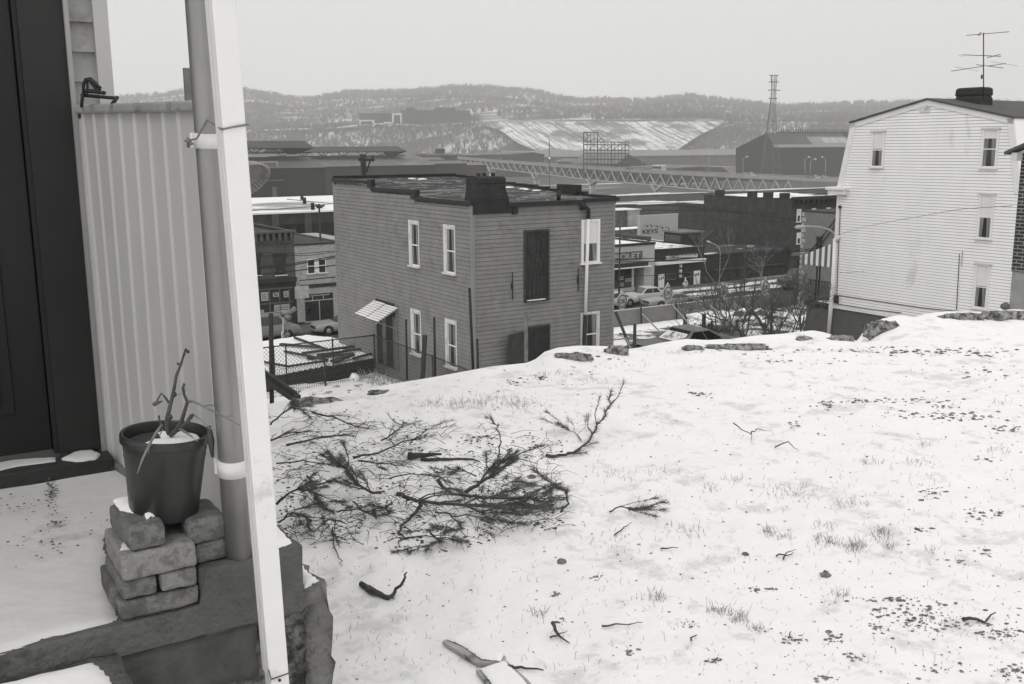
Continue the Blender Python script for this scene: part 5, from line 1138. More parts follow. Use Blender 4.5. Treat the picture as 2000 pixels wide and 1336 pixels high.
for i, (x0, y0, x1, y1) in enumerate(((1213, 541, 1224, 548), (1227, 544, 1239, 551), (1213, 554, 1224, 561))):
    a, c = fz(x0, y1), fz(x1, y0); MB().gbox(a[0], c[0], VS_+.44, VS_+.47, a[1], c[1]).build('price_card', PAP, show)
    m_ = MB()
    for k in range(5): m_.gbox(a[0]+.1+k*.12, a[0]+.17+k*.12, VS_+.43, VS_+.4395, a[1]+.08, c[1]-.08)
    m_.build('card_lettering', SHF, show)
a, c = fz(1251, 553), fz(1259, 535); MB().gbox(a[0], c[0]+.2, VS_+1.5, VS_+1.59, a[1], c[1]).build('door_window', GLASS, show)
# --- dark tavern
uT0 = uS1+.05; uT1 = fz(1376, 487)[0]; zT2 = fz(1300, 489)[1]
tv = thing('dark_tavern', 'dark single storey tavern with two white doors and a pale name board', 'tavern', G(uT0+3, VS_+4, ZG))
MB().gbox(uT0, uT1, VS_, VS_+12, ZG-.2, zT2).build('wall', mat('tavern_wall', .032, .2, 2, .8), tv); flatroof(tv, uT0, uT1, VS_, VS_+12, zT2, .15)
a, c = fz(1300, 507), fz(1361, 493); MB().gbox(a[0], c[0], VS_-.15, VS_-.002, a[1]-.0, c[1]-.12).build('name_board', mat('board_pale', .50, .2, 5), tv)
zz = (a[1]+c[1])/2-.28
text('board_lettering', 'DISCO', .36, G(a[0]+.45, VS_-.155, a[1]+.12), SHF, tv, .01, sx=1.1); 
m_ = MB(); r_ = random.Random(3)
for i in range(14): u0 = a[0]+1.9+i*.155; m_.gbox(u0, u0+.05+.06*r_.random(), VS_-.16, VS_-.1505, a[1]+.18+.1*r_.random(), a[1]+.38+.1*r_.random())
m_.build('small_lettering', FRM, tv)
a, c = fz(1283, 517), fz(1374, 506); MB().gbox(uT0, uT1-.1, VS_-.4, VS_-.0, fz(1300, 516)[1], fz(1300, 510)[1]).build('white_band', WHITE, tv)
for nmb, (x0, y0, x1, y1) in enumerate(((1285, 535, 1297, 568), (1354, 528, 1367, 560))):
    a, c = fz(x0, y1), fz(x1, y0); dz = MB().gbox(a[0], c[0], VS_-.06, VS_-.002, ZG, c[1]).build('white_door', WHITE, tv)
    m_ = MB()
    for k in range(3): m_.gbox(a[0]+.1+k*.22, a[0]+.22+k*.22, VS_-.07, VS_-.0605, c[1]-.6+.05*k, c[1]-.32+.05*k)
    m_.build('door_light', GLASS, dz)
for (x0, y0, x1, y1) in ((1302, 534, 1318, 546), (1334, 531, 1350, 541)):
    a, c = fz(x0, y1), fz(x1, y0); window(tv, a[0], c[0], a[1], c[1], fr=.05, fmat=FRM, mid=False)
m_ = MB(); a = fz(1327, 522)
for k in range(3): m_.gbox(a[0]-.1, a[0]+.1, VS_-.3, VS_-.06, a[1]-k*.5, a[1]+.3-k*.5)
m_.build('hanging_lamp', TRIM, tv)
a = fz(1325, 566); tag(MB().lathe(G(a[0], VS_-1, ZG), [(.2, 0), (.3, .3), (.2, .6), (.07, .7), (.08, .9), (.001, 1.0)], 12).build('snow_covered_shrub', snowmix('shrubsnow', .1, .7, .45, .5, 4), base=G(a[0], VS_-1, ZG)), 'small pale shrub between the two white tavern doors', 'shrub')
# penthouse, car port and painted wall behind
pz = zT2+.2; a, c = atz(1315, 471, pz), atz(1333, 478, pz)
ph = thing('roof_penthouse', 'dark square clerestory box standing on the tavern roof', 'roof structure', a)
Pc = atz(1333, 474, pz); uc2, vc2 = Pc @ U, Pc @ V; zph = hv(1333, 456, vc2)[2]
Pl = hu(1297, 452, uc2); vl = Pl @ V; ur = hv(1370, 462, vc2) @ U
MB().gbox(uc2, ur, vc2, vl, pz-1, zph).build('wall', mat('pent_wall', .03, .2, 3), ph); MB().gbox(uc2-.2, ur+.2, vc2-.2, vl+.2, zph, zph+.15).build('roof', mat('pent_roof', .16, .3, 2), ph)
m_ = MB()
for i in range(9): v0 = vc2+.3+i*(vl-vc2-.5)/9; m_.gbox(uc2-.05, uc2-.005, v0, v0+(vl-vc2)/9*.6, zph-1.4, zph-.25)
m_.build('clerestory_window', mat('clere', .11, .3, 3, .3), ph)
vK = 104; K0, K1 = hv(1250, 421, vK), hv(1332, 424, vK); zk1 = hv(1250, 470, vK)[2]
kb = thing('painted_wall', 'white painted back wall with a row of lamps and old lettering', 'wall', G(K0 @ U+3, vK, zk1))
MB().gbox(K0 @ U, K1 @ U+4, vK, vK+.5, -15, K0[2]).build('wall', mat('old_white', .44, .12, 4, .9, dirt=.22, dsc=2, dcol=.35), kb)
a, c = hv(1254, 457, vK), hv(1290, 445, vK); text('wall_lettering', 'KEYS', (c[2]-a[2])*1.15, G(a @ U, vK-.02, a[2]), SHF, kb, .01, sx=1.6)
m_ = MB()
for x, y in ((1257, 440), (1266, 440), (1277, 441), (1287, 443), (1299, 445)): P = hv(x, y, vK); m_.tube([P, P-V*.6+Z*.1, P-V*.8-Z*.15], [.03, .03, .12], 6)
m_.build('wall_lamp', IRON, kb)
cp0 = thing('car_port', 'low flat open shelter with dark posts behind the showroom', 'shelter', atz(1240, 462, -10))
zc1 = -9.9; q0, q1 = atz(1203, 452, -9.0), atz(1272, 462, -9.0); v9 = q1 @ V
MB().gbox(q0 @ U-2, q1 @ U, v9, v9+5, -9.35, -9.0).build('roof', mat('port_roof', .06, .4, 2), cp0)
m_ = MB()
for i in range(7): u_ = q1 @ U-.3-i*1.6; m_.gbox(u_, u_+.2, v9+.1, v9+.3, -11.5, -9.35)
m_.build('shelter_post', IRON, cp0); MB().gbox(q0 @ U-2, q1 @ U+.4, v9-1, v9+.05, -11.4, -10.7).build('low_wall', mat('portwall', .05, .3, 2), cp0)
# ground behind the shops
vB3 = VS_+15
tag(MB().gbox(52, 81, VS_+13.4, 101, -11.6, -11.2).build('back_lot', snowmix('backlot', .08, .82, .42, .47, .25, (.5, 1, 1))), kind='structure')
# --- tall brick building
uK = hv(1548, 391, VS_) @ U; zK = hv(1548, 391, VS_)[2]
kk_ = thing('tall_brick_building', 'large dark brick building with a windowless flank and a heavy cornice on its street face', 'building', G(uK+5, VS_+6, ZG))
DBR = brick('flank_brick', .048, .062, .3, .1, .012, .35); dK = hu(1375, 385, uK) @ V
MB().gbox(uK, uK+13, VS_, dK, ZG-.2, zK).build('brick_wall', DBR, kk_)
d2 = hu(1325, 397, uK) @ V; z2_ = hu(1350, 397, uK)[2]
MB().gbox(uK+.02, uK+13, dK, d2, ZG-.2, z2_).build('rear_wing', DBR, kk_)
flatroof(kk_, uK, uK+13, VS_, dK, zK, .12, mat('coping_dark', .04, .2, 3), snow=snowmix('kroof', .05, .85, .38, .42, .3, (1, 1, 1)))
MB().gbox(uK+.02, uK+13, dK+.12, d2, z2_, z2_+.12).build('rear_roof', RSN, kk_)
for v_ in (VS_+1.2, VS_+3.6, VS_+6.0, VS_+11.2): MB().gbox(uK+.1, uK+.9, v_, v_+.8, zK, zK+.7).build('flank_chimney', BLACK, kk_)
c_ = MB(); c_.gbox(uK-.25, uK+13.2, VS_-.7, VS_, zK+.0, zK+.35); c_.gbox(uK-.1, uK+13, VS_-.35, VS_, zK-.5, zK)
for i in range(16): c_.gbox(uK+.1+i*.8, uK+.35+i*.8, VS_-.6, VS_-.35, zK-.4, zK)
c_.build('cornice', mat('cornice_dark', .03, .2, 3), kk_)
for r_i, (yt, yb) in enumerate(((408, 433), (454, 476))):
    for k in range(5):
        a, c = fz(1555, yb), fz(1564.5, yt); window(kk_, a[0]+k*2.35, c[0]+k*2.35, a[1], c[1], fr=.13, fmat=WHITE, blind=.42)
a = fz(1550, 497); MB().gbox(uK+.2, uK+13, VS_-.3, VS_, a[1]-.15, a[1]+.2).build('shop_cornice', mat('shopc', .16, .2, 3), kk_); MB().gbox(uK+1.2, uK+12, VS_-.03, VS_-.005, ZG+.4, a[1]-.6).build('display_window', GLASS, kk_)
# low dark row between the tavern and the tall building
zl = fz(1420, 497)[1]
lr = thing('low_dark_row', 'long low dark building between the tavern and the tall brick building', 'building', G(uT1+4, VS_+4, ZG))
MB().gbox(uT1+.03, uK-.05, VS_+.3, VS_+9, ZG-.2, zl).build('wall', mat('lowrow', .030, .3, 1.5, .85), lr); flatroof(lr, uT1+.03, uK-.05, VS_+.3, VS_+9, zl, .1, mat('coping_dark', .04, .2, 3), snow=snowmix('lowroof', .04, .7, .56, .60, .5, (.4, 1, 1)))
MB().gbox(uT1+1.5, uK-1, VS_+.1, VS_+.28, fz(1450, 522)[1]-.1, fz(1450, 522)[1]).build('signboard', mat('rowsign', .07, .2, 3), lr)
for k in range(4): MB().gbox(uT1+1.5+k*3.2, uT1+3.9+k*3.2, VS_+.24, VS_+.285, ZG+.8, fz(1450, 526)[1]).build('shop_window', GLASS, lr)
MB().gbox(uT1+5, uK-1.2, VS_-.9, VS_-.7, ZG, ZG+.18).build('low_railing', mat('lowrail', .30, .2, 3), lr)
# --- building with pale quoins
vq_ = 57.5; Pq = hv(1568, 413, vq_); uq = Pq @ U; zq = Pq[2]
qb = thing('quoined_building', 'grey building with pale quoins on its far corner behind the striped awning', 'building', G(uq+5, vq_-4, -13.9))
MB().gbox(uq, uq+12, 40, vq_, -16, zq).build('stucco_wall', mat('grey_stucco', .19, .1, 2, .9, bump=.01, bsc=10), qb)
m_ = MB(); z = zq; k = 0
while z > -14: m_.gbox(uq-.05, uq+.3, vq_-(.42 if k % 2 else .24), vq_+.04, z-.38, z-.06); z -= .44; k += 1
m_.build('quoin', mat('quoin_pale', .38, .2, 4), qb)
MB().gbox(uq-.05, uq+12, 40, vq_+.05, zq, zq+.1).build('coping', mat('coping_dark', .04, .2, 3), qb)
a, c = hu(1594, 485, uq), hu(1607, 465, uq); m_ = MB(); m_.gbox(uq-.03, uq-.005, c @ V, a @ V, a[2], c[2]+.1); wq = m_.build('window', GLASS, qb)
m_ = MB(); m_.gbox(uq-.06, uq-.031, (a @ V+c @ V)/2-.03, (a @ V+c @ V)/2+.03, a[2], c[2]+.1); m_.gbox(uq-.1, uq-.0, c @ V-.1, a @ V+.1, a[2]-.1, a[2]); m_.build('frame', FRM, wq)
m_ = MB()
for (x0, y0, x1, y1) in ((1572, 505, 1638, 420), (1579, 508, 1645, 424)): m_.tube([hu(x0, y0, uq-.15), hu(x1, y1, uq-.15)], .05, 5)
m_.build('diagonal_pipe', IRON, qb)
# ================================================================ parapet wall and near lot
vWl = (atz(1205, 640, -12.3) @ V); a, c = hv(1205, 608, vWl), hv(1205, 641, vWl); uw1 = hv(1352, 592, vWl) @ U
wl = thing('lot_wall', 'long plain grey concrete wall between the car lot and the street', 'wall', G((a @ U), vWl, -12.4))
MB().gbox(a @ U-14, uw1+8, vWl, vWl+.25, -13, a[2]).build('wall', mat('lot_conc', .20, .15, 1.2, .9), wl); MB().gbox(a @ U-14, uw1+8, vWl-.02, vWl+.27, a[2], a[2]+.035).build('coping', mat('coping_pale', .42, .1, 2), wl)
for x, y0, y1 in ((1253, 600, 641), (1322, 593, 630)): P = hv(x, y1, vWl-.2); tag(MB().tube([P, hv(x-1, y0-1, vWl-.2)], .06, 8).build('fence_post', IRON, base=P), 'dark post against the grey lot wall, ' + ('left one' if x == 1253 else 'right one'), 'post')
tag(snowsheet('wall_foot_snow', [G(u_, v_, 0) for u_, v_ in ((38, vWl-2.2), (44, vWl-1.8), (50, vWl-2.0), (56, vWl-1.6), (56, vWl-.05), (38, vWl-.05))], -12.30, .05, 3, .12, None, SNOWF, .3), 'strip of snow along the foot of the grey lot wall', 'snow', kind='stuff')
for (p0, p1, r_, mt_, l) in (((1203, 610, 34), (1228, 672, 32), .05, IRON, 'dark leaning pole just right of the grey house'), ((1222, 660, 32), (1240, 700, 31), .035, GALV, 'pale leaning pipe below the dark leaning pole'), ((1254, 613, 50), (1283, 642, 48), .04, GALV, 'pale brace leaning against the left fence post'), ((1314, 596, 50), (1340, 626, 48), .04, GALV, 'pale brace leaning against the right fence post'), ((1388, 598, 44), (1408, 615, 43), .045, GALV, 'pale pipe end sticking out of the shrubs')):
    a_, c_ = at(*p0), at(*p1); tag(MB().tube([a_, c_+(c_-a_)*.3], r_, 8).build('leaning_pole', mt_, base=c_), l, 'pole')
for (x, y0, y1, Y, r_, l) in ((1240, 633, 700, 31, .052, 'thick dark timber post just left of the dark parked car'), (1375, 613, 665, 44, .09, 'thick dark timber post in the shrubs behind the dark car'), (1390, 628, 665, 43, .055, 'shorter timber post beside the thick one in the shrubs'), (1508, 594, 660, 42, .05, 'thin dark pole in front of the snowy cars')):
    a_ = at(x, y1, Y); a_ = a_.copy(); t_ = at(x, y0, Y); a_[2] = -12; tag(MB().tube([a_, t_], r_, 8).build('timber_post', DWOOD, base=a_), l, 'post')
# ---------------------------------------------------------------- cars
CG = mat('car_glass', .05, .5, 2, .1, spec=.6); RUB = mat('rubber', .02, .2, 9, .9); CHR = mat('chrome', .5, .15, 9, .25, metal=.7)
def car(name, label, P, ang, paint, L=5.1, Wd=1.92, Hh=1.38, kind='coupe', group='cars parked along the street', snow=None, roofm=None, frost=False):
    """P: ground point under the middle; ang: heading of the nose in the XY plane"""
    f = np.array([math.cos(ang), math.sin(ang), 0]); s = np.array([-math.sin(ang), math.cos(ang), 0]); ax = (f, s, Z)
    th = thing(name, label, 'car' if kind != 'van' else 'van', P, group)
    h = L/2; hw = Wd/2
    if kind == 'van': st = [(-h, .35, .95, .9), (-h+.1, .3, 1.05, .97), (-.8, .3, 1.08, 1), (h-1.5, .3, 1.08, 1), (h-.3, .32, 1.0, .97), (h, .4, .9, .9)]
    else: st = [(-h, .42, .74, .86), (-h+.12, .34, .84, .94), (-h*.45, .28, .90, 1), (0, .26, .90, 1), (h*.42, .27, .89, 1), (h-.35, .30, .82, .97), (h-.06, .36, .76, .9), (h, .42, .70, .84)]
    def ringp(x, z0, z1, k): w_ = hw*k; return [(x, -w_*.92, z0), (x, -w_, z0+.16), (x, -w_*1.0, (z0+z1)/2+.05), (x, -w_*.95, z1-.05), (x, -w_*.86, z1), (x, w_*.86, z1), (x, w_*.95, z1-.05), (x, w_*1.0, (z0+z1)/2+.05), (x, w_, z0+.16), (x, w_*.92, z0)]
    W3 = lambda p: P+f*p[0]+s*p[1]+Z*p[2]
    vs = []; [vs.extend([W3(q) for q in ringp(*t_)]) for t_ in st]
    n = 10; fs = [(i*n+j, i*n+(j+1) % n, (i+1)*n+(j+1) % n, (i+1)*n+j) for i in range(len(st)-1) for j in range(n)]+[tuple(range(n)), tuple((len(st)-1)*n+j for j in range(n-1, -1, -1))]
    bo = MB(); bo.add(vs, fs, 0, False); body = bo.build('body', paint, th); fixnormals(body)
    bt = .90 if kind != 'van' else 1.08
    if kind == 'van': c0, c1, r0, r1, Hh = -h+.06, h-.75, -h+.25, h-1.45, max(Hh, 1.85)
    elif kind == 'coupe': c0, c1, r0, r1 = -h*.74, h*.30, -h*.30, h*.02
    else: c0, c1, r0, r1 = -h*.62, h*.34, -h*.40, h*.06
    wb, wt = hw*.90, hw*.70
    q = [(c0, -wb, bt-.03), (c1, -wb, bt-.03), (c1, wb, bt-.03), (c0, wb, bt-.03), (r0, -wt, Hh), (r1, -wt, Hh), (r1, wt, Hh), (r0, wt, Hh)]
    rm_ = roofm or paint
    co = MB().add([W3(x) for x in q], [(0, 1, 5, 4), (1, 2, 6, 5), (2, 3, 7, 6), (3, 0, 4, 7), (4, 5, 6, 7)]).build('cabin', rm_, th); fixnormals(co); bevel(co, .05)
    def lerp(a, b_, t_): return tuple(a[i]+(b_[i]-a[i])*t_ for i in range(3))
    def gl(nm, a, b_, c, d, e0, e1, z0, z1, off):
        """glass on quad a b (bottom) c d (top)"""
        p = [lerp(lerp(a, b_, e), lerp(d, c, e), zf) for zf in (z0, z1) for e in (e0, e1)]
        o_ = [np.array(off)+np.array(x) for x in p]; MB().add([W3(x) for x in (o_[0], o_[1], o_[3], o_[2])], [(0, 1, 2, 3)]).build(nm, mat('car_glass_dull', .008, .2, 3, .5, spec=.1) if frost else CG, th)
    for sg, i0, i1, i5, i4 in ((-1, 0, 1, 5, 4), (1, 3, 2, 6, 7)):
        gl('side_window', q[i0], q[i1], q[i5], q[i4], .14, .47, .12, .85, (0, sg*.018, .004)); gl('side_window', q[i0], q[i1], q[i5], q[i4], .50, .93, .12, .85, (0, sg*.018, .004))
    gl('windscreen', q[1], q[2], q[6], q[5], .06, .94, .08, .92, (.018, 0, .012)); gl('rear_window', q[3], q[0], q[4], q[7], .08, .92, .1, .9, (-.018, 0, .012))
    wx = (h*.60, -h*.58)
    for x in wx:
        for sg in (1, -1):
            wo = MB(); c_ = P+f*x+s*(sg*(hw-.20))+Z*.33
            wo.lathe(c_, [(.001, .0), (.33, .0), (.34, .03), (.34, .19), (.32, .215), (.2, .215), (.19, .20), (.001, .20)], 18, 0, s*sg); wheel = wo.build('wheel', RUB, th)
            MB().lathe(c_+s*sg*.2, [(.19, 0), (.16, .015), (.07, .02), (.001, .022)], 14, 0, s*sg).build('hubcap', CHR, wheel)
            ar = MB(); ar.lathe(P+f*x+s*(sg*(hw-.005))+Z*.36, [(.001, .0), (.40, .0), (.40, .008), (.001, .008)], 18, 0, s*sg)
            ar.v = [p for p in ar.v]; ar.build('wheel_arch', mat('arch_dark', .015, .1, 3), th)
    bm_ = MB(); bm_.box(P, (h-.05, -hw*.9, .36), (h+.10, hw*.9, .50), ax); bevel(bm_.build('bumper', CHR, th), .02); bm_ = MB(); bm_.box(P, (-h-.10, -hw*.9, .38), (-h+.05, hw*.9, .52), ax); bevel(bm_.build('bumper', CHR, th), .02)
    MB().box(P, (h-.02, -hw*.55, .52), (h+.02, hw*.55, .68), ax).build('grille', IRON, th)
    for sg in (1, -1):
        c_ = P+f*(h+.012)+s*sg*hw*.70+Z*.61; MB().lathe(c_, [(.09, 0), (.085, .02), (.001, .025)], 12, 0, f).build('headlight', CHR, th); MB().box(P, (-h-.02, sg*hw*.6-.18, .58), (-h+.02, sg*hw*.6+.18, .70), ax).build('tail_light', mat('tail', .08, .1, 3), th)
    if frost:
        FR = mat('frosted_paint', .15, .3, 9, .8)
        MB().box(P, (c1+.05, -hw*.80, .895), (h-.25, hw*.80, .905), ax).build('frosted_bonnet', FR, th)
        gl2 = [lerp(q[1], q[5], .1), lerp(q[2], q[6], .1), lerp(q[2], q[6], .7), lerp(q[1], q[5], .7)]; MB().add([W3((x[0]+.03, x[1]*.85, x[2]+.02)) for x in gl2], [(0, 1, 2, 3)]).build('frosted_windscreen', snowmix('frost2', .2, .75, .38, .5, 3), th)
    if snow:
        m_ = MB(); m_.add([W3((r0-.02, -wt, Hh+.004)), W3((r1+.02, -wt, Hh+.004)), W3((r1+.02, wt, Hh+.004)), W3((r0-.02, wt, Hh+.004))]+[W3((r0+.1, -wt+.1, Hh+.08)), W3((r1-.1, -wt+.1, Hh+.08)), W3((r1-.1, wt-.1, Hh+.08)), W3((r0+.1, wt-.1, Hh+.08))], [(0, 1, 5, 4), (1, 2, 6, 5), (2, 3, 7, 6), (3, 0, 4, 7), (4, 5, 6, 7)])
        m_.box(P, (c1+.02, -hw*.82, .90), (h-.2, hw*.82, .95), ax); m_.box(P, (-h+.1, -hw*.82, .90), (c0-.02, hw*.82, .95), ax); m_.build('snow_cover', SNOWF, th)
    return th
WP = mat('car_white', .50, .04, 2, .35, spec=.5); LG = mat('car_lightgrey', .30, .04, 2, .35, spec=.5); MG = mat('car_grey', .22, .05, 2, .35, spec=.5); DGc = mat('car_dark', .05, .1, 2, .4, spec=.5)
A_L = math.atan2(-U[1], -U[0])
def gp(x, y, z=ZS+.07): return atz(x, y, z)
car('parked_car', 'white two door car nearest the showroom window, nose to the left', G((gp(1270, 590) @ U)-.4, 69.6, ZS+.07), A_L-.10, WP, kind='sedan')
car('parked_car', 'grey long nosed car in front of the white car, nose to the left', gp(1296, 601)+U*.8, A_L-.18, LG, L=5.0, Hh=1.25)
car('parked_car', 'white car hidden behind the leftmost diamond sign', gp(1192, 600), A_L, WP)
car('parked_car', 'grey two door car half hidden by the left end of the grey house', gp(668, 648), A_L-.05, LG, L=4.6, Hh=1.25)
car('parked_van', 'long grey van in front of the brick shop', gp(514, 663), A_L+math.pi, MG, L=5.2, Hh=1.9, kind='van')
car('parked_van', 'dark van facing left beside the tall brick building', gp(1562, 563)+U*.3, A_L-.25, DGc, L=4.8, Hh=1.95, kind='van')
car('lot_car', 'large dark car in the lot just beyond the snow crest', atz(1333, 703, -8.9), A_L, DGc, L=5.2, Wd=1.95, Hh=1.38, kind='coupe', group='cars in the near lot', roofm=mat('vinyl_roof', .17, .3, 3), frost=True)
car('lot_car', 'snow covered car end on behind the bare shrubs', atz(1456, 640, -12.9), A_L-math.pi/2+.15, WP, kind='sedan', group='cars in the near lot', snow=True)
car('lot_car', 'dark car with a snowy boot beside the snow covered one', atz(1515, 652, -12.6), A_L-math.pi/2+.15, DGc, kind='sedan', group='cars in the near lot', snow=True)
# ---------------------------------------------------------------- diamond signs on poles
DS1 = mat('sign_face', .42, .1, 5, .6); DS2 = mat('sign_ring', .09, .1, 5, .6)
def diamond(x, y, Y, label, turn=0.0, hh=1.0, ww=.60):
    c = at(x, y, Y); th = thing('diamond_sign', label, 'sign', np.array([c[0], c[1], -13.9 if Y > 60 else -12.3]), 'diamond shaped signs along the street')
    ca, sa_ = math.cos(turn), math.sin(turn); A = U*ca+V*sa_; N = -V*ca+U*sa_
    pts = []
    n = 40
    for i in range(n):
        a = 2*math.pi*i/n; r_ = 1/(abs(math.cos(a))/ww+abs(math.sin(a))/hh); rr = max(r_, .47*1)*(1 if True else 0)
        pts.append(c+A*(rr*math.cos(a))+Z*(rr*math.sin(a)))
    MB().prism([p for p in pts], N*.08).build('sign_board', DS1, th)
    q = c+N*.081; m_ = MB()
    e = [(math.cos(2*math.pi*i/32), math.sin(2*math.pi*i/32)) for i in range(32)]
    vs = [q+A*(r_*x_)+Z*(r_*1.15*y_)+N*.01 for r_ in (.41, .34) for x_, y_ in e]; m_.add(vs, [(i, (i+1) % 32, 32+(i+1) % 32, 32+i) for i in range(32)]); m_.build('ring', DS2, th)
    text('sign_lettering', 'OK', .46, q+N*.01-Z*.16, DS2, th, .006, ax=(A, Z), n_=N, align='CENTER', sx=.95)
    MB().tube([np.array([c[0], c[1], -13.9 if Y > 60 else -12.3])-N*.06, c-N*.06], .055, 8).build('pole', TRIM, th)
diamond(1214, 588, 70, 'diamond OK sign just right of the grey house, in front of the white car', 0, .80, .55)
diamond(1303, 572, 72, 'diamond OK sign in front of the grey car roof', .0, .78, .52)
diamond(1412, 571, 74, 'diamond OK sign half lost behind the bare street tree', -.1, .80, .5)
diamond(1494, 561, 76, 'diamond OK sign furthest right, near the dark van', .1, .80, .6)
diamond(553, 648, 60, 'narrow edge on diamond sign between the van and the grey car', 1.15, .85, .6)
# decorated lamp above that sign
a_ = at(560, 615, 59.5); m_ = MB(); m_.tube([np.array([a_[0], a_[1], -12.3]), a_], .05, 6); m_.tube([at(547, 608, 59.5), at(556, 612, 59.5), at(566, 611, 59.5), at(577, 602, 59.5)], [.05, .18, .12, .16], 7); m_.lathe(at(562, 626, 59.5), [(.001, 0), (.2, .08), (.24, .25), (.12, .4), (.001, .42)], 10)
tag(m_.build('ornate_lamp', mat('lamp_mix', .2, .5, 6), base=np.array([a_[0], a_[1], -12.3])), 'street lamp with a round globe and a scroll arm in front of the paper notices', 'lamp')
# ---------------------------------------------------------------- poles, lamps, wires
def upole(x, yt, yb, Y, r_, label, arms=(), zb=-14):
    t_ = at(x, yt, Y); th = thing('utility_pole', label, 'pole', np.array([t_[0], t_[1], zb]))
    MB().tube([np.array([t_[0], t_[1], zb]), t_], [r_*1.15, r_*.9], 10).build('shaft', DWOOD, th)
    for (x0, x1, y) in arms:
        MB().bar(at(x0, y, Y-.2), at(x1, y, Y-.2), .12, .12).build('crossarm', DWOOD, th); m_ = MB()
        for xx in (x0+1, x1-1): m_.tube([at(xx, y, Y-.2), at(xx, y-3, Y-.2)], .05, 6)
        m_.build('insulator', IRON, th)
    return th
p1 = upole(709, 301, 350, 52, .165, 'thick utility pole top with a short crossarm above the grey house roof', (), -13)
MB().bar(at(700, 312, 51.6), at(731, 312.5, 51.6), .12, .14).build('crossarm', DWOOD, p1); MB().tube([at(716, 336, 51.6), at(723, 314, 51.6)], .04, 5).build('brace', IRON, p1); MB().tube([at(728, 305, 51.6), at(728.5, 312, 51.6)], .05, 6).build('insulator', IRON, p1)
upole(623, 398, 470, 82, .085, 'utility pole with a double crossarm in front of the snowy warehouse roof', ((616, 634, 402), (618, 630, 405)))
upole(1211, 442, 600, 80, .07, 'tall thin pole in front of the car showroom', ())
upole(1458, 452, 500, 80, .06, 'short dark pole seen against the windowless brick flank', ())
WN = ['third thick', 'fourth thick', 'lowest long', 'short low', 'second thin', 'topmost thin', 'roof level', 'highest distant']
WM = ['thick upper', 'thick second', 'lowest', 'long sagging', 'thin middle', 'highest thin']
W1 = [((490, 522), (560, 517), (655, 500)), ((490, 526), (560, 520), (655, 503)), ((490, 538), (570, 530), (655, 518)), ((585, 548), (655, 541)), ((490, 500), (600, 499), (655, 492)), ((492, 493), (580, 496), (655, 490)), ((484, 412), (560, 407), (623, 403)), ((560, 389), (655, 398))]
for i, w_ in enumerate(W1):
    tag(MB().tube([at(x, y, 62) for x, y in w_], .035 if i < 4 else .02, 4).build('power_line', WIRE, base=at(*w_[0], 62)), WN[i]+' overhead wire crossing the shops left of the grey house', 'wire', 'overhead wires left of the grey house')
W2 = [((1200, 512), (1400, 508), (1500, 498), (1640, 478)), ((1200, 506), (1380, 503), (1640, 486)), ((1200, 540), (1400, 535), (1560, 520)), ((1200, 400), (1330, 402), (1560, 430)), ((1240, 410), (1400, 412), (1540, 420)), ((1200, 396), (1330, 396), (1400, 393))]
for i, w_ in enumerate(W2):
    tag(MB().tube([at(x, y, 64) for x, y in w_], .03 if i < 2 else .016, 4).build('power_line', WIRE, base=at(*w_[0], 64)), WM[i]+' overhead wire above the street right of the grey house', 'wire', 'overhead wires right of the grey house')
tag(MB().tube([at(1624, 462, 43.5), at(1690, 443, 40), at(1765, 428, 35), at(1880, 408, 28), at(1978, 402, 20.5)], .006, 4).build('service_wire', WIRE, base=at(1978, 402, 20.5)), 'thin service wire crossing the white house up to the brick house', 'wire')
tag(MB().tube([at(1640, 533, 43), at(1700, 530, 42.5), at(1780, 516, 42), at(1873, 496, 43)], .007, 4).build('service_wire', WIRE, base=at(1873, 496, 43)), 'lower service wire ending at the conduit head on the white house', 'wire')
def lamp(name, pts, Y, r_, label, head, base_z, group=None):
    th = thing(name, label, 'street lamp', np.array([at(*pts[0], Y)[0], at(*pts[0], Y)[1], base_z]), group)
    P = [at(x, y, Y) for x, y in pts]; MB().tube([np.array([P[0][0], P[0][1], base_z])]+P, r_, 8).build('pole', GALV, th)
    h0 = P[-1]; d = P[-1]-P[-2]; d /= np.linalg.norm(d); MB().tube([h0-d*head*.2, h0+d*head*.2, h0+d*head*.7, h0+d*head], [r_, head*.22, head*.25, head*.08], 10).build('lamp_head', mat('lamp_head_pale', .42, .1, 5), th)
lamp('street_lamp', [(1632, 458), (1620, 449), (1600, 443.5), (1580, 442.5), (1569, 443)], 58, .07, 'street lamp with a long curved arm reaching left in front of the quoined building', .5, -12.5)
lamp('street_lamp', [(1407, 492), (1405, 486), (1398, 478), (1388, 474)], 78, .035, 'small street lamp arm above the tavern roof', .35, -13.9)
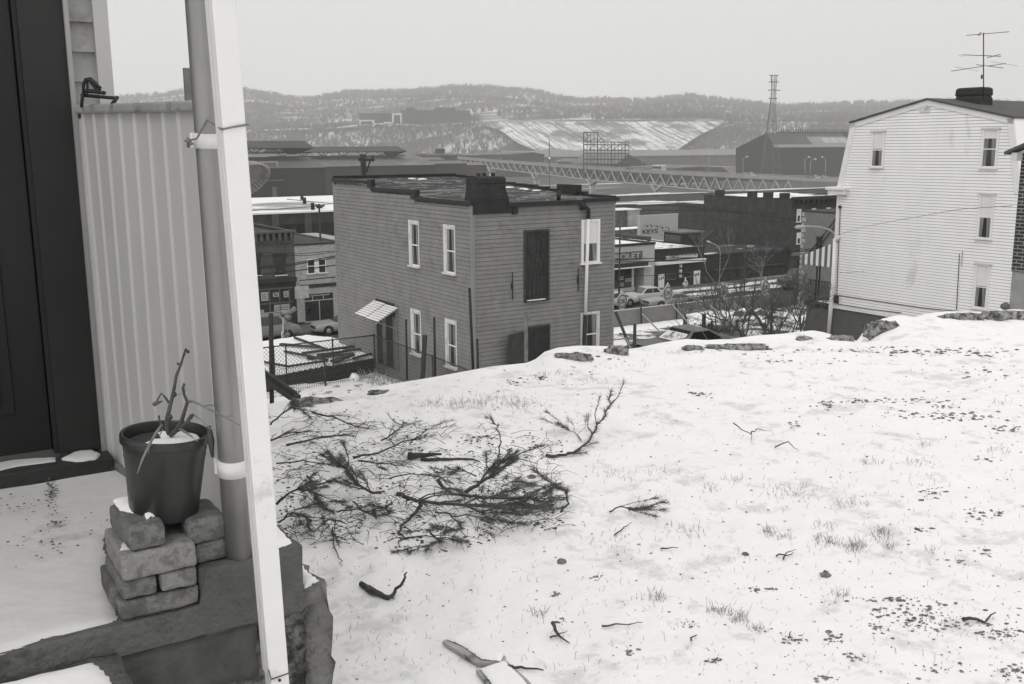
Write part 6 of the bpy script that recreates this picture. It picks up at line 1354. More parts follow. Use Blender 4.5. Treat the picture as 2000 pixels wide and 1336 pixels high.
# ---------------------------------------------------------------- bare trees
TB = mat('tree_bark', .10, .4, 6, .9); TBP = mat('tree_bark_pale', .20, .3, 6, .9)
def tree(name, label, P, Hh, spread, seed, mt, r0=.10, lv=5, group=None, trunks=1, up=.5, tl=.3):
    th = thing(name, label, 'tree' if name != 'bare_shrub' else 'shrub', P, group); r_ = random.Random(seed); tr, cr = MB(), MB()
    def grow(p, d, L, r__, k, mb):
        q = p+d*L*.5+np.array([r_.gauss(0, .05), r_.gauss(0, .05), 0])*L; e = p+d*L
        r__ = max(r__, .006); mb.tube([p, q, e], [r__, r__*.85, r__*.68], 6 if k > 3 else (4 if k > 1 else 3), cap=False)
        if k == 0: return
        for i in range(r_.choice((2, 3, 3) if k > 1 else (2, 3))):
            a = np.array([r_.gauss(0, 1), r_.gauss(0, 1), r_.gauss(0, .6)]); n_ = d*1.0+a*spread+Z*up*.3; n_ /= np.linalg.norm(n_)
            st_ = p+d*L*r_.uniform(.55, 1); grow(st_, n_, L*r_.uniform(.58, .82), r__*.62, k-1, cr)
    for t_ in range(trunks):
        d = np.array([r_.gauss(0, .22), r_.gauss(0, .22), 1]) if trunks > 1 else np.array([r_.gauss(0, .04), r_.gauss(0, .04), 1]); d /= np.linalg.norm(d)
        grow(P+np.array([r_.gauss(0, .15), r_.gauss(0, .15), 0])*(trunks > 1), d, Hh*tl, r0, lv, tr)
    tr.build('trunk', mt, th); cr.build('crown', mt, th); return th
def gnd(x, y, Y): p = at(x, y, Y); p[2] = tz(p @ U, p @ V)-.1; return p
tree('street_tree', 'slim pale bare tree in front of the low dark row, left of the two', gnd(1397, 600, 72), 6.6, .4, 3, TBP, .055, 5, tl=.42)
tree('street_tree', 'pale bare tree spreading its branches before the low dark row, right of the two', gnd(1486, 580, 76), 6.0, .55, 8, TBP, .045, 5, tl=.38)
tree('bare_shrub', 'dense many stemmed bare shrub behind the dark car', gnd(1418, 655, 44), 5.2, .5, 12, TB, .04, 5, trunks=4, tl=.30)
tree('bare_shrub', 'bare shrub with leaning stems left of the snowy cars', gnd(1490, 655, 42), 4.6, .5, 15, TB, .07, 5, trunks=2, tl=.34)
tree('bare_shrub', 'bare shrub in front of the snowy cars', gnd(1515, 655, 41), 3.6, .6, 17, TB, .03, 5, trunks=4, tl=.3)
tree('bare_shrub', 'bare leaning shrub against the side porch of the white house', gnd(1566, 655, 42), 5.0, .5, 19, TB, .04, 5, trunks=4, tl=.3)
tree('bare_shrub', 'thin bare sapling beside the right fence post', gnd(1335, 640, 52), 3.0, .5, 21, TB, .022, 4, trunks=5, tl=.34)
tree('bare_shrub', 'low twiggy bush just right of the grey house', gnd(1215, 690, 33), 2.0, .8, 23, TB, .02, 4, trunks=5, tl=.3)
r_ = random.Random(31); b = MB()
for i in range(260):
    P = at(r_.uniform(1330, 1560), 660, r_.uniform(38, 50)); u_, v_ = P @ U, P @ V; P[2] = tz(u_, v_)
    a = r_.uniform(0, 6.28); d = np.array([math.cos(a)*.6, math.sin(a)*.6, 1]); L = r_.uniform(.3, 1.5); b.tube([P, P+d*L*.5, P+d*L+np.array([math.cos(a), math.sin(a), -.4])*L*.3], [.014, .01, .004], 3, cap=False)
tag(b.build('brambles', TB), 'tangle of bare brambles beyond the crest', 'brambles', kind='stuff')
m_ = MB(); a_ = atz(1354, 640, -11.6)
sh_ = thing('snowy_shelter', 'small lean-to with a snowy roof behind the bare shrubs', 'shed', atz(1380, 660, -12.2))
q = [at(1340, 614, 50), at(1385, 628, 47), at(1440, 620, 50), at(1385, 606, 54)]
MB().prism(q, -Z*.12).build('roof', snowmix('shelter_roof', .12, .85, .40, .46, 1.2), sh_)
pa = MB()
for p in (q[0], q[1], q[2]): pa.tube([np.array([p[0], p[1], -12.6]), p-Z*.1], .07, 6)
pa.build('prop', DWOOD, sh_)
# ================================================================ mills, bridge, tower and the hill across the river
ZV = -22.0
tag(MB().box((0, 0, 0), (-3500, 150, ZV-60), (4500, 1480, ZV-3)).build('valley_floor', snowmix('valley_mat', .07, .7, .60, .66, .02, (.15, 1, 1))), kind='structure')
MW = mat('mill_wall', .018, .18, .05, .85); MR = mat('mill_roof', .13, .3, .12, .8, stretch=(.2, 1, 1)); MRD = mat('mill_roof_dark', .05, .2, .1, .8)
def mill(name, label, x1, v_of, wall_t, eave, mon0, mon1, top, u0=-420, dep=40):
    """long shed running along the street direction; right end at photo x1; rows of photo y along the end"""
    Vp = v_of; th_u = lambda x, y: hv(x, y, Vp)
    E_ = th_u(x1, eave); u1 = E_ @ U; z_e = E_[2]
    mz0 = z_e+(wall_t); return u1, z_e
def shed(name, label, V0, x1, y_e, prof, u0, z0=ZV-3, roofm=MR, wallm=MW):
    """prof: list of (depth behind the front wall, height above eave) for the roof outline"""
    E_ = hv(x1, y_e, V0); u1 = E_ @ U; ze_ = E_[2]; th = thing(name, label, 'mill shed', G((u0+u1)/2, V0+10, z0))
    D = prof[-1][0]
    MB().gbox(u0, u1, V0, V0+D, z0, ze_).build('wall', wallm, th)
    m_ = MB(); m_.prism([G(u0, V0-.3, ze_)]+[G(u0, V0+d, ze_+h_) for d, h_ in prof], U*(u1-u0+.3)); fixnormals(m_.build('roof', roofm, th)); return th, u1, ze_
# left shed with a raised monitor roof on trusses
V1 = 330
th, u1, ze_ = shed('mill_shed', 'nearest dark mill shed at the left with a raised monitor roof', V1, 635, 327, [(8, 2.2), (16, 3.6), (30, 0)], 60)
def mon(th, u0, u1, V0, V1_, z0, z1, ztop, over, par_cols):
    m_ = MB(); vm = (V0+V1_)/2
    m_.prism([G(u0, V0-over, z1), G(u0, vm, ztop), G(u0, V1_+over, z1), G(u0, vm, z1-.4)], U*(u1-u0)); fixnormals(m_.build('monitor_roof', MRD, th))
    w2 = MB(); u_ = u0; k = 0
    while u_ < u1-9:
        for a_, c_ in ((0, 3.2), (6.4, 3.2)): w2.bar(G(u_+a_, V0, z1), G(u_+c_, V0, z0), .35)
        w2.bar(G(u_+3.2, V0, z1), G(u_+3.2, V0, z0), .25); u_ += 9.5; k += 1
    w2.bar(G(u0, V0, z0+.1), G(u1, V0, z0+.1), .5); w2.build('truss', IRON, th)
    e = MB(); e.prism([G(u1-12, V0-over, z1), G(u1, V0-over, z1), G(u1-6, V0, z0-.5), G(u1-8, V0, z0-.5)], V*2); e.build('monitor_end', MW, th)
zz = lambda x, y, v_: hv(x, y, v_)[2]
mon(th, 60, hv(608, 290, V1+9) @ U, V1+9, V1+22, zz(560, 299, V1+9), zz(560, 289, V1+9), zz(560, 275, V1+15), 3, 0)
# windows / details on the wall
m_ = MB(); a, c = hv(532, 385, V1), hv(540, 365, V1); m_.gbox(a @ U, c @ U, V1-.2, V1-.02, a[2], c[2]); m_.build('wall_panel', mat('panel_pale', .12, .2, .3), th)
m_ = MB(); a, c = hv(484, 353, V1), hv(553, 352, V1); m_.gbox(a @ U-60, c @ U, V1-1, V1-.02, a[2]-.25, a[2]+.1); m_.build('ledge', mat('panel_pale', .12, .2, .3), th)
fr_ = MB()
for x in (508, 541): fr_.bar(hv(x, 329, V1+2), hv(x, 316, V1+2), .6)
fr_.bar(hv(508, 317, V1+2), hv(541, 316, V1+2), .5); fr_.build('roof_frame', mat('frame_pale_far', .3, .2, 1), th)
V2 = 420
th, u2, ze2 = shed('mill_shed', 'second mill shed with a lower monitor roof behind the utility pole', V2, 849, 322, [(10, 3.0), (20, 4.6), (40, 0)], 150, roofm=mat('mill_roof_b', .17, .3, .15, .8))
mon(th, 150, hv(790, 296, V2+10) @ U, V2+10, V2+24, zz(700, 305, V2+10), zz(700, 296, V2+10), zz(700, 286, V2+17), 3, 0)
V3 = 560
for (x0, x1, yt, yb, V_, l, mt_) in ((640, 912, 317, 330, 470, 'low roofs stepping down right of the second mill shed', MR), (835, 893, 299, 318, 640, 'small pale roofed mill building left of the bridge', mat('mill_pale', .13, .2, .2)), (905, 1000, 300, 330, 800, 'small gabled mill building where the bridge begins', MR), (800, 870, 308, 330, 560, 'narrow mill roof just behind the second shed', MR), (870, 950, 318, 345, 500, 'row of round topped tanks under the left end of the bridge', mat('tank_pale', .16, .2, .2))):
    a, c = hv(x0, yt, V_), hv(x1, yt, V_); t2 = thing('mill_building', l, 'mill building', G(a @ U+5, V_+5, ZV-3)); MB().gbox(a @ U, c @ U, V_, V_+30, ZV-3, a[2]-1.5).build('wall', MW, t2)
    m_ = MB(); m_.prism([G(a @ U, V_-.5, a[2]-1.5), G(a @ U, V_+8, a[2]), G(a @ U, V_+30, a[2]-1.5)], U*((c-a) @ U)); m_.build('roof', mt_, t2)
    if x0 == 835: MB().gbox((c @ U)-14, (c @ U)-8, V_+4, V_+8, a[2], a[2]+3).build('roof_vent', MW, t2)
# long low mill across the middle
V4 = 930
a, c = hv(1000, 297, V4), hv(1480, 289, V4); lm = thing('long_mill', 'very long low mill with a pale roof below the slag slope', 'mill shed', G(a @ U+150, V4+20, ZV-3))
zw_ = hv(1200, 305, V4)[2]; zr2 = hv(1200, 295.5, V4)[2]
MB().gbox(a @ U, c @ U, V4, V4+40, ZV-3, zw_-.0).build('wall', mat('mill_wall_mid', .05, .25, .03, .9, stretch=(1, 1, 3)), lm); m_ = MB(); m_.prism([G(a @ U, V4-3, zw_), G(a @ U, V4+25, zr2+1.2), G(a @ U, V4+50, zw_)], U*((c-a) @ U)); m_.build('roof', mat('pale_roof', .22, .15, .05, .8), lm)
w2 = MB(); u_ = a @ U
while u_ < c @ U: w2.gbox(u_, u_+2.2, V4-.8, V4-.05, zw_-5.5, zw_-3.5); u_ += 6
w2.build('window_band', mat('band_pale', .10, .2, 1), lm)
for (x0, x1, xm, ye_, yp, V_, l) in ((988, 1062, 1040, 303, 299, 760, 'pale low gable left of the sign scaffold'), (1205, 1262, 1226, 322, 303, 640, 'dark gable right of the sign scaffold'), (1165, 1240, 1180, 318, 312, 700, 'low dark roof below the sign scaffold'), (1320, 1440, 1400, 330, 325, 560, 'dark flat roof beyond the bus')):
    a, c, p_ = hv(x0, ye_, V_), hv(x1, ye_, V_), hv(xm, yp, V_); t2 = thing('mill_gable', l, 'mill building', G(p_ @ U, V_, ZV-3))
    MB().prism([G(a @ U, V_, ZV-3), G(c @ U, V_, ZV-3), G(c @ U, V_, c[2]), p_, G(a @ U, V_, a[2])], V*60).build('wall', MW, t2)
    MB().prism([G((a @ U)-1, V_-1, a[2]), p_-V*1, G((c @ U)+1, V_-1, c[2]), G((c @ U)+1, V_-1, c[2]+.8), p_-V*1+Z*.9, G((a @ U)-1, V_-1, a[2]+.8)], V*62).build('roof', MR, t2)
# sign scaffold
sf = thing('sign_scaffold', 'tall bare scaffold of a roof sign standing before the snowy slope', 'scaffold', at(1184, 330, 520))
Ys = 520; m_ = MB()
for i in range(14): x = 1140+i*88/13; m_.tube([at(x, 345, Ys), at(x, 277 if x > 1168 else 258, Ys)], .16 if i % 4 else .28, 4, cap=False)
for y in (277, 282.5, 293, 299, 311, 320): m_.tube([at(1140, y, Ys), at(1228, y+.5, Ys)], .25, 4, cap=False)
m_.tube([at(1140, 258.5, Ys), at(1168, 258.5, Ys)], .25, 4)
for (x0, y0, x1, y1) in ((1140, 277, 1150, 268), (1153, 277, 1163, 268), (1167, 262, 1180, 277), (1140, 258, 1152, 266), (1168, 277, 1176, 269), (1196, 295, 1212, 280), (1185, 292, 1200, 280), (1150, 292, 1165, 278), (1170, 293, 1184, 280), (1212, 293, 1226, 280)): m_.tube([at(x0, y0, Ys), at(x1, y1, Ys)], .18, 4, cap=False)
m_.build('lattice', mat('scaf', .07, .2, 1), sf)
# big shed at the right with a steep gable
V5 = 520; Cn = hv(1513, 289, V5); u5 = Cn @ U
def g5(x, y): p = hu(x, y, u5); return (p @ V, p[2])
pts = [g5(1513, 400), g5(1513, 289), g5(1499, 260), g5(1437, 291), g5(1437, 400)]
rsd = thing('gabled_mill', 'large mill hall with a steep dark gable and pale patches on its roof', 'mill shed', G(u5+60, V5+20, ZV-3))
LEN = 170
MB().prism([G(u5, v_, z_) for v_, z_ in pts], U*LEN).build('wall', MW, rsd)
e_, p_ = pts[1], pts[2]
def rp(u_, t_, off=.3): return G(u5+u_, e_[0]+(p_[0]-e_[0])*t_-.2, e_[1]+(p_[1]-e_[1])*t_+off)
MB().add([rp(-.5, -.02), rp(LEN, -.02), rp(LEN, 1), rp(-.5, 1)], [(0, 1, 2, 3)]).build('roof', mat('mill_roof_c', .10, .15, .1, .8), rsd)
MB().add([G(u5-.5, p_[0], p_[1]+.3), G(u5+LEN, p_[0], p_[1]+.3), G(u5+LEN, pts[3][0], pts[3][1]+.3), G(u5-.5, pts[3][0], pts[3][1]+.3)], [(0, 1, 2, 3)]).build('roof', MRD, rsd)
L1 = (hv(1573, 270, V5+6) @ U)-u5; L2 = (hv(1655, 270, V5+6) @ U)-u5
PR_ = mat('roof_patch', .30, .12, .2, .7); PR2 = mat('roof_patch_bright', .5, .08, .5, .6)
MB().add([rp(L1+4, 0, .5), rp(L2+40, 0, .5), rp(L2+40, .72, .5), rp(L1, .72, .5)], [(0, 1, 2, 3)]).build('roof_sheeting', PR_, rsd); MB().add([rp(-.3, 0, .5), rp(L1+3.5, 0, .5), rp(L1+3.5, .18, .5), rp(-.3, .18, .5)], [(0, 1, 2, 3)]).build('roof_sheeting', PR_, rsd)
for k in range(3): d0 = L1+(L2-L1)*(.32+.2*k); MB().add([rp(d0+1.5, .28, .7), rp(d0+(L2-L1)*.18+1.5, .28, .7), rp(d0+(L2-L1)*.17, .62, .7), rp(d0, .62, .7)], [(0, 1, 2, 3)]).build('roof_light', PR2, rsd)
m_ = MB()
for i in range(46): m_.bar(G(u5+14+i*2.6, p_[0], p_[1]+.2), G(u5+14+i*2.6, p_[0], p_[1]+3.0), .5)
m_.bar(G(u5+10, p_[0], p_[1]+.6), G(u5+LEN, p_[0], p_[1]+.6), .8); m_.build('ridge_vent', MRD, rsd)
m_ = MB()
for (v_) in (0,): m_.prism([rp(L2-6, 1, .8), rp(L2+4, 0, .8), rp(L2+7, 0, .8), rp(L2-3, 1, .8)], Z*.5)
m_.build('roof_conveyor', MW, rsd)
# the pale ramp beside it
pr_ = [hv(1410, 326, 500), hv(1437, 325, 500), hv(1437, 342, 500), hv(1430, 341, 500)]; tag(MB().prism(pr_, V*20).build('pale_tank', mat('pale_tank', .32, .1, .3), base=pr_[2]), 'pale sloping tank side left of the gabled mill', 'tank')
# lattice tower
tw = thing('lattice_tower', 'tall tapering steel lattice tower with three small crossarms', 'tower', at(1505, 345, 470))
Yt = 470; legs = []; m_ = MB()
def tp(y): 
    ys_ = (345, 300, 262, 215, 175, 147); l_ = (1487, 1493, 1497.5, 1504, 1508, 1507); r__ = (1526, 1521, 1517, 1515, 1515.5, 1518); return np.interp(-y, [-q for q in ys_], l_), np.interp(-y, [-q for q in ys_], r__)
lev = [360, 340, 322, 305, 290, 276, 262, 250, 238, 227, 216, 205, 195, 185, 176, 167, 158, 147]
def corners(y):
    a_, c_ = tp(y); L = at(a_, y, Yt); R = at(c_, y, Yt); w_ = np.linalg.norm(R-L); return [L, R, R+np.array([-w_*.15, w_, 0]), L+np.array([w_*.15, w_, 0])]
for i in range(len(lev)-1):
    A_, B_ = corners(lev[i]), corners(lev[i+1])
    for k in range(4):
        m_.tube([A_[k], B_[k]], .15, 4, cap=False); m_.tube([A_[k], B_[(k+1) % 4]], .06, 3, cap=False); m_.tube([A_[(k+1) % 4], B_[k]], .06, 3, cap=False); m_.tube([B_[k], B_[(k+1) % 4]], .06, 3, cap=False)
m_.build('lattice', mat('tower_steel', .20, .2, 1), tw)
m_ = MB()
for (x0, x1, y) in ((1503, 1520, 147), (1502, 1521, 160), (1500, 1524, 176), (1501, 1518, 192)): m_.tube([at(x0, y, Yt), at(x1, y+.3, Yt)], .22, 4)
m_.build('crossarm', mat('tower_steel', .20, .2, 1), tw)
# ---------------------------------------------------------------- bridge
brg = thing('truss_bridge', 'long pale steel deck truss bridge on Y shaped piers crossing the valley', 'bridge', at(1281, 395, 450))
BX = [820, 880, 950, 1000, 1080, 1160, 1281, 1360, 1443, 1560, 1720]; BY = [900, 800, 690, 640, 570, 510, 450, 425, 410, 400, 395]; BT_ = [307, 309.5, 316, 320, 326, 331.5, 339.5, 344, 348, 353, 359]; BB = [311, 315, 327, 333, 342, 352, 361, 369, 374.5, 378, 382]
def bpt(x, row, dy=0): Y = np.interp(x, BX, BY); y = np.interp(x, BX, BT_ if row == 0 else BB); return at(x, y+dy, Y)
STL = mat('bridge_steel', .46, .12, .3, .7); DKC = mat('bridge_deck', .36, .12, .3, .85)
m_, dk = MB(), MB(); xs_ = list(np.arange(820, 1721, 10))
wv = np.array([.25, 1, 0])*11
for i in range(len(xs_)-1):
    A_, B_ = bpt(xs_[i], 0), bpt(xs_[i+1], 0)
    dk.add([A_+Z*.0, B_+Z*.0, B_+Z*1.3, A_+Z*1.3, A_+wv, B_+wv, B_+wv+Z*1.3, A_+wv+Z*1.3, A_+Z*.5+wv*.02, B_+Z*.5+wv*.02, B_+wv+Z*.5, A_+wv+Z*.5], [(0, 1, 2, 3), (4, 7, 6, 5), (8, 9, 10, 11), (0, 4, 5, 1)])
dk.build('deck', DKC, brg)
# railing posts and top line
rl = MB()
for i in range(len(xs_)-1): rl.tube([bpt(xs_[i], 0)+Z*1.9, bpt(xs_[i+1], 0)+Z*1.9], .12, 3, cap=False)
rl.build('railing', STL, brg)
def trussx():
    x = 905.; 
    while x < 1570: yield x; x += np.interp(x, [900, 1000, 1160, 1300, 1450, 1600], [9, 12, 17, 21, 23.5, 26])
tx = list(trussx())
for dv in (0, 1):
    off = wv*.95*dv-Z*.2; mm = MB()
    for i in range(len(tx)-1):
        xm = (tx[i]+tx[i+1])/2; a, b_, c = bpt(tx[i], 1)+off, bpt(xm, 0, .6)+off, bpt(tx[i+1], 1)+off
        t_ = .34; mm.tube([a, b_], t_, 4, cap=False); mm.tube([b_, c], t_, 4, cap=False); mm.tube([a, c], t_*1.2, 4, cap=False)
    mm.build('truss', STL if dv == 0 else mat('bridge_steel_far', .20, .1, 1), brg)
for (xc, yb, hw) in ((1045, 351, 8), (1154, 362, 8.5), (1281, 375, 10), (958, 338, 5)):
    mm = MB(); Y = np.interp(xc, BX, BY); 
    for dv in (0, 1):
        off = wv*.9*dv; j = at(xc, yb, Y)+off; 
        mm.tube([bpt(xc-hw, 1)+off, j], .62, 5); mm.tube([bpt(xc+hw, 1)+off, j], .62, 5); foot = np.array([j[0], j[1], ZV-3]); mm.tube([j, foot], .85, 6)
    mm.build('pier', STL, brg)
a, c = bpt(1566, 0), bpt(1730, 0); MB().add([bpt(1566, 0), bpt(1730, 0), bpt(1730, 0)-Z*4.6, bpt(1566, 1)-Z*.3], [(0, 1, 2, 3)]).build('girder', mat('girder', .20, .15, .5), brg)
# bus, cars and lamps on the bridge
bp = bpt(1285, 0)+wv*.35+Z*.5; dB = bpt(1300, 0)-bpt(1270, 0); dB[2] = 0; dB /= np.linalg.norm(dB)
bus = thing('bus', 'white topped city bus driving over the bridge', 'bus', bp); sB = np.array([-dB[1], dB[0], 0]); axB = (dB, sB, Z); wB = 37/F*(bp @ FW)/2
mm = MB(); mm.box(bp, (-wB, -1.25, .5), (wB, 1.25, 3.1), axB); bevel(mm.build('body', mat('bus_side', .42, .1, 1), bus), .25); mm = MB(); mm.box(bp, (-wB+.2, -1.2, 3.0), (wB-.2, 1.2, 3.35), axB); bevel(mm.build('roof', WHITE, bus), .2)
mm = MB(); n_ = 7
for k in range(n_): d0 = -wB+.7+k*(2*wB-1.2)/n_; mm.box(bp, (d0, -1.27, 1.75), (d0+(2*wB-1.2)/n_*.82, -1.251, 2.65), axB)
mm.build('window', GLASS, bus)
for k in (-.6, .55): MB().lathe(bp+dB*wB*k-sB*1.28+Z*.5, [(.001, 0), (.55, 0), (.55, .3), (.001, .3)], 12, 0, sB).build('wheel', RUB, bus)
ang = math.atan2(dB[1], dB[0])
for x, pt_, l in ((1465, WP, 'white car on the bridge right of the bus'), (1452, LG, 'grey car following the white one on the bridge'), (1592, WP, 'white car on the bridge nearest the white house'), (1608, LG, 'second pale car on the bridge nearest the white house'), (1226, DGc, 'dark car on the bridge left of the bus'), (1578, DGc, 'dark truck-like car on the bridge beside the lamps')):
    car('bridge_car', l, bpt(x, 0)+wv*.3+Z*.52, ang+math.pi, pt_, L=5.6, Wd=2.2, Hh=1.9, group='cars on the bridge')
LBL = ['curved arm lamp on the bridge before the dark mill gable', 'left of the three close lamps near the white house', 'middle of the three close lamps, short and further back', 'right of the three close lamps, its arm pointing left', 'lamp on the bridge just left of the bus', 'lamp on the bridge halfway between the bus and the dark mill', 'straight lamp column right of the mast with the lit lamp', 'straight lamp column at the far left end of the bridge', 'second straight lamp column right of the lit mast', 'faint lamp column furthest left on the bridge']
for i, (x, yt, dx, dy_) in enumerate(((1451, 306, 8, .05), (1572, 307, 8, .05), (1583, 311, 9, .6), (1613, 307, -7, .6), (1254, 303, 5, .0), (1384, 302, 6, .7), (1089, 304, 0, 0), (996, 306, 0, 0), (1114, 303, 0, 0), (978, 300, 0, 0))):
    Y = np.interp(x, BX, BY); P = bpt(x, 0)+wv*dy_; Y = P[1]; th = thing('bridge_lamp', LBL[i], 'street lamp', P, 'street lamps on the bridge')
    top = at(x, yt+5, Y); MB().tube([P, top], .13, 5).build('pole', GALV, th)
    if dx: MB().tube([top, at(x+dx*.35, yt+1.2, Y), at(x+dx, yt, Y)], .11, 5).build('arm', GALV, th); MB().tube([at(x+dx*.8, yt, Y), at(x+dx*1.25, yt+.3, Y)], .32, 6).build('lamp_head', TRIM, th)
Yl = 300; th = thing('lit_lamp_mast', 'tall mast with a small bright lamp rising in front of the bridge', 'lamp mast', at(1073, 345, Yl)); MB().tube([at(1073, 400, Yl), at(1073, 273, Yl)], .12, 5).build('mast', mat('mast_grey', .12, .1, 1), th)
em = bpy.data.materials.new('lamp_glow'); em.use_nodes = True; em.node_tree.nodes['Principled BSDF'].inputs['Emission Color'].default_value = (1, 1, .97, 1); em.node_tree.nodes['Principled BSDF'].inputs['Emission Strength'].default_value = 1.2
MB().lathe(at(1073, 308.6, Yl), [(.001, -.28), (.3, 0), (.001, .28)], 10).build('lamp_globe', em, th)
# mid valley: low walls and streaks between the bridge and the shops
for (x0, x1, yt, V_, h_, l, mt_) in ((1205, 1330, 402, 150, 3.0, 'dark brick wall below the bridge piers', mat('vwall', .07, .25, .4)), (1240, 1325, 398, 170, 4, 'long low dark shed below the bridge', mat('vshed', .055, .2, .4)), (1190, 1250, 412, 140, 2.5, 'scaffolding covered low building right of the grey house roof', mat('vlow', .09, .6, 1.5)), (1200, 1640, 383, 240, 2.2, 'pale low wall with snow on top crossing below the bridge', mat('vlong', .11, .2, .3))):
    a, c = hv(x0, yt, V_), hv(x1, yt, V_); t2 = thing('valley_building', l, 'building', G(a @ U, V_, a[2]-h_-4)); MB().gbox(a @ U, c @ U, V_, V_+8, a[2]-h_-8, a[2]).build('wall', mt_, t2); MB().gbox(a @ U-.2, c @ U+.2, V_-.2, V_+8.2, a[2], a[2]+.10).build('roof', snowmix('vroof', .1, .8, .50, .56, .12, (.3, 1, 1)), t2)
a = hv(1227, 424, 139.5); MB_ = MB().gbox(a @ U, (a @ U)+2.4, 139.3, 139.8, a[2]-1.6, a[2]+1.2); tag(MB_.build('pale_billboard', mat('pale_board', .32, .3, 1), base=a), 'small pale board right of the grey house roof', 'sign')
for i, (yy, v_) in enumerate(((430, 118), (443, 110))):
    P = [atz(x, y_, -13.2+.3*i) for x, y_ in ((1150, yy+6), (1330, yy-6), (1330, yy-3), (1150, yy+11))]; tag(MB().prism(P, Z*.05).build('track_snow', SNOWF), 'strip of snow beside the railway behind the showroom', 'snow', kind='stuff')
# ================================================================ hill
RX = [0, 210, 300, 480, 560, 620, 700, 790, 900, 960, 1060, 1085, 1130, 1180, 1240, 1330, 1400, 1500, 1600, 1700, 1813, 2000, 2300]
RY = [205, 202, 190, 176, 187, 196, 182, 182, 173, 175, 181, 190, 196, 196, 199, 189, 199, 209, 205, 203, 200, 205, 205]
YB, YP, YR = 1480., 1640., 2800.
def hill_z(X, Y):
    px = 1000+F*X/(Y*1.0)/1.02
    zr = (290-.006*(px-1000)-np.interp(px, RX, RY)-7)/F*YR
    pl = (290-np.interp(px, [0, 480, 700, 760, 930, 1000, 1370, 1450, 2000], [256, 256, 250, 248, 240, 238, 237, 246, 250]))/F*YP
    n = NZ.noise(Vector((X*.004, Y*.004, 1)))*18+NZ.noise(Vector((X*.012, Y*.012, 5)))*7
    if Y < YB: return ZV-3
    if Y < YP: t_ = (Y-YB)/(YP-YB); return ZV-3+(pl-ZV+3)*t_**.9+n*.35*t_*(1-t_)*2
    if Y < 1820: return pl+(Y-YP)*.03
    if Y < YR: t_ = (Y-1820)/(YR-1820); return pl+5+(zr-pl-5)*(t_**.85)+n*min(1, t_*3)*(1-t_*.8)
    return zr-(Y-YR)*.3
HM = snowmix('hill_mat', .07, .64, .48, .60, .012, (.45, 1.4, 1), var=.3, bump=0)
hx = np.arange(-1900, 2600, 22); hy = np.concatenate([np.arange(1440, 1840, 16), np.arange(1840, 3100, 30)])
b = MB(); b.add([(x, y, hill_z(x, y)) for y in hy for x in hx], [(j*len(hx)+i, j*len(hx)+i+1, (j+1)*len(hx)+i+1, (j+1)*len(hx)+i) for j in range(len(hy)-1) for i in range(len(hx)-1)], 0, True)
tag(b.build('hill', HM), kind='structure')
# slag slope, streaked with run-off
SLM = bpy.data.materials.new('slag_snow'); SLM.use_nodes = True; t = SLM.node_tree; bs = t.nodes['Principled BSDF']; bs.inputs['Roughness'].default_value = .95
g_ = nn(t, 'ShaderNodeNewGeometry'); mp = nn(t, 'ShaderNodeMapping'); mp.vector_type = 'POINT'
sp = nn(t, 'ShaderNodeSeparateXYZ'); t.links.new(g_.outputs['Position'], sp.inputs[0])
m1_ = nn(t, 'ShaderNodeMath', operation='MULTIPLY_ADD'); t.links.new(sp.outputs[2], m1_.inputs[0]); m1_.inputs[1].default_value = 1.35; t.links.new(sp.outputs[0], m1_.inputs[2])
cb = nn(t, 'ShaderNodeCombineXYZ'); t.links.new(m1_.outputs[0], cb.inputs[0]); m2_ = nn(t, 'ShaderNodeMath', operation='MULTIPLY'); m2_.inputs[1].default_value = .18; t.links.new(sp.outputs[2], m2_.inputs[0]); t.links.new(m2_.outputs[0], cb.inputs[1])
n_ = nn(t, 'ShaderNodeTexNoise'); n_.inputs['Scale'].default_value = .17; n_.inputs['Detail'].default_value = 5; n_.inputs['Roughness'].default_value = .75; t.links.new(cb.outputs[0], n_.inputs['Vector'])
cr_ = nn(t, 'ShaderNodeMapRange'); cr_.inputs[1].default_value = .40; cr_.inputs[2].default_value = .54; cr_.inputs[3].default_value = .12; cr_.inputs[4].default_value = .85; t.links.new(n_.outputs[0], cr_.inputs[0])
nb_ = nn(t, 'ShaderNodeTexNoise'); nb_.inputs['Scale'].default_value = .016; nb_.inputs['Detail'].default_value = 9; nb_.inputs['Roughness'].default_value = .72; t.links.new(g_.outputs['Position'], nb_.inputs['Vector'])
rb_ = nn(t, 'ShaderNodeMapRange'); rb_.inputs[1].default_value = .43; rb_.inputs[2].default_value = .50; rb_.inputs[3].default_value = .28; rb_.inputs[4].default_value = 1; t.links.new(nb_.outputs[0], rb_.inputs[0])
mu_ = nn(t, 'ShaderNodeMath', operation='MULTIPLY'); t.links.new(cr_.outputs[0], mu_.inputs[0]); t.links.new(rb_.outputs[0], mu_.inputs[1]); cr_ = mu_
c3 = nn(t, 'ShaderNodeCombineColor'); [t.links.new(cr_.outputs[0], c3.inputs[k]) for k in range(3)]; t.links.new(c3.outputs[0], bs.inputs['Base Color'])
b = MB(); nxs, nys = 80, 24; vs = []
for j in range(nys+1):
    tt = j/nys
    for i in range(nxs+1):
        s_ = i/nxs; Y = 1440+190*tt; xl = np.interp(tt, [0, .35, .75, 1], [1060, 1010, 975, 925]); xr = np.interp(tt, [0, .3, .6, 1], [1310, 1340, 1368, 1420]); y = np.interp(tt, [0, 1], [300, 237.5 if True else 0])
        x = xl+(xr-xl)*s_; y += 2.2*NZ.noise(Vector((x*.02, tt*3, 1)))*(.3+tt*.4); P = at(x, y, Y-8); P[1] -= 5*math.sin(math.pi*s_); vs.append(P)
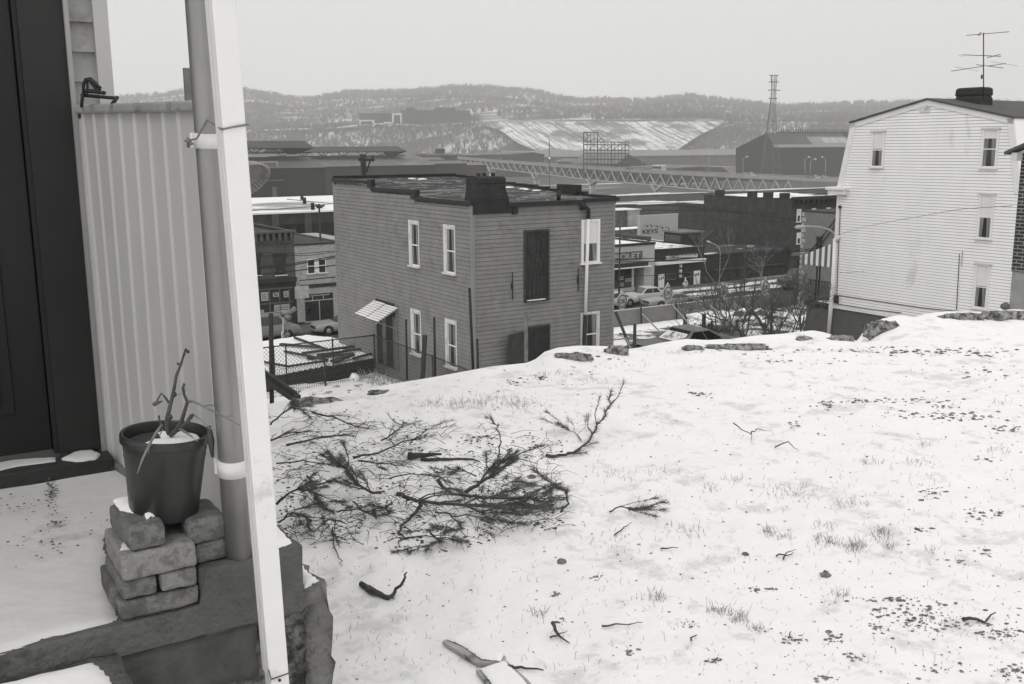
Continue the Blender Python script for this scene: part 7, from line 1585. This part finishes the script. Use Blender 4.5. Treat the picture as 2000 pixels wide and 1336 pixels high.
b.add(vs, [(j*(nxs+1)+i, j*(nxs+1)+i+1, (j+1)*(nxs+1)+i+1, (j+1)*(nxs+1)+i) for j in range(nys) for i in range(nxs)], 0, True)
tag(b.build('slag_slope', SLM), kind='structure')
# snow road along the bluff
b = MB()
rp_ = [(485, 256), (560, 254), (640, 252), (690, 247), (740, 243), (800, 245), (860, 250)]
for i in range(len(rp_)-1):
    a, c = rp_[i], rp_[i+1]; A_, B_ = at(a[0], a[1], YP-14), at(c[0], c[1], YP-14); b.add([A_, B_, B_+Z*2.0, A_+Z*2.0, A_+np.array([0, 26, 2.2]), B_+np.array([0, 26, 2.2])], [(0, 1, 2, 3), (3, 2, 5, 4)])
tag(b.build('bluff_road', snowmix('bluffsnow', .1, .85, .42, .5, .03)), kind='structure')
# hospital
hp = thing('hospital', 'long dark brick institution with a white stair tower on the far bluff', 'building', at(850, 248, YP+60))
Yh = YP+50; HB = mat('hosp_brick', .02, .15, .05, .9); HW = mat('hosp_white', .75, .05, .1)
def hb(x0, x1, yt, yb, mt_, dep=30, Yo=0, nm='block'): A_, B_ = at(x0, yb, Yh+Yo), at(x1, yt, Yh+Yo); MB().box((0, 0, 0), (A_[0], A_[1], A_[2]-14), (B_[0], A_[1]+dep, B_[2])).build(nm, mt_, hp)
hb(783, 854, 215, 250, HB); hb(854, 917, 215.5, 250, HB, 30, -6); hb(702, 768, 221, 246, HB, 30, 4); hb(793, 808, 210, 217, HB, 20, 3, 'roof_house'); hb(848, 889, 210, 217, HB, 20, 3, 'roof_house')
hb(766, 784, 221, 244, HW, 20, -8, 'stair_tower'); hb(702, 730, 234, 243, HW, 14, -6, 'balcony'); hb(750, 768, 238, 242, HW, 14, -6, 'balcony')
for y in (226, 231.5, 237): hb(769.5, 781, y-1.3, y+1.3, MW, 1, -8.6, 'stair_opening')
hb(705, 727, 237, 239.5, MW, 1, -6.5, 'balcony_opening')
m_ = MB()
for i in range(22):
    for j in range(6):
        x = 786+i*6.0; y = 219+j*5
        if rnd.random() < .7: A_, B_ = at(x, y+2, Yh-6.2), at(x+2, y, Yh-6.2); m_.box((0, 0, 0), (A_[0], A_[1]-.6, A_[2]), (B_[0], A_[1]-.1, B_[2]))
m_.build('window_grid', mat('hosp_win', .13, .4, .3), hp)
# woods of bare trees, far off
b = MB(); r_ = random.Random(77)
def ftree(b, P, h_, r_):
    for k in range(7):
        a = r_.uniform(0, 6.28); sp_ = r_.uniform(.15, .45)*h_; e = P+np.array([math.cos(a)*sp_, math.sin(a)*sp_*.5, h_*r_.uniform(.6, 1.05)]); m__ = P+np.array([math.cos(a)*sp_*.2, 0, h_*r_.uniform(.15, .4)]); w_ = h_*.035
        b.add([m__-np.array([w_, 0, 0]), m__+np.array([w_, 0, 0]), e+np.array([w_*.8, 0, 0]), e-np.array([w_*.8, 0, 0])], [(0, 1, 2, 3)])
def slag_px(P):
    x, y = proj(P); nz_ = NZ.noise(Vector((P[0]*.03, P[2]*.05, 4)))*16; x += nz_*1.6; y += nz_*.25
    return (925 < x < 1460 and 236 < y < 303 and x > np.interp(y, [236, 255, 300], [925, 985, 1060]) and x < np.interp(y, [236, 262, 300], [1415, 1362, 1308]))
cnt = 0
for i in range(12500):
    u_ = r_.random(); Y = 1500+(2830-1500)*u_; x = r_.uniform(150, 1900); X = (x-1000)/F*Y; z = hill_z(X, Y)
    if Y < 1860 and Y > 1625 and 690 < x < 925: continue
    P = np.array([X, Y, z-1]); 
    if slag_px(P) or slag_px(P+Z*8): continue
    if NZ.noise(Vector((X*.006, Y*.010, 9))) > .10+.3*r_.random(): continue
    ftree(b, P, r_.uniform(7, 15), r_); cnt += 1
for i in range(2600):
    x = r_.uniform(150, 2000); Y = r_.uniform(2740, 2830); X = (x-1000)/F*Y; ftree(b, np.array([X, Y, hill_z(X, Y)-1]), r_.uniform(8, 20), r_)
for i in range(3200):
    x = r_.uniform(300, 1700); Y = r_.uniform(1490, 1630); X = (x-1000)/F*Y; P = np.array([X, Y, hill_z(X, Y)-1])
    if slag_px(P) or slag_px(P+Z*8): continue
    ftree(b, P, r_.uniform(6, 12), r_)
tag(b.build('bare_woods', mat('woods', .12, .3, .01, .95)), 'bare winter woods covering the far hillside', 'woods', kind='stuff')
# scattered houses far up the hill
# ---------------------------------------------------------------- haze
hz = MB().box((0, 0, 0), (-4200, -60, -95), (5200, 3300, 420)).build('haze', mat('x', .5))
HZ = bpy.data.materials.new('haze'); HZ.use_nodes = True; t = HZ.node_tree; t.nodes.clear(); o_ = nn(t, 'ShaderNodeOutputMaterial'); pv = nn(t, 'ShaderNodeVolumePrincipled')
pv.inputs['Color'].default_value = (.995, .99, .98, 1); pv.inputs['Density'].default_value = HAZE; pv.inputs['Anisotropy'].default_value = 0
t.links.new(pv.outputs[0], o_.inputs['Volume']); hz.data.materials.clear(); hz.data.materials.append(HZ); tag(hz, 'thin winter haze over the whole valley', 'haze', kind='stuff')
